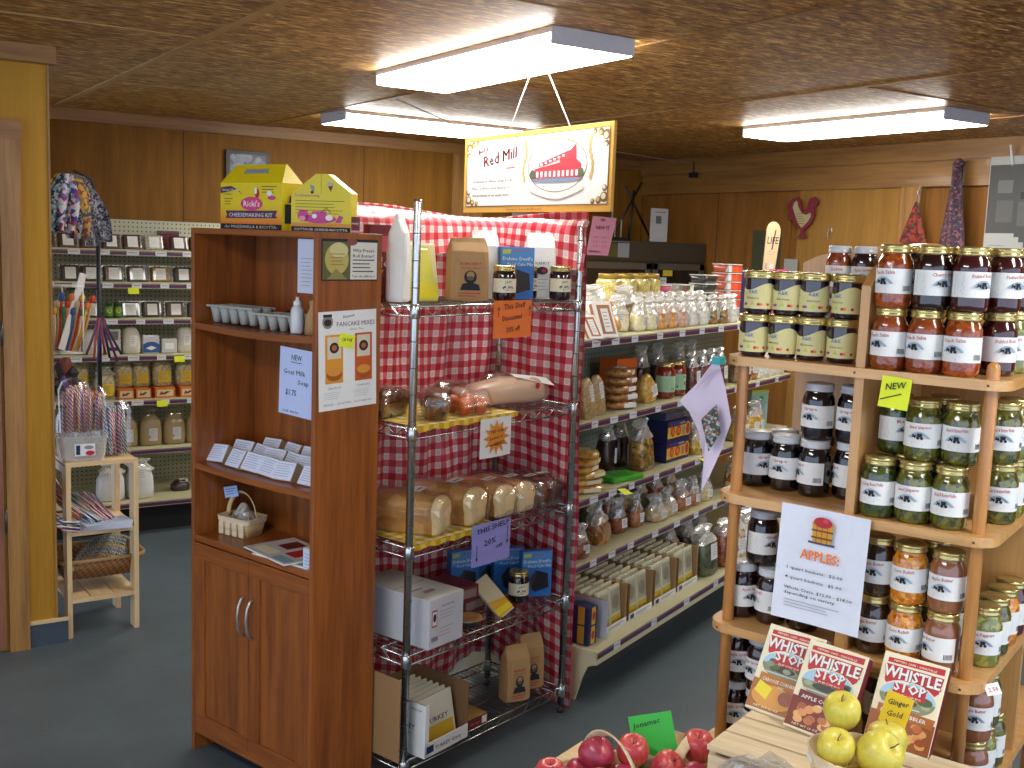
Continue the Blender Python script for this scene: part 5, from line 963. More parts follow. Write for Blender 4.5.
for i in range(6): GP(inst('ortub', tub, 'plastic_tub', plain('c4502c', .35, 0, .6), .13, .047, ['ltgrey', plain('d8502c', .4), plain('e05a34', .4), plain('c8452a', .4)], .35), 2.17, .36, t1 + .0472 * i, -20, 'clear tray with orange-red contents, number %s up in the tall stack beside the jelly jars' % ('one', 'two', 'three', 'four', 'five', 'six')[i], 'tub', 'orange trays on the top deck')
m = MB(); m.box(-.07, .07, 0, .04, 0, .262, 'navy', .002); m.text('COCOA', 0, .24, .016, -.0006, 'white', 'c', .07); GP(m.build('blue_box'), 2.33, .33, t1, 0, 'dark blue box showing just above the left jelly jars', 'box')
m = MB(); m.box(-.09, .09, 0, .04, 0, .262, plain('c2286a', .4), .002); m.text('Mixed', 0, .238, .014, -.0006, 'white', 'c', .05); GP(m.build('pink_box'), 2.41, .13, t1, 0, 'bright pink box showing just above the second jelly jar', 'box')
r = empty('tasting_sign'); m = MB(); m.tube([(0, 0, 0), (0, 0, .22)], .011, 10, 'white'); m.build('stick', r); m = MB(); m.prism([(-.045, .18), (.045, .18), (.055, .40)] + [(.055 * math.cos(PI * i / 12) , .40 + .05 * math.sin(PI * i / 12)) for i in range(1, 12)] + [(-.055, .40)], -.016, -.011, plain('c9aa82', .6)); y = -.0165
m.text('LIFE', 0, .335, .05, y, 'ink', 'c', .09, .1); m.tube([(0, -.018, .31), (.006, -.018, .36), (.012, -.018, .41)], .003, 4, 'ink'); m.lines(-.03, .035, .30, 2, .012, y, 'grey', .003); m.rect(-.035, -.02, .21, .24, y, 'grey'); m.rect(.0, .03, .215, .24, y, 'ltgrey'); m.build('sign_board', r)
GP(r, 2.44, .25, t1 + .025, -18, 'tan rounded LIFE sign on a white stick rising behind the small jelly jars', 'sign', rx=0, ry=6, s=1.12)
# second shelf
t2 = GZ[1]
def strip(f, w=.085, d=.04, h=.165): return inst('strip' + f, lambda: gbag(w, d, h, F[f], name='grain_bag', tie=False, lab=(.62, 0, .62), lw=.32, seed=9))
GP(strip('grain'), .20, .105, t2, -6, 'flat tan grain bag half behind the gingham cloth, second gondola shelf', 'bag', 'leaning tan grain bags', ry=-14)
GP(strip('grain'), .315, .125, t2, -6, 'flat tan grain bag leaning left beside the stack of flat nut bags', 'bag', 'leaning tan grain bags', ry=-13)
for i in range(5): GP(inst('fl', flatbag, .165, .11, .034, F['nuts']), .545 + .012 * (i % 2), .155, t2 + .034 * i, -18 + 9 * i, 'flat bag of golden brown nuts, number %s up in the nut bag pile' % ('one', 'two', 'three', 'four', 'five')[i], 'bag', 'piled flat nut bags')
m = MB(); m.box(-.075, .075, 0, .10, 0, .17, plain('d8651c', .5), .002); m.rect(-.06, .06, .09, .13, -.0006, plain('c04a14', .5)); GP(m.build('orange_box'), .90, .30, t2, -10, 'orange carton behind the pile of flat nut bags', 'box')
GP(gb('flg', .10, .06, .125, 'noodle', name='noodle_bag', tie=False, lab=(.7, 0, .4), seed=4), .80, .140, t2, -10, 'yellow noodle bag leaning beside the two red salsa jars', 'bag', ry=-18)
for i, (u, v, lb) in enumerate(((.985, .150, 'left one of two red salsa jars with green labels'), (1.105, .150, 'right one of two red salsa jars with green labels'))): GP(inst('quart', jar, 'salsa_jar', QUART, JC['salsa'], 'gold', '', 'green'), u, v, t2, -10 - 50 * i, lb, 'jar', 'red salsa jars on the gondola')
for i, (u, v) in enumerate(((1.235, .125), (1.345, .120), (1.455, .120), (1.56, .12))): GP(gb('bean', .085, .06, .15, 'beans', name='bean_bag', top=.05, lab=(.68, 0, .5), lw=.4), u, v, t2, -8, 'bag of reddish brown beans, %s in the row right of the salsa jars' % ('first', 'second', 'third', 'last')[i], 'bag', 'bean bags on the second gondola shelf', ry=-6)
for i, (u, v) in enumerate(((1.094, .33), (1.268, .33), (1.45, .30), (1.60, .30))): GP(gb('darkf', .12, .08, .15, 'choc', name='dried_fruit_bag', top=.07, lab=None), u, v, t2, 0, 'bag of dark dried fruit, %s in the back row of the second gondola shelf' % ('first', 'second', 'third', 'last')[i], 'bag', 'dark bags in the back row')
for i, (u, f, lab) in enumerate(((1.80, 'lightb', 1), (1.90, 'beans', 1), (2.00, 'nuts', 1), (2.10, 'whitey', 1), (2.20, 'whitey', 0), (2.31, 'whitey', 0), (2.42, 'whitey', 0))): GP(gb('sr' + f + str(lab), .09, .06, .11, f, name='snack_bag', top=.04, lab=(.5, 0, .55) if lab else None, lw=.5), u, .125, t2, -14, '%s bag, number %s seen through the gap between stand post and grape jars' % ({'lightb': 'light brown', 'beans': 'reddish', 'nuts': 'brown', 'whitey': 'whitish'}[f], ('one', 'two', 'three', 'four', 'five', 'six', 'seven')[i]), 'bag', 'bags at the right end of the second gondola shelf')
# third shelf
t3 = GZ[2]
for i in range(6): GP(inst('fn', flatbag, .19, .12, .028, F['noodle'], 'cream'), .235 + .014 * (i % 3), .145 + .01 * (i % 2), t3 + .0275 * i, -30 + 13 * i, 'flat bag of yellow noodles, number %s up in the pile beside the gingham cloth' % ('one', 'two', 'three', 'four', 'five', 'six')[i], 'bag', 'piled flat noodle bags')
m = MB(); m.box(-.10, .10, -.05, .06, 0, .022, plain('3fae22', .4, 0, .4), .006); m.add([(-.06, -.03, .0226), (.05, -.03, .0226), (.05, .02, .0226), (-.06, .02, .0226)], [(0, 1, 2, 3)], plain('2c8a1c', .5)); GP(m.build('green_packet'), .545, .130, t3, -12, 'bright green flat packet lying between the noodles and the tricolour pasta', 'packet')
GP(gb('tri', .125, .08, .175, 'pasta', name='pasta_bag', top=.06, lab=None), .80, .150, t3, -10, 'big bag of tricolour pasta left of the blue and yellow cartons', 'bag', ry=-9)
for i, (u, v) in enumerate(((.676, .27), (.80, .27))): GP(gb('dp', .11, .07, .16, 'choc', name='pasta_bag', top=.05, lab=(.75, 0, .4), lw=.2), u, v, t3, 0, '%s of two dark bags behind the green packet' % ('left', 'right')[i], 'bag', 'dark bags behind the green packet')
def pbox():
    m = MB(); w, d, h = .115, .13, .095; m.box(-w, w, 0, d, 0, h, 'navy', .0015); y = -.0006
    m.rect(-w + .001, w - .001, .016, .068, y, plain('d6a93a', .45)); m.rect(-w + .03, -w + .036, .03, .09, y - .0003, 'red')
    for cx, rr in ((-.062, .018), (-.005, .026)): m.disc(cx, .045, rr, .024, y - .0004, plain('b8371c', .45)); m.disc(cx, .045, rr * .62, .014, y - .0008, plain('d8733a', .45))
    m.rect(.032, .064, .022, .062, y - .0004, plain('8a8a5c', .4)); m.disc(.09, .046, .023, .034, y - .0004, plain('e0a070', .45)); m.disc(.09, .046, .018, .028, y - .0008, plain('b03a1c', .45)); m.rect(-w + .04, -.01, .072, .09, y - .0004, plain('2a3a80', .4)); m.text('PASTA', .03, .074, .014, y - .0008, 'white', 'c', .06)
    m.add([(w + .0006, .01, .016), (w + .0006, d - .01, .016), (w + .0006, d - .01, .068), (w + .0006, .01, .068)], [(0, 1, 2, 3)], plain('c79a30', .45)); return m.build('pasta_carton')
for i in range(2): GP(inst('pbox', pbox), 1.105, .120, t3 + .0955 * i, -2, 'dark blue and yellow carton with round food pictures, %s one' % ('lower', 'upper')[i], 'box', 'blue and yellow cartons on the third gondola shelf')
m = MB(); m.box(-.09, .09, 0, .11, 0, .035, plain('3c4664', .3, 0, .5), .004); m.add([(-.07, .01, .0355), (.07, .01, .0355), (.07, .08, .0355), (-.07, .08, .0355)], [(0, 1, 2, 3)], 'ltgrey'); GP(m.build('flat_packet'), 1.09, .135, t3 + .191, -4, 'flat blue-grey packet on top of the blue and yellow cartons', 'packet')
GP(gb('yel', .085, .06, .095, 'pastay', name='pasta_bag', top=.06, lab=(.68, 0, .5), lw=.4), 1.315, .130, t3, -8, 'small yellow bag right of the blue and yellow cartons', 'bag')
for i, (u, w_, f) in enumerate(((1.42, .1, 'pastay'), (1.55, .1, 'lightb'), (1.80, .09, 'pastay'), (1.905, .08, 'noodle'), (2.02, .115, 'noodle'), (2.13, .07, 'noodle'))): GP(gb('pa%s%s' % (f, w_), w_, .06, .13, f, name='pasta_bag', top=.06, lab=(.62, 0, .38), lw=.4), u, .115, t3, -14, '%s pasta bag with white label, number %s right of the blue cartons, third shelf' % ('curly' if i % 2 else 'yellow', ('one', 'two', 'three', 'four', 'five', 'six')[i]), 'bag', 'pasta bags right on the third gondola shelf', ry=-5 if i % 2 else 6)
m = MB(); m.box(-.07, .07, 0, .02, 0, .215, plain('9cc0ae', .5), .001); m.box(-.072, .072, -.001, .0, .2, .216, plain('b8c84a', .5)); m.disc(.01, .17, .018, .014, -.0016, 'green'); m.rect(-.05, .05, .05, .13, -.0016, plain('8ab4b8', .5)); GP(m.build('green_booklet'), 2.27, .16, t3, -20, 'pale green upright packet with yellow edge at the right end of the third gondola shelf', 'packet')
m = MB(); m.box(-.09, .09, 0, .05, 0, .035, 'dkred', .001); GP(m.build('dark_red_box'), 2.2, .2, t3 + .222, 0, 'thin dark red box on top behind the pale green packet', 'box')
# fourth shelf
t4 = GZ[3]; g = 'nut bags on the fourth gondola shelf'
for i, (u, v, w_, d_, h_, f, t, ry) in enumerate(((.205, .125, .09, .06, .085, 'nutr', 'small red-brown nut bag beside the gingham cloth', 0), (.455, .165, .11, .075, .125, 'nuts', 'large golden nut bag with tan label, leaning', -14), (.655, .185, .085, .065, .10, 'nutr', 'red-brown nut bag third from the left', -6), (.795, .175, .085, .065, .10, 'almond', 'brown almond bag with square white label', 0), (.955, .150, .115, .08, .07, 'cashew', 'low bag of pale cashews', 0),
        (1.095, .150, .095, .07, .08, 'cashew', 'pale nut bag with big slanted white label', -8), (1.235, .145, .10, .07, .095, 'almond', 'orange-brown nut bag second from the stand post', -6), (1.350, .140, .08, .06, .09, 'almond', 'orange-brown nut bag nearest the stand post', 0), (1.485, .135, .09, .06, .09, 'cashew', 'pale seed bag just behind the stand post', 0), (1.86, .13, .1, .07, .12, 'candy', 'reddish candy bag right of the stand post', 0))):
    GP(gb('n%d' % i, w_, d_, h_, f, name='nut_bag', top=.055, lab=(.66, 0, .45), lw=.42, labc='kraft' if i == 1 else 'white', seed=i), u, v, t4, -14, t + ' on the fourth gondola shelf', 'bag', g, ry=ry)
for i, (u, v) in enumerate(((.62, .31), (.78, .31), (.93, .31), (1.08, .30), (1.23, .29), (1.39, .29))): GP(gb('nb' + str(i % 3), .11, .08, .12, ('gpasta', 'nutr', 'speck')[i % 3], name='nut_bag', top=.06, lab=None), u, v, t4, 0, 'dim bag with clear twisted top, %s in the back row of the fourth gondola shelf' % ('first', 'second', 'third', 'fourth', 'fifth', 'sixth')[i], 'bag', 'back row bags on the fourth gondola shelf')
# base deck
t5 = .207
m = MB(); m.box(-.03, .03, 0, .09, 0, .15, 'navy', .001)
for z0 in (0, .076): m.rect(-.012, .016, z0 + .004, z0 + .072, -.0006, plain('d6b03a', .5)); m.rect(.018, .026, z0 + .05, z0 + .06, -.0007, 'red'); m.disc(.002, z0 + .038, .011, .018, -.001, plain('b8371c', .45))
for z0 in (.004, .08): m.add([(-.0306, .02, z0), (-.0306, .05, z0), (-.0306, .05, z0 + .07), (-.0306, .02, z0 + .07)], [(0, 1, 2, 3)], plain('c9a030', .5))
GP(m.build('pasta_carton'), .062, -.030, t5, -2, 'dark blue and yellow carton at the left end of the bottom gondola deck', 'box')
def noodlecarton():
    r = empty('display_carton'); m = MB(); L, D2 = .215, .24; m.box(0, .003, 0, D2, 0, .155, 'card'); m.box(L - .012, L, 0, D2, 0, .165, 'card'); m.box(0, L, D2 - .003, D2, 0, .16, 'card'); m.box(0, L, 0, D2, 0, .003, 'card'); m.box(.0, L, -.002, .001, 0, .026, 'white'); m.rect(.01, .045, .004, .022, -.0028, 'navy'); m.lines(.06, .2, .018, 2, .007, -.0028, 'grey', .003); m.build('carton_tray', r)
    for j in range(2):
        for i in range(6): m = MB(); m.at(.006 + j * .098, .010 + i * .036, .004, 0, -.10); m.box(0, .092, 0, .016, 0, .165, plain('d8d5b8', .25, 0, .6), .005); m.rect(.008, .084, .055, .15, -.0008, plain('aaa68a', .3)); m.disc(.046, .10, .028, .03, -.0012, plain('8a8672', .3)); m.rect(.004, .088, .006, .045, -.0008, plain('c9a81e', .4)); m.text('NOODLE', .046, .018, .014, -.0012, 'ink', 'c', .07); m.build('noodle_packet', r)
    return r
for i in range(4): GP(inst('ncart', noodlecarton), .150 + .240 * i, -.020, t5, 0, 'display carton of yellow noodle packets, %s from the left on the bottom gondola deck' % ('first', 'second', 'third', 'last')[i], 'box', 'noodle packet cartons')
m = MB(); m.box(-.002, .0, -.035, .13, 0, .155, plain('b8bcc8', .6)); m.at(-.0026, .05, 0, -PI / 2).text('88022210', 0, .13, .011, 0, 'ink', 'c', .05); GP(m.build('carton_side_sheet'), .142, -.015, t5, 0, 'upright pale grey carton side with a printed number left of the noodle packets', 'cardboard')
GP(gb('gn', .15, .10, .19, 'gpasta', name='noodle_bag', top=.05, lab=(.62, 0, .62), lw=.34), 1.215, .000, t5, -12, 'large bag of green spinach noodles right of the noodle cartons', 'bag', ry=-8)
for i, (u, f, t) in enumerate(((1.41, 'nutr', 'brown bag right of the green noodles, left of the stand post'), (1.56, 'candy', 'wrapped candy bag just right of the stand post'), (1.72, 'whitey', 'clear bag with white labels beside the dark jars'), (1.88, 'candy', 'bag of red and orange candy deeper along the bottom deck'))): GP(gb('bb' + f, .13, .09, .18, f, name='candy_bag', top=.05, lab=(.5, 0, .4), lw=.5), u, -.010, t5, -10, t, 'bag', 'large bags on the bottom gondola deck')
for i, (u, v) in enumerate(((1.15, .17), (1.33, .16), (1.5, .16))): GP(gb('bd', .14, .10, .17, 'choc', name='candy_bag', top=.06, lab=None), u, v, t5, 0, 'dark bag behind the spinach noodles, %s of three' % ('left', 'middle', 'right')[i], 'bag', 'dark bags on the bottom gondola deck')

# ------------------------------------------------------------------ wall shelving at the back left
AZ = (1.612, 1.430, 1.228, 1.022, .766, .480, .198)
a0 = empty('wall_shelving'); X0, X1 = .88, 2.95
m = MB(); m.box(X0, X1, 6.66, 6.68, .1, 1.78, 'beige'); pegs(m, X0, X1, .1, 1.78, 6.659, 'peg'); m.build('pegboard_back', a0)
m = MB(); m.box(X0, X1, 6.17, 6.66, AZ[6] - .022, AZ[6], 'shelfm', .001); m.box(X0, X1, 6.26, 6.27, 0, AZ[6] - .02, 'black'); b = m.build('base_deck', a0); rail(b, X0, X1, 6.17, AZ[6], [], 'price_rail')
for k, z in enumerate(AZ[:6]):
    m = MB(); m.box(X0, X1, 6.28, 6.66, z - .02, z, 'shelfm', .001); s_ = m.build('shelf', a0); rail(s_, X0, X1, 6.28, z, [1.05 + .155 * i + .02 * (k % 3) for i in range(7)] if k < 5 else [], 'price_rail', k + 5)
put(a0, 'R', 0, 0, 0, 0, 'cream wall shelving with pegboard back and purple price rails at the back left', 'shelving')
def R(o, x, y, z, rz, lb, cat, grp=None, **k): put(o, 'R', x, y, z + .001, rz, lb, cat, grp, **k)
def clam(fill, w=.112, h=.094, d=.05):
    r = empty('clear_clamshell'); m = MB(); m.box(-w / 2 + .004, w / 2 - .004, 0, d, .002, h - .004, fill, .010); m.build('packed_goods', r); m = MB(); m.box(-w / 2 - .003, w / 2 + .003, d * .5, d * .58, 0, h + .004, 'clam'); m.build('clear_shell', r)
    m = MB(); m.box(-w * .24, w * .26, -.0015, -.0005, h * .14, h * .82, 'white'); m.lines(-w * .18, w * .2, h * .7, 4, h * .12, -.002, 'ltgrey', .002); m.build('paper_label', r); return r
CF = {'brown': mottle('brown_granules', ['4a3020', '5c4030', '382418'], 120, .3, .8), 'dark': mottle('dark_granules', ['241a16', '34261e', '181210'], 120, .3, .8), 'gold': mottle('golden_granules', ['8a6a24', 'a07e34', '6c5018'], 120, .3, .8), 'red': mottle('dark_red_granules', ['3c1016', '50181e', '280a0e'], 120, .3, .8), 'pale': mottle('pale_granules', ['a8a494', 'bcb8a8', '908c7c'], 120, .3, .8)}
rows = ((0, 6.36, ((1.08, 'brown'), (1.195, 'brown'), (1.31, 'brown'), (1.425, 'brown'), (1.54, 'brown'), (1.66, 'pale'), (1.80, 'red'), (1.92, 'brown'))), (1, 6.34, ((1.20, 'dark'), (1.31, 'dark'), (1.43, 'brown'), (1.56, 'brown'), (1.69, 'gold'), (1.82, 'dark'))), (2, 6.34, ((1.18, 'dark'), (1.30, 'dark'), (1.520, 'dark'), (1.640, 'dark'), (1.775, 'brown'), (1.90, 'dark'))))
nm = {'brown': 'brown', 'dark': 'dark', 'gold': 'golden', 'red': 'dark red', 'pale': 'whitish'}; od = ('first', 'second', 'third', 'fourth', 'fifth', 'sixth', 'seventh', 'eighth')
for k, y, its in rows:
    for i, (x, c) in enumerate(its): R(inst('cl' + c, clam, CF[c]), x, y, AZ[k], 0, 'clear box of %s goods with white label, %s from the left, %s back shelf' % (nm[c], od[i], ('top', 'second', 'third')[k]), 'plastic box', 'clear boxes on the %s back shelf' % ('top', 'second', 'third')[k], rx=-22 if k == 0 else -12)
for i in range(5): m = MB(); m.box(-.055, .055, 0, .09, 0, .022, 'dkred' if i % 2 else plain('4a2a30', .3, 0, .6), .004); m.rect(-.04, .04, .006, .016, -.0006, 'dkred'); R(m.build('dark_red_tray'), 1.79, 6.52, AZ[0] + .022 * i, 0, 'flat dark red tray, number %s up in the stack on the top back shelf' % ('one', 'two', 'three', 'four', 'five')[i], 'tray', 'stacked dark red trays')
r = empty('spice_bottle'); m = MB(); m.lathe([(.019, 0), (.021, .004), (.021, .062), (.018, .070)], 18, 'dkgreen'); m.build('bottle_body', r); m = MB(); m.lathe([(.0195, .068), (.0195, .088), (.017, .090)], 18, 'dkgreen'); m.build('cap', r); m = MB(); m.sheet(lambda a, b: ((a - .5) * .12, -.0006, .012 + .052 * b), 16, 1, plain('4f8a3a', .5)); m.disc(0, .042, .014, .013, -.0012, plain('d8bc1e', .5)); m.warp(0, .0212); m.build('label', r); reg(r)
for i, x in enumerate((1.392, 1.440)): R(r if i == 0 else dup(r), x, 6.31, AZ[2], 0, '%s of two small green and yellow spice bottles' % ('left', 'right')[i], 'bottle', 'spice bottles')
def fb(k, w, d, h, f, **kw): return inst('fb' + k, lambda: gbag(w, d, h, F[f], **kw))
R(fb('fl4', .11, .07, .14, 'flour', name='flour_bag', tie=False, lab=(.6, 0, .5), seed=2), 1.20, 6.36, AZ[3], 0, 'pale flour bag leftmost on the fourth back shelf', 'bag', 'pale bags on the fourth back shelf')
R(fb('fl4', .11, .07, .14, 'flour', name='flour_bag', tie=False), 1.31, 6.34, AZ[3], 0, 'pale flour bag second from the left on the fourth back shelf', 'bag', 'pale bags on the fourth back shelf')
m = MB(); m.box(-.043, .043, 0, .05, 0, .14, plain('c9c9c4', .6), .001); m.rect(-.03, .03, .08, .13, -.0006, plain('7a7478', .6)); m.rect(-.02, .03, .02, .04, -.0006, 'navy'); R(m.build('printed_box'), 1.412, 6.31, AZ[3], 0, 'pale printed box between flour bags on the fourth back shelf', 'box')
R(fb('fl4b', .10, .08, .15, 'flour', name='flour_bag', tie=False, lab=(.55, 0, .5), seed=5), 1.518, 6.34, AZ[3], 0, 'round-topped pale flour bag in the middle of the fourth back shelf', 'bag', 'pale bags on the fourth back shelf')
m = MB(); m.box(-.048, .048, 0, .05, 0, .105, plain('d0d0d4', .4, 0, .4), .008); m.rect(-.046, .046, .006, .055, -.0006, plain('2c5a98', .4)); m.disc(.0, .05, .04, .018, -.001, plain('2c5a98', .4)); m.poly([(-.03, .03), (.0, .045), (.03, .032), (.0, .02)], -.0014, 'white'); R(m.build('salt_pack'), 1.624, 6.31, AZ[3], 0, 'white and blue pack on the fourth back shelf', 'packet')
m = MB(); m.box(-.045, .045, 0, .04, 0, .085, plain('c6c8c6', .3, 0, .5), .010); m.rect(-.025, .025, .025, .06, -.0006, 'white'); R(m.build('white_pack'), 1.728, 6.31, AZ[3], 0, 'small shiny white pack right of the blue and white one', 'packet')
R(fb('fl4b', .10, .08, .15, 'flour', name='flour_bag', tie=False), 1.83, 6.36, AZ[3], 0, 'pale bag nearest the bookcase on the fourth back shelf', 'bag', 'pale bags on the fourth back shelf')
def yb(): return inst('yb', lambda: gbag(.115, .07, .155, mottle('pale_mix', ['b0a47c', 'c2b68e', '9a8e68'], 120), name='mix_bag', top=.03, lab=(.55, 0, .36), labc=plain('dcb91c', .5), lw=.6))
for i, (x, y, z, s) in enumerate(((1.245, 6.40, .05, 1), (1.372, 6.34, 0, 1), (1.482, 6.38, .06, .95), (1.578, 6.38, .06, .92), (1.70, 6.38, .06, 1.02), (1.83, 6.38, .06, 1))): R(yb(), x, y, AZ[4] + z, 0, 'clear bag with yellow label, %s from the left on the fifth back shelf' % od[i], 'bag', 'yellow labelled bags', s=s)
def obox():
    m = MB(); m.box(-.05, .05, 0, .14, 0, .058, plain('c86a1e', .5), .001); m.rect(-.04, .04, .01, .048, -.0006, plain('cfc49c', .5)); m.poly([(-.03, .018), (-.02, .04), (-.01, .03), (.01, .04), (.025, .035), (.0, .02)], -.001, plain('8a2a1c', .5)); return m.build('orange_display_box')
for i, (x, s) in enumerate(((1.262, 1), (1.478, .85), (1.574, .85), (1.695, 1.15), (1.83, .95))): R(inst('obox', obox), x, 6.285, AZ[4], 0, 'low orange box, %s from the left under the yellow labelled bags' % od[i], 'box', 'orange display boxes', s=(s, 1, 1))
for i, x in enumerate((1.22, 1.36, 1.495, 1.632, 1.768, 1.90)): R(inst('bfl', lambda: gbag(.135, .10, .175, F['bflour'], name='flour_bag', top=.045, lab=(.55, 0, .38), lw=.36, labc='ltgrey', topm='film')), x, 6.38, AZ[5], 0, 'big bag of light brown flour, %s from the left on the sixth back shelf' % od[i], 'bag', 'brown flour bags')
for i, (x, s) in enumerate(((1.385, 1), (1.545, 1.02))): R(inst('sug', lambda: gbag(.15, .11, .18, F['wsugar'], name='sugar_bag', top=.04, lab=(.5, 0, .78), lw=.3)), x, 6.27, AZ[6], 0, '%s of two white sugar bags on the lowest back shelf behind the pine rack' % ('left', 'right')[i], 'bag', 'white sugar bags', s=s)
m = MB(); m.loft([(0, .05, .04, .7, 0, 0), (.03, .055, .045, .7, 0, 0), (.06, .03, .02, 1, 0, 0)], 14, 'darkp'); m.add([(-.01, -.03, .055), (.045, -.02, .05), (.05, .02, .062), (0, .02, .066)], [(0, 1, 2, 3)], 'white'); R(m.build('dark_pouch'), 1.80, 6.36, AZ[6], 0, 'dark pouch with white label on the lowest back shelf next to the bookcase', 'bag')
m = MB(); m.add([(0, 0, 0), (.06, 0, 0), (.062, -.002, -.035), (.002, -.002, -.035)], [(0, 1, 2, 3)], 'postit'); o = m.build('sticky_note'); reg(o)
for i, (x, z, t) in enumerate(((1.485, 1.400, 'second'), (1.74, 1.01, 'fourth'), (1.64, .755, 'fifth'))): R(o if i == 0 else dup(o), x, 6.262, z, 0, 'yellow note on the purple rail of the %s back shelf' % t, 'note', 'notes on the back shelf rails')

# ------------------------------------------------------------------ pine rack with candy sticks
pr = empty('pine_rack'); PW, PD = .295, .36
for x in (0, PW - .020):
    for y in (-.001, PD - .070): m = MB(); m.box(x, x + .020, y, y + .070, 0, .735, 'pine', .001); m.build('leg', pr)
for z in (.15, .44, .735):
    m = MB(); m.box(0, PW, .0, .018, z, z + .018, 'pinex', .001); m.box(0, PW, PD - .02, PD - .002, z, z + .018, 'pinex', .001)
    for k in range(3 if z < .7 else 1):
        w_ = (PW - .01) / 3 if z < .7 else PW - .006; m.box(.004 + k * (w_ + .003), .004 + k * (w_ + .003) + w_ - .004, .018, PD - .02, z + .004, z + .017, 'piney', .001)
    m.build('shelf', pr)
for x in (.001, PW - .019): m = MB(); m.box(x, x + .018, .018, PD - .02, .70, .735, 'piney'); m.build('side_rail', pr)
put(pr, 'P', 0, 0, 0, 2, 'small bare pine rack with slatted shelves standing beside the golden wall', 'rack')
CS = []
for nm_, a_, b_ in (('candy_stick_red', 'a8283c', 'd6c8cc'), ('candy_stick_blue', '3a4468', 'c6ccd6'), ('candy_stick_purple', '5c2a5c', 'b8a0b4'), ('candy_stick_orange', 'b85a24', 'd6c08c'), ('candy_stick_green', '3c5c48', 'b4c4b4')):
    t = NT(nm_); s_ = t.sep(t.co()); f_ = t.math('GREATER_THAN', t.math('FRACT', t.math('ADD', t.math('MULTIPLY', s_[2], 55), t.math('MULTIPLY', s_[0], 90))), .5); CS.append(t.fin(t.mix(f_, lin(a_), lin(b_)), .3, 0, .5))
def sticks(nm_, n, w, d, h, cols, seed, tilt=.12):
    r = empty(nm_); r_ = random.Random(seed); k = 0
    for i in range(n):
        x, y = r_.uniform(-w, w), r_.uniform(-d, d); m = MB(); dx = r_.uniform(-tilt, tilt) * h * .3; m.tube([(x, y, .004), (x + dx, y, h * r_.uniform(.85, 1))], .0055, 6, CS[cols[i % len(cols)]]); m.build('candy_stick', r)
    m = MB(); m.loft([(0, w * 1.15 + .006, d * 1.15 + .006, .6, 0, 0), (h * .9, w * 1.25 + .008, d * 1.25 + .008, .6, 0, 0), (h * 1.08, w * 1.1, d * 1.0, .8, 0, 0), (h * 1.16, w * .5, d * .5, 1, 0, 0)], 16, 'clam', False); m.jit(.003, seed); m.build('clear_bag', r); return r
ZP = .7535
r = empty('clear_plastic_tray'); m = MB(); m.loft([(0, .085, .06, .3, 0, 0), (.105, .10, .072, .3, 0, 0), (.105, .096, .068, .3, 0, 0), (.004, .082, .056, .3, 0, 0)], 32, 'filmw', False); m.build('tray_body', r); m = MB(); m.rect(-.035, .045, .025, .075, -.070, 'white'); m.rect(-.030, -.014, .03, .07, -.0706, 'navy'); m.disc(.025, .036, .018, .010, -.0708, 'red'); m.disc(.02, .06, .018, .008, -.0708, 'grey'); m.build('label', r)
put(r, 'P', .080, .085, ZP, -4, 'clear plastic tray with white label on top of the pine rack', 'tray')
put(sticks('candy_stick_bundle', 22, .045, .035, .20, (0, 2, 0, 3), 3), 'P', .055, .095, ZP + .112, 0, 'bag of red and white striped candy sticks above the clear tray', 'candy', 'candy stick bags on the pine rack')
put(sticks('candy_stick_bundle', 14, .030, .03, .17, (2, 0, 3), 6), 'P', .140, .110, ZP + .112, 0, 'bag of darker red and purple candy sticks right of the striped one', 'candy', 'candy stick bags on the pine rack')
put(sticks('candy_stick_bundle', 26, .048, .04, .215, (1, 4, 2, 0), 9, .5), 'P', .228, .120, ZP, 0, 'bag of blue, grey and red candy sticks at the right of the rack top', 'candy', 'candy stick bags on the pine rack', rx=-8)
def bundle(c, n, L, seed):
    r = empty('beaded_bundle'); r_ = random.Random(seed)
    for i in range(n): m = MB(); x = r_.uniform(-.035, .035); z = .008 + .01 * (i % 4); m.tube([(x, 0, z), (x + r_.uniform(-.01, .01), L * .5, z + .012), (x + r_.uniform(-.02, .02), L, z + .05)], .006, 6, CS[c[i % len(c)]]); m.build('strand', r)
    return r
put(bundle((1, 4, 1), 14, .20, 1), 'P', .130, .030, .457, 30, 'bundle of dark blue and grey striped sticks on the rack middle shelf', 'bundle', 'stick bundles on the rack', rx=16)
put(bundle((0, 0, 2), 10, .18, 2), 'P', .180, .050, .457, 24, 'bundle of red striped sticks on the rack middle shelf', 'bundle', 'stick bundles on the rack', rx=14)
put(bundle((3, 2, 3), 14, .22, 3), 'P', .075, .080, .487, 40, 'bundle of orange and yellow sticks higher at the left of the rack', 'bundle', 'stick bundles on the rack', rx=24)
put(bundle((0, 1), 8, .12, 4), 'P', .055, .010, .457, 80, 'small red bundle at the front left of the rack middle shelf', 'bundle', 'stick bundles on the rack')
for i in range(6): m = MB(); m.box(-.10, .10, -.05, .05, 0, .004, plain('c6cede', .6)); m.add([(-.09, -.045, .0042), (.09, -.045, .0042), (.09, .045, .0042), (-.09, .045, .0042)], [(0, 1, 2, 3)], plain('b4bed4', .6)); put(m.build('paper_pad'), 'P', .165, .045, .458 + .0046 * i, -6 + 3 * i, 'white booklet, number %s up in the small pile at the front of the rack' % ('one', 'two', 'three', 'four', 'five', 'six')[i], 'booklet', 'white booklets on the rack')
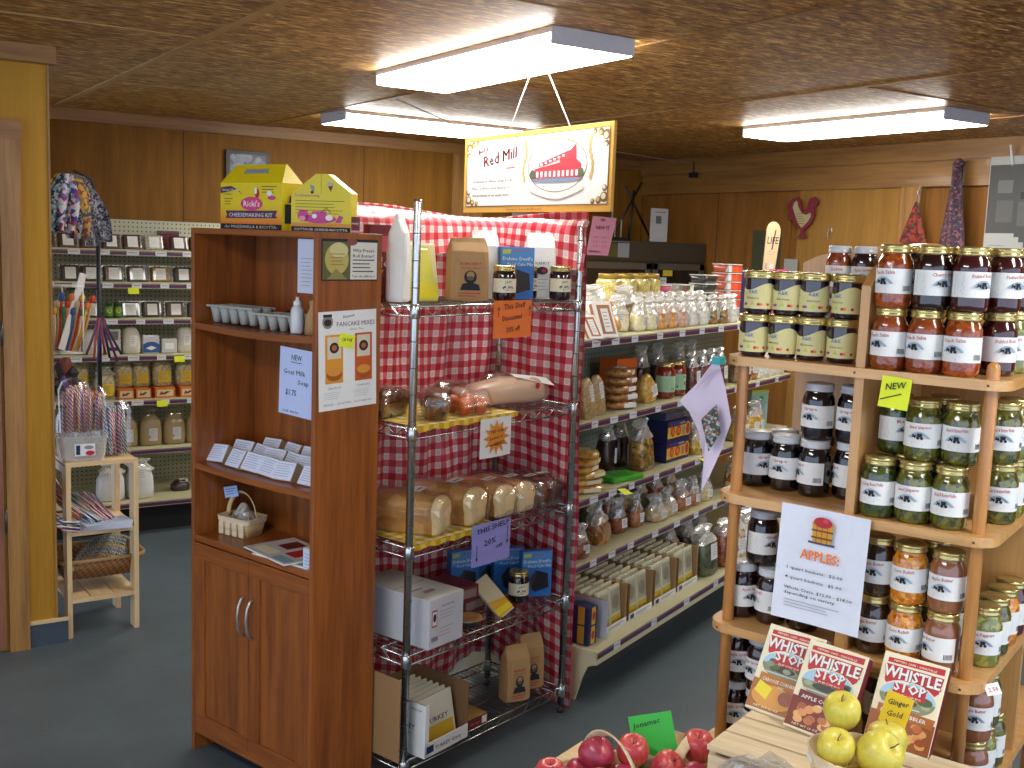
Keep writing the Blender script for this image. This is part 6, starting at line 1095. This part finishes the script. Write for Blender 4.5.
r = empty('wicker_tray_basket'); m = MB(); m.loft([(0, .15, .12, .3, 0, 0), (.085, .185, .15, .3, 0, 0), (.085, .178, .143, .3, 0, 0), (.006, .145, .115, .3, 0, 0)], 36, 'wick'); m.build('basket_body', r); m = MB(); m.loft([(.078, .187, .152, .3, 0, 0), (.092, .189, .154, .3, 0, 0), (.092, .178, .143, .3, 0, 0), (.078, .176, .141, .3, 0, 0)], 36, plain('9a7a4c', .7), True, False); m.build('rim', r)
put(r, 'P', .150, .190, .232, 3, 'brown wicker tray basket full of braided mats on the pine rack', 'basket')
MT = [mottle('braided_mat_black', ['1c1c20', 'b8b4a8', '3a3a40'], 200, .7, 0), mottle('braided_mat_tan', ['8a7450', 'b09a70', '5c4a30'], 200, .7, 0), mottle('braided_mat_blue', ['2c4a78', '8a9ab0', '3a3a40'], 200, .7, 0), mottle('braided_mat_green', ['2c4438', 'a8a87c', '1c2420'], 200, .7, 0)]
for i in range(9):
    m = MB(); L = .26; m.tube([(-L / 2 + L * k / 10, 0, .024 * math.sin(PI * k / 10)) for k in range(11)], .014, 8, MT[(1, 0, 1, 0, 2, 1, 3, 2, 3)[i]], .006); put(m.build('braided_mat'), 'P', .125 + .014 * i, .075 + .026 * i, .268 + .007 * i, 18 + i * 2, '%s braided mat lying %s in the wicker basket' % (('tan', 'black and white', 'tan', 'black and white', 'blue', 'tan', 'green', 'blue', 'green')[i], ('frontmost', 'second from the front', 'third from the front', 'fourth from the front', 'fifth from the front', 'sixth from the front', 'seventh from the front', 'eighth from the front', 'at the very back')[i]), 'mat', 'braided mats in the wicker basket', ry=8)
# wire rack and hangings between the rack and the wall shelving
r = empty('hanging_goods_stand'); m = MB(); m.lathe([(.035, .7545), (.035, .760), (.012, .766)], 20, 'black'); m.build('round_base', r); m = MB(); m.tube([(0, 0, .76), (0, 0, 1.83)], .010, 10, 'black'); m.tube([(0, 0, 1.83), (-.03, -.02, 1.93), (-.11, -.05, 1.96)], .006, 8, 'black'); m.tube([(0, 0, 1.46), (-.14, -.03, 1.46)], .005, 6, 'black'); m.build('pole', r)
m = MB(); x0, x1, y0, y1, z0, z1 = -.225, -.088, -.11, -.02, 1.19, 1.475
for z in (z0, z0 + .07, z0 + .14, z0 + .21, z1):
    for a, b in (((x0, y0), (x1, y0)), ((x1, y0), (x1, y1)), ((x1, y1), (x0, y1)), ((x0, y1), (x0, y0))):
        if z in (z0, z1) or a[1] != y0 or b[1] != y0: m.tube([(a[0], a[1], z), (b[0], b[1], z)], .0028, 5, 'white')
for x, y in ((x0, y0), (x1, y0), (x1, y1), (x0, y1), (x0 + .07, y1)): m.tube([(x, y, z0), (x, y, z1)], .0028, 5, 'white')
for k in range(6): m.tube([(x0 + .14 * k / 5, y0, z0), (x0 + .14 * k / 5, y1, z0)], .0022, 4, 'white')
m.build('wire_basket', r); put(r, 'R', 1.060, 4.990, 0, 0, 'black pole stand with a white wire basket beside the golden wall', 'stand')
m = MB(); m.at(0, 0, 0, 0, 0, .28).box(-.014, .014, -.006, .006, 0, .34, 'white', .003); R(m.build('white_roll'), .890, 4.925, 1.20, 0, 'white rolled paper sticking up slanted out of the wire basket', 'roll')
FC = [plain(c, .7) for c in ('b83a1c', 'd8a02c', '2c5a9a', '2e7a4a', 'c9b48a', '7a2c5c', 'b0885c', 'd87a3a')]
for i in range(12):
    m = MB(); L = .16 + .03 * (i % 3); m.tube([(0, 0, 0), (.006, 0, L * .5), (.0, 0, L)], .006, 6, FC[(4, 6, 0, 3, 7, 4, 2, 6, 0, 4, 1, 6)[i]]); m.lathe([(.001, L - .01), (.012, L), (.012, L + .02), (.001, L + .03)], 8, FC[(1, 4, 2, 3, 0, 7, 2, 4, 1, 3, 7, 0)[i]])
    R(m.build('wrapped_stick'), .862 + .008 * i, 4.945 - .004 * i, 1.196, 0, '%s wrapped stick, number %s from the left in the wire basket' % (('tan', 'brown', 'red', 'green', 'orange', 'tan', 'blue', 'brown', 'red', 'tan', 'yellow', 'brown')[i], ('one', 'two', 'three', 'four', 'five', 'six', 'seven', 'eight', 'nine', 'ten', 'eleven', 'twelve')[i]), 'stick', 'sticks in the wire basket', ry=2 + i * 1.3)
FP = [mottle('patterned_cloth_%d' % i, c, s_, .8, 0, .3) for i, (c, s_) in enumerate(((['c8c8c0', '1c1c24', '8a8a94'], 130), (['1c4a7a', 'b8442c', '2e6a5c', 'd0a03c'], 70), (['4a4a3a', 'a8a8b8', '2c2c34'], 120), (['b8281c', '22409a', 'c8c8cc'], 60), (['2c5c7a', 'a8c0c4', '1c2c3a'], 90), (['6a5a6a', 'c8c0c8', '2a2a3a'], 100)))]
for i in range(8):
    m = MB(); w_ = .030 + .006 * (i % 3); L = .19 + .025 * (i % 3) + .012 * i; a_ = -.42 + i * .115
    m.sheet(lambda u, v: ((v * L * .9 * math.sin(a_)) + (u - .5) * 2 * w_ * (.45 + 1.0 * math.sin(v * 2.7)), .012 * math.sin(u * PI * 3 + i) * (v + .2) - .035 * math.sin(v * PI) + .006 * (i % 3), -v * L * (1 + .15 * math.sin(i * 2.3))), 10, 10, FP[(1, 4, 0, 3, 5, 1, 0, 2)[i]])
    o = m.build('hanging_cloth'); R(o, .900 + .011 * i, 4.935 + .012 * (2, 0, 3, 0, 1, 0, 2, 1)[i], 1.945, 0, '%s fabric piece, %s in the colourful hanging bunch' % (('blue and rust', 'blue', 'black and white', 'red and blue', 'mauve grey', 'teal and rust', 'zigzag black and white', 'dark olive')[i], ('leftmost', 'second from the left', 'third from the left', 'fourth from the left', 'fifth from the left', 'sixth from the left', 'seventh from the left', 'rightmost')[i]), 'cloth', 'fabric pieces in the hanging bunch')
for i in range(7):
    m = MB(); a_ = -.25 + i * .10; m.tube([(0, 0, 0), (a_ * .06, -.01, -.06), (a_ * .16, -.012, -.13), (a_ * .28 + .01 * (i % 2), -.01, -.21 - .02 * (i % 3))], .004, 5, plain(('6a2c5c', 'b0542c', '3a2c6a', '8a3048', '24242c', '6a2c5c', '3a3440')[i], .5), .009)
    R(m.build('ribbon'), 1.052 + .003 * i, 4.965, 1.335, 0, '%s ribbon, %s in the tuft hanging on the black pole' % (('purple', 'rust', 'indigo', 'crimson', 'black', 'violet', 'slate')[i], od[i]), 'ribbon', 'ribbons on the black pole', s=.78)
for i in range(7):
    m = MB(); r_ = random.Random(i); m.loft([(-.03, .004, .004, 1, 0, 0), (0, .020, .018, .9, 0, 0), (.02, .026, .022, .9, 0, 0), (.045, .010, .010, 1, 0, 0)], 9, plain(('281c24', '5c4a8a', '4a1c20', '1c2420', '34242c', '7a3c30', '1c1c24')[i], .6), False); m.jit(.006, i)
    R(m.build('dark_pompom'), .875 + .025 * (i % 4) + .008 * (i // 4), 4.93, 1.03 + .05 * (i // 4) + .02 * (i % 3), 0, 'dark tufted ornament, %s in the cluster above the candy sticks' % od[i], 'ornament', 'dark ornaments above the candy sticks')
put(sticks('candy_stick_bundle', 8, .03, .03, .16, (0, 2), 21), 'P', .05, .235, ZP, 0, 'bag of candy sticks at the back left of the rack top', 'candy', 'candy stick bags on the pine rack')

# ------------------------------------------------------------------ hanging mill sign
FR['H'] = (2.25, 3.45, -90)
sx = [-.432, .545]; sz = [1.840, 2.137]
r = empty('hanging_sign'); W_, H_ = .977, .297
m = MB(); m.box(0, W_, 0, .012, 0, H_, plain('cf9a3c', .5), .001); y = -.0012; m.rect(.025, W_ - .02, .026, H_ - .018, y, plain('dcdcd6', .5))
for x0, x1, z0, z1 in ((.022, W_ - .018, .024, .0265), (.022, W_ - .018, H_ - .018, H_ - .0155), (.022, .026, .024, H_ - .016), (W_ - .022, W_ - .018, .024, H_ - .016)): m.rect(x0, x1, z0, z1, y - .0004, plain('6a4a1c', .5))
for cx, cz, sgx, sgz in ((.06, .055, 1, 1), (W_ - .055, .055, -1, 1), (.06, H_ - .047, 1, -1), (W_ - .055, H_ - .047, -1, -1)):
    for k, (a, b, rr) in enumerate(((-.018, -.006, .022), (.012, -.016, .016), (-.020, .024, .014), (.045, -.020, .012))):
        m.disc(cx + a * sgx, cz + b * sgz, rr, rr * .8, y - .0006 - k * .0001, plain('7a5424', .5), 14); m.disc(cx + (a + .003) * sgx, cz + (b + .003) * sgz, rr * .6, rr * .5, y - .0012 - k * .0001, plain(('cfc6a4', 'c8a860', 'd6d0b8', 'c8a860')[k], .5), 12)
m.build('board', r)
def sub(nm, fn): m = MB(); fn(m); m.build(nm, r)
def t0_(m): m.text("Bob's", .11, .225, .026, -.0022, 'dkred', 'l', .075, .2, 1); m.rect(.32, .38, .165, .169, -.0022, 'red')
sub('small_title', t0_)
def t1_(m): m.text('Red Mill', .15, .175, .062, -.0022, plain('a82a34', .5), 'l', .24, .12, 1); 
sub('title_lettering', t1_)
def t2_(m):
    for i, t in enumerate(('Dedicated to Whole Grain Foods', 'Millers of Whole Grain Natural Foods', 'and producers of our quality mixes')): m.text(t, .075 + (.0, -.01, .0)[i], .116 - .027 * i, .016, -.0022, plain('6c5638', .6), 'l', (.29, .31, .27)[i])
    m.text('www.bobsredmill.com', .33, .008, .012, -.0022, plain('8a4a1c', .5), 'l', .24)
sub('small_lettering', t2_)
def t3_(m):
    cx, cz = .655, .165; ln = plain('8f7c4c', .5)
    for i in range(48):
        a, b = 2 * PI * i / 48, 2 * PI * (i + 1) / 48; m.add([(cx + .185 * math.cos(a), -.0024, cz + .095 * math.sin(a)), (cx + .185 * math.cos(b), -.0024, cz + .095 * math.sin(b)), (cx + .180 * math.cos(b), -.0024, cz + .092 * math.sin(b)), (cx + .180 * math.cos(a), -.0024, cz + .092 * math.sin(a))], [(0, 1, 2, 3)], ln)
    rd = plain('b8323c', .5); m.poly([(cx - .14, cz - .01), (cx + .03, cz + .01), (cx + .03, cz - .045), (cx - .14, cz - .045)], -.0024, rd); m.poly([(cx + .02, cz + .02), (cx + .07, cz + .045), (cx + .15, cz + .0), (cx + .15, cz - .05), (cx + .02, cz - .045)], -.0026, rd)
    m.poly([(cx - .11, cz + .01), (cx + .08, cz + .05), (cx + .08, cz + .03), (cx - .11, cz - .003)], -.0028, rd); m.poly([(cx + .06, cz + .035), (cx + .115, cz + .07), (cx + .12, cz + .02), (cx + .07, cz + .015)], -.003, rd)
    for k in range(10): m.rect(cx - .125 + k * .027, cx - .112 + k * .027, cz - .04, cz - .02, -.0032, 'white')
    for k in range(6): m.rect(cx - .10 + k * .027, cx - .086 + k * .027, cz + .002 + k * .0052, cz + .009 + k * .0052, -.0032, 'white')
    m.disc(cx, cz - .052, .16, .008, -.0034, plain('6c7f94', .5)); m.disc(cx - .15, cz - .03, .02, .018, -.0034, plain('4e5a3c', .5)); m.disc(cx + .15, cz - .03, .016, .016, -.0034, plain('4e5a3c', .5))
    for s in (-1, 1):
        for k in range(7): a = .55 * k / 6; m.disc(cx + s * (.205 + .01 * math.sin(k)), cz - .045 + .022 * k, .009, .014, -.0025, plain('bd9c5a', .5), 10)
    m.poly([(cx - .17, cz - .075)] + [(cx - .17 + .34 * i / 12, cz - .075 - .03 * math.sin(PI * i / 12)) for i in range(13)] + [(cx + .17 - .34 * i / 12, cz - .088 - .032 * math.sin(PI * i / 12)) for i in range(13)], -.0036, plain('c6b98a', .5)); m.poly([(cx - .164 + .328 * i / 12, cz - .078 - .0295 * math.sin(PI * i / 12)) for i in range(13)] + [(cx + .164 - .328 * i / 12, cz - .086 - .0325 * math.sin(PI * i / 12)) for i in range(13)], -.004, 'white')
sub('mill_emblem', t3_)
for a, b in ((.313, .458), (.717, .556)): m = MB(); m.tube([(a, .006, H_), (b, .006, .512)], .0022, 5, 'white'); m.build('cord', r)
put(r, 'H', -.432, 0, 1.840, 0, 'framed red mill sign hanging on white cords from the nearest ceiling light', 'sign')

# ------------------------------------------------------------------ far corner: steel cooler and what stands on it
cl = empty('steel_display_cooler'); x0, x1, y0, y1 = 4.40, 5.63, 6.10, 6.78
m = MB(); m.box(x0, x1, y0 + .01, y1, .08, 1.775, 'steel', .004); m.box(x0 + .02, x1 - .02, y0 + .02, y1 - .02, 0, .08, 'black'); m.box(x0, x1, y0 - .004, y0 + .01, 1.635, 1.775, 'steel', .002); m.build('cabinet', cl)
for a, b in ((4.42, 5.095), (5.115, 5.61)):
    m = MB(); 
    for q in ((a, a + .045, .12, 1.62), (b - .045, b, .12, 1.62)): m.box(q[0], q[1], y0 - .03, y0 + .008, q[2], q[3], plain('7a7468', .35, .7), .002)
    for q in ((a, b, 1.575, 1.62), (a, b, .12, .17)): m.box(q[0], q[1], y0 - .03, y0 + .008, q[2], q[3], plain('7a7468', .35, .7), .002)
    d = m.build('glass_door', cl); m = MB(); m.box(a + .045, b - .045, y0 - .018, y0 - .008, .17, 1.575, plain('0e1418', .06, 0, 1.)); m.build('dark_pane', d); m = MB(); m.tube([(a + .02, y0 - .05, 1.0), (a + .02, y0 - .05, 1.4)], .008, 8, 'chrome'); m.build('handle', d)
put(cl, 'R', 0, 0, 0, 0, 'dark stainless two-door cooler in the far corner behind the gondola', 'cooler')
for x, z, w_, h_, mt, lb in ((5.205, 1.530, .09, .042, plain('c9b41c', .6), 'yellow sticker on the right cooler door'), (5.180, 1.470, .06, .05, 'ltgrey', 'small grey sticker under the yellow one on the cooler door')): m = MB(); m.box(0, w_, 0, .002, 0, h_, mt); m.rect(.008, w_ - .008, h_ * .5, h_ * .6, -.0005, 'grey'); R(m.build('sticker'), x, 6.064, z, 0, lb, 'sticker')
m = MB(); m.box(0, .10, 0, .003, 0, .10, plain('8f9296', .6)); m.lines(.01, .09, .085, 6, .013, -.0006, 'grey'); m.rect(-.12, -.005, .0, .095, -.0, plain('5c5424', .5)); m.box(-.12, .10, 0, .003, .108, .112, 'grey'); R(m.build('notice_card'), 4.80, 6.088, 1.655, 0, 'grey and olive notice on the upper front of the cooler', 'sign')
m = MB(); m.add([(0, 0, 0), (.19, -.002, .0), (.25, -.004, .262), (.045, 0, .27)], [(0, 1, 2, 3)], 'pinkp'); m.add([(0, .001, 0), (.19, -.001, .0), (.25, -.003, .262), (.045, .001, .27)], [(3, 2, 1, 0)], 'pinkp'); m.text('NEW IT', .07, .18, .035, -.005, 'ink', 'l', .12); m.disc(.13, .245, .025, .01, -.005, plain('9a5a6a', .6))
for k in range(3): m.text('0.0 - 0.0', .05, .12 - .032 * k, .018, -.005, plain('9a5a6a', .6), 'l', .12)
m.text('BREADS', .02, .02, .02, -.005, 'navy', 'l', .1); R(m.build('pink_sign'), 4.515, 6.080, 1.664, 0, 'pink handwritten sheet taped to the top left edge of the cooler', 'sign')
r = empty('stick_tripod')
for a, b in (((-.20, 0), (.07, .43)), ((-.07, -.05), (.0, .37)), ((.24, .05), (-.09, .40))): m = MB(); m.tube([(a[0], a[1], 0), (b[0], 0, b[1])], .0085, 8, 'black'); m.build('leg', r)
R(r, 5.13, 6.35, 1.776, 0, 'black three-legged stick tripod standing on the cooler', 'tripod')
r = empty('picture_card'); m = MB(); m.box(-.075, .075, 0, .02, 0, .24, plain('b4b6b4', .6), .001); m.build('card', r); m = MB(); m.rect(-.04, .012, .13, .185, -.0006, plain('5c6468', .5)); m.rect(-.05, .05, .21, .216, -.0006, 'red'); m.lines(-.05, .05, .11, 6, .015, -.0006, 'ltgrey'); m.build('printed_label', r)
R(r, 5.215, 6.14, 1.776, 0, 'white upright card with a small picture standing on the cooler before the tripod', 'card')
for i, (x, h_) in enumerate(((4.70, .13), (4.755, .12), (4.79, .19), (4.82, .12), (4.875, .125))): m = MB(); m.lathe([(.008, 0), (.006, .01), (.006, h_ - .004), (.003, h_)], 8, plain('8d8a70', .5)); R(m.build('taper_candle'), x, 6.16, 1.797, 0, '%s of five thin pale tapers standing on the cooler' % ('first', 'second', 'third', 'fourth', 'last')[i], 'candle', 'thin tapers on the cooler')
m = MB(); m.box(-.12, .12, -.03, .03, 0, .02, 'black', .002); R(m.build('taper_holder'), 4.79, 6.16, 1.776, 0, 'dark low holder under the thin tapers on the cooler', 'holder')
m = MB(); m.box(0, .22, 0, .004, 0, .07, plain('a8a8a0', .6)); m.text('PLEASE NOTICE', .02, .035, .018, -.0006, 'ink', 'l', .17); m.lines(.03, .18, .025, 1, .01, -.0006, 'grey'); R(m.build('wall_notice'), 4.365, 6.81, 1.880, 0, 'small grey notice on the back wall just above the gingham cloth', 'sign')
r = empty('framed_picture'); m = MB(); m.box(0, .285, 0, .02, 0, .24, plain('3a3836', .5), .003); m.build('frame', r); m = MB(); m.rect(.025, .26, .025, .215, -.001, mottle('faded_landscape', ['5c6270', '7a8494', '4a4e58'], 30, .4, .4, 0)); m.build('picture', r); R(r, 2.222, 6.82, 2.005, 0, 'dark framed picture on the back wall behind the yellow kit cartons', 'picture')
# right wall decorations (local frame: x runs along the wall towards the viewer)
FR['B2'] = (5.63, 0, -90)
def WR(o, y, z, lb, cat, grp=None, d=.0, **k): put(o, 'B2', -y, -d, z, 0, lb, cat, grp, **k)
r = empty('rooster_plaque'); m = MB(); rp = [(.10, .0), (.19, .0), (.165, .03), (.165, .055), (.215, .09), (.245, .15), (.235, .205), (.262, .215), (.262, .245), (.235, .268), (.20, .262), (.18, .235), (.175, .20), (.145, .175), (.125, .21), (.118, .245), (.085, .268), (.045, .262), (.012, .235), (.0, .20), (.02, .175), (.01, .15), (.035, .13), (.06, .115), (.075, .085), (.13, .055), (.13, .03)]
m.prism(rp, -.012, .0, plain('7d2230', .5)); m.build('rooster_cutout', r); m = MB(); m.poly([(.06, .235), (.085, .245), (.10, .205), (.13, .165), (.17, .15), (.21, .165), (.215, .14), (.19, .105), (.165, .085), (.14, .065), (.125, .075), (.095, .11), (.07, .16), (.05, .20)], -.0130, plain('b5a678', .6)); m.lines(.085, .17, .16, 5, .016, -.0136, 'brown', .003); m.build('inner_print', r); WR(r, 5.275, 1.835, 'dark red rooster plaque with tan inside on the right wall', 'plaque', None, .02)
PL = mottle('red_plaid', ['7a1c1c', '3c1418', '2c3a2c', '9a3424'], 60, .8, 0, 0)
m = MB(); m.sheet(lambda u, v: (-.01 + (u - .52) * .19 * (.08 + v * .95), -.02 - .018 * math.sin(u * PI * 3) * v, -v * .24), 14, 8, PL); WR(m.build('plaid_cloth'), 4.215, 2.06, 'red plaid cloth hanging from a hook on the right wall', 'cloth', None, .04)
m = MB(); m.tube([(0, 0, 0), (.01, -.01, .03), (.0, -.02, .06), (.006, -.005, .10)], .003, 6, 'silver'); WR(m.build('wall_hook'), 4.215, 2.055, 'metal hook above the red plaid cloth', 'hook', 'hooks on the right wall', .05)
m = MB(); m.tube([(0, 0, 0), (.0, -.01, .04), (.012, -.012, .07), (.03, -.012, .075), (.035, -.012, .05)], .0035, 6, 'silver'); WR(m.build('wall_hook'), 4.91, 1.825, 'metal hook above the orange white-lidded jar', 'hook', 'hooks on the right wall', .02)
SCF = mottle('dark_floral_scarf', ['2a1c24', '5c2430', '8a5a60', '1c2428', '3c3a4c'], 90, .8, 0, .3)
m = MB()
for s in (-.3, .35): m.sheet(lambda u, v: (s * .11 * v + (u - .5) * (.05 + .10 * v), -.03 - .02 * math.sin(u * PI * 2 + s) - .01 * (s > 0), -v * .56), 10, 14, SCF)
m.loft([(-.02, .03, .02, 1, 0, -.03), (.01, .034, .024, 1, 0, -.03), (.03, .01, .01, 1, 0, -.03)], 10, SCF); WR(m.build('patterned_scarf'), 3.945, 2.27, 'dark floral scarf hanging from the beam left of the grey picture banner', 'scarf', None, .05)
r = empty('picture_banner'); m = MB(); m.box(0, .42, -.003, 0, -.65, 0, plain('a8a8a2', .7)); m.build('banner_cloth', r); m = MB(); y = -.0036; m.rect(.005, .415, -.42, -.045, y, plain('4c4b49', .7)); m.rect(.06, .15, -.2, -.13, y - .0004, plain('6b6a66', .7)); m.rect(.22, .32, -.12, -.05, y - .0004, plain('6b6a66', .7)); m.rect(.06, .16, -.36, -.24, y - .0004, plain('5c5b58', .7)); m.rect(.2, .26, -.235, -.195, y - .0006, 'black'); m.rect(.19, .34, -.38, -.25, y - .0004, plain('5c5b58', .7))
for k in range(8): m.rect(.18 + .03 * k, .415, -.44 - .028 * k, -.41 - .028 * k, y - .0008, plain('4c4b49', .7))
for k in range(3): m.rect(.03, .15 - k * .01, -.55 + k * .03, -.545 + k * .03, y - .0004, 'grey')
m.build('printed_house', r); m = MB(); m.tube([(.14, -.01, -.05), (.12, -.015, .06)], .006, 6, 'white'); m.build('clip', r); WR(r, 3.755, 2.30, 'grey and white house picture banner hanging at the top right', 'banner', None, .06)
m = MB(); m.box(-.06, .06, -.002, 0, -.12, 0, plain('a3a49c', .6)); WR(m.build('wall_card'), 5.22, 1.69, 'pale card on the right wall behind the stand arch', 'card', None, .02)
m = MB(); m.box(-.03, .03, -.04, 0, -.02, .02, 'black', .004); m.tube([(0, -.02, .02), (.0, -.02, .10)], .004, 6, 'black'); WR(m.build('small_speaker'), 6.2, 2.28, 'tiny black device on the beam in the far corner', 'device', None, .045)
m = MB(); m.tube([(2.42, 4.85, 2.395), (3.2, 5.6, 2.385), (5.55, 6.2, 2.36)], .004, 5, 'ltgrey'); R(m.build('ceiling_wire'), 0, 0, 0, 0, 'thin pale wire running along the ceiling behind the hanging sign', 'wire')
# ------------------------------------------------------------------ camera, light, colour
f, pi_, ro = 1084.68, .12810, -.037115; yaw = math.radians(90 - 57.02421)
F0 = Vector((math.sin(yaw), math.cos(yaw), 0)); R0 = Vector((math.cos(yaw), -math.sin(yaw), 0)); Z0 = Vector((0, 0, 1))
Fw = F0 * math.cos(pi_) - Z0 * math.sin(pi_); U0 = F0 * math.sin(pi_) + Z0 * math.cos(pi_)
Rr = R0 * math.cos(ro) - U0 * math.sin(ro); Uu = R0 * math.sin(ro) + U0 * math.cos(ro)
cam = bpy.data.objects.new('camera', bpy.data.cameras.new('camera')); COL.objects.link(cam)
cam.matrix_world = Matrix((Rr, Uu, -Fw)).transposed().to_4x4(); cam.location = (0, 0, 1.72)
cam.data.sensor_width = 36; cam.data.lens = 36 * f / 1024; cam.data.clip_start = .05; SC.camera = cam
w = bpy.data.worlds.new('daylight'); SC.world = w; w.use_nodes = True
w.node_tree.nodes['Background'].inputs[0].default_value = (.62, .76, 1, 1); w.node_tree.nodes['Background'].inputs[1].default_value = 1.7
vs = SC.view_settings; vs.view_transform = 'Standard'; vs.look = 'None'; vs.gamma = 1; vs.use_curve_mapping = False; vs.exposure = .32
SC.cycles.max_bounces = 8; SC.cycles.transparent_max_bounces = 24; SC.cycles.sample_clamp_indirect = 6
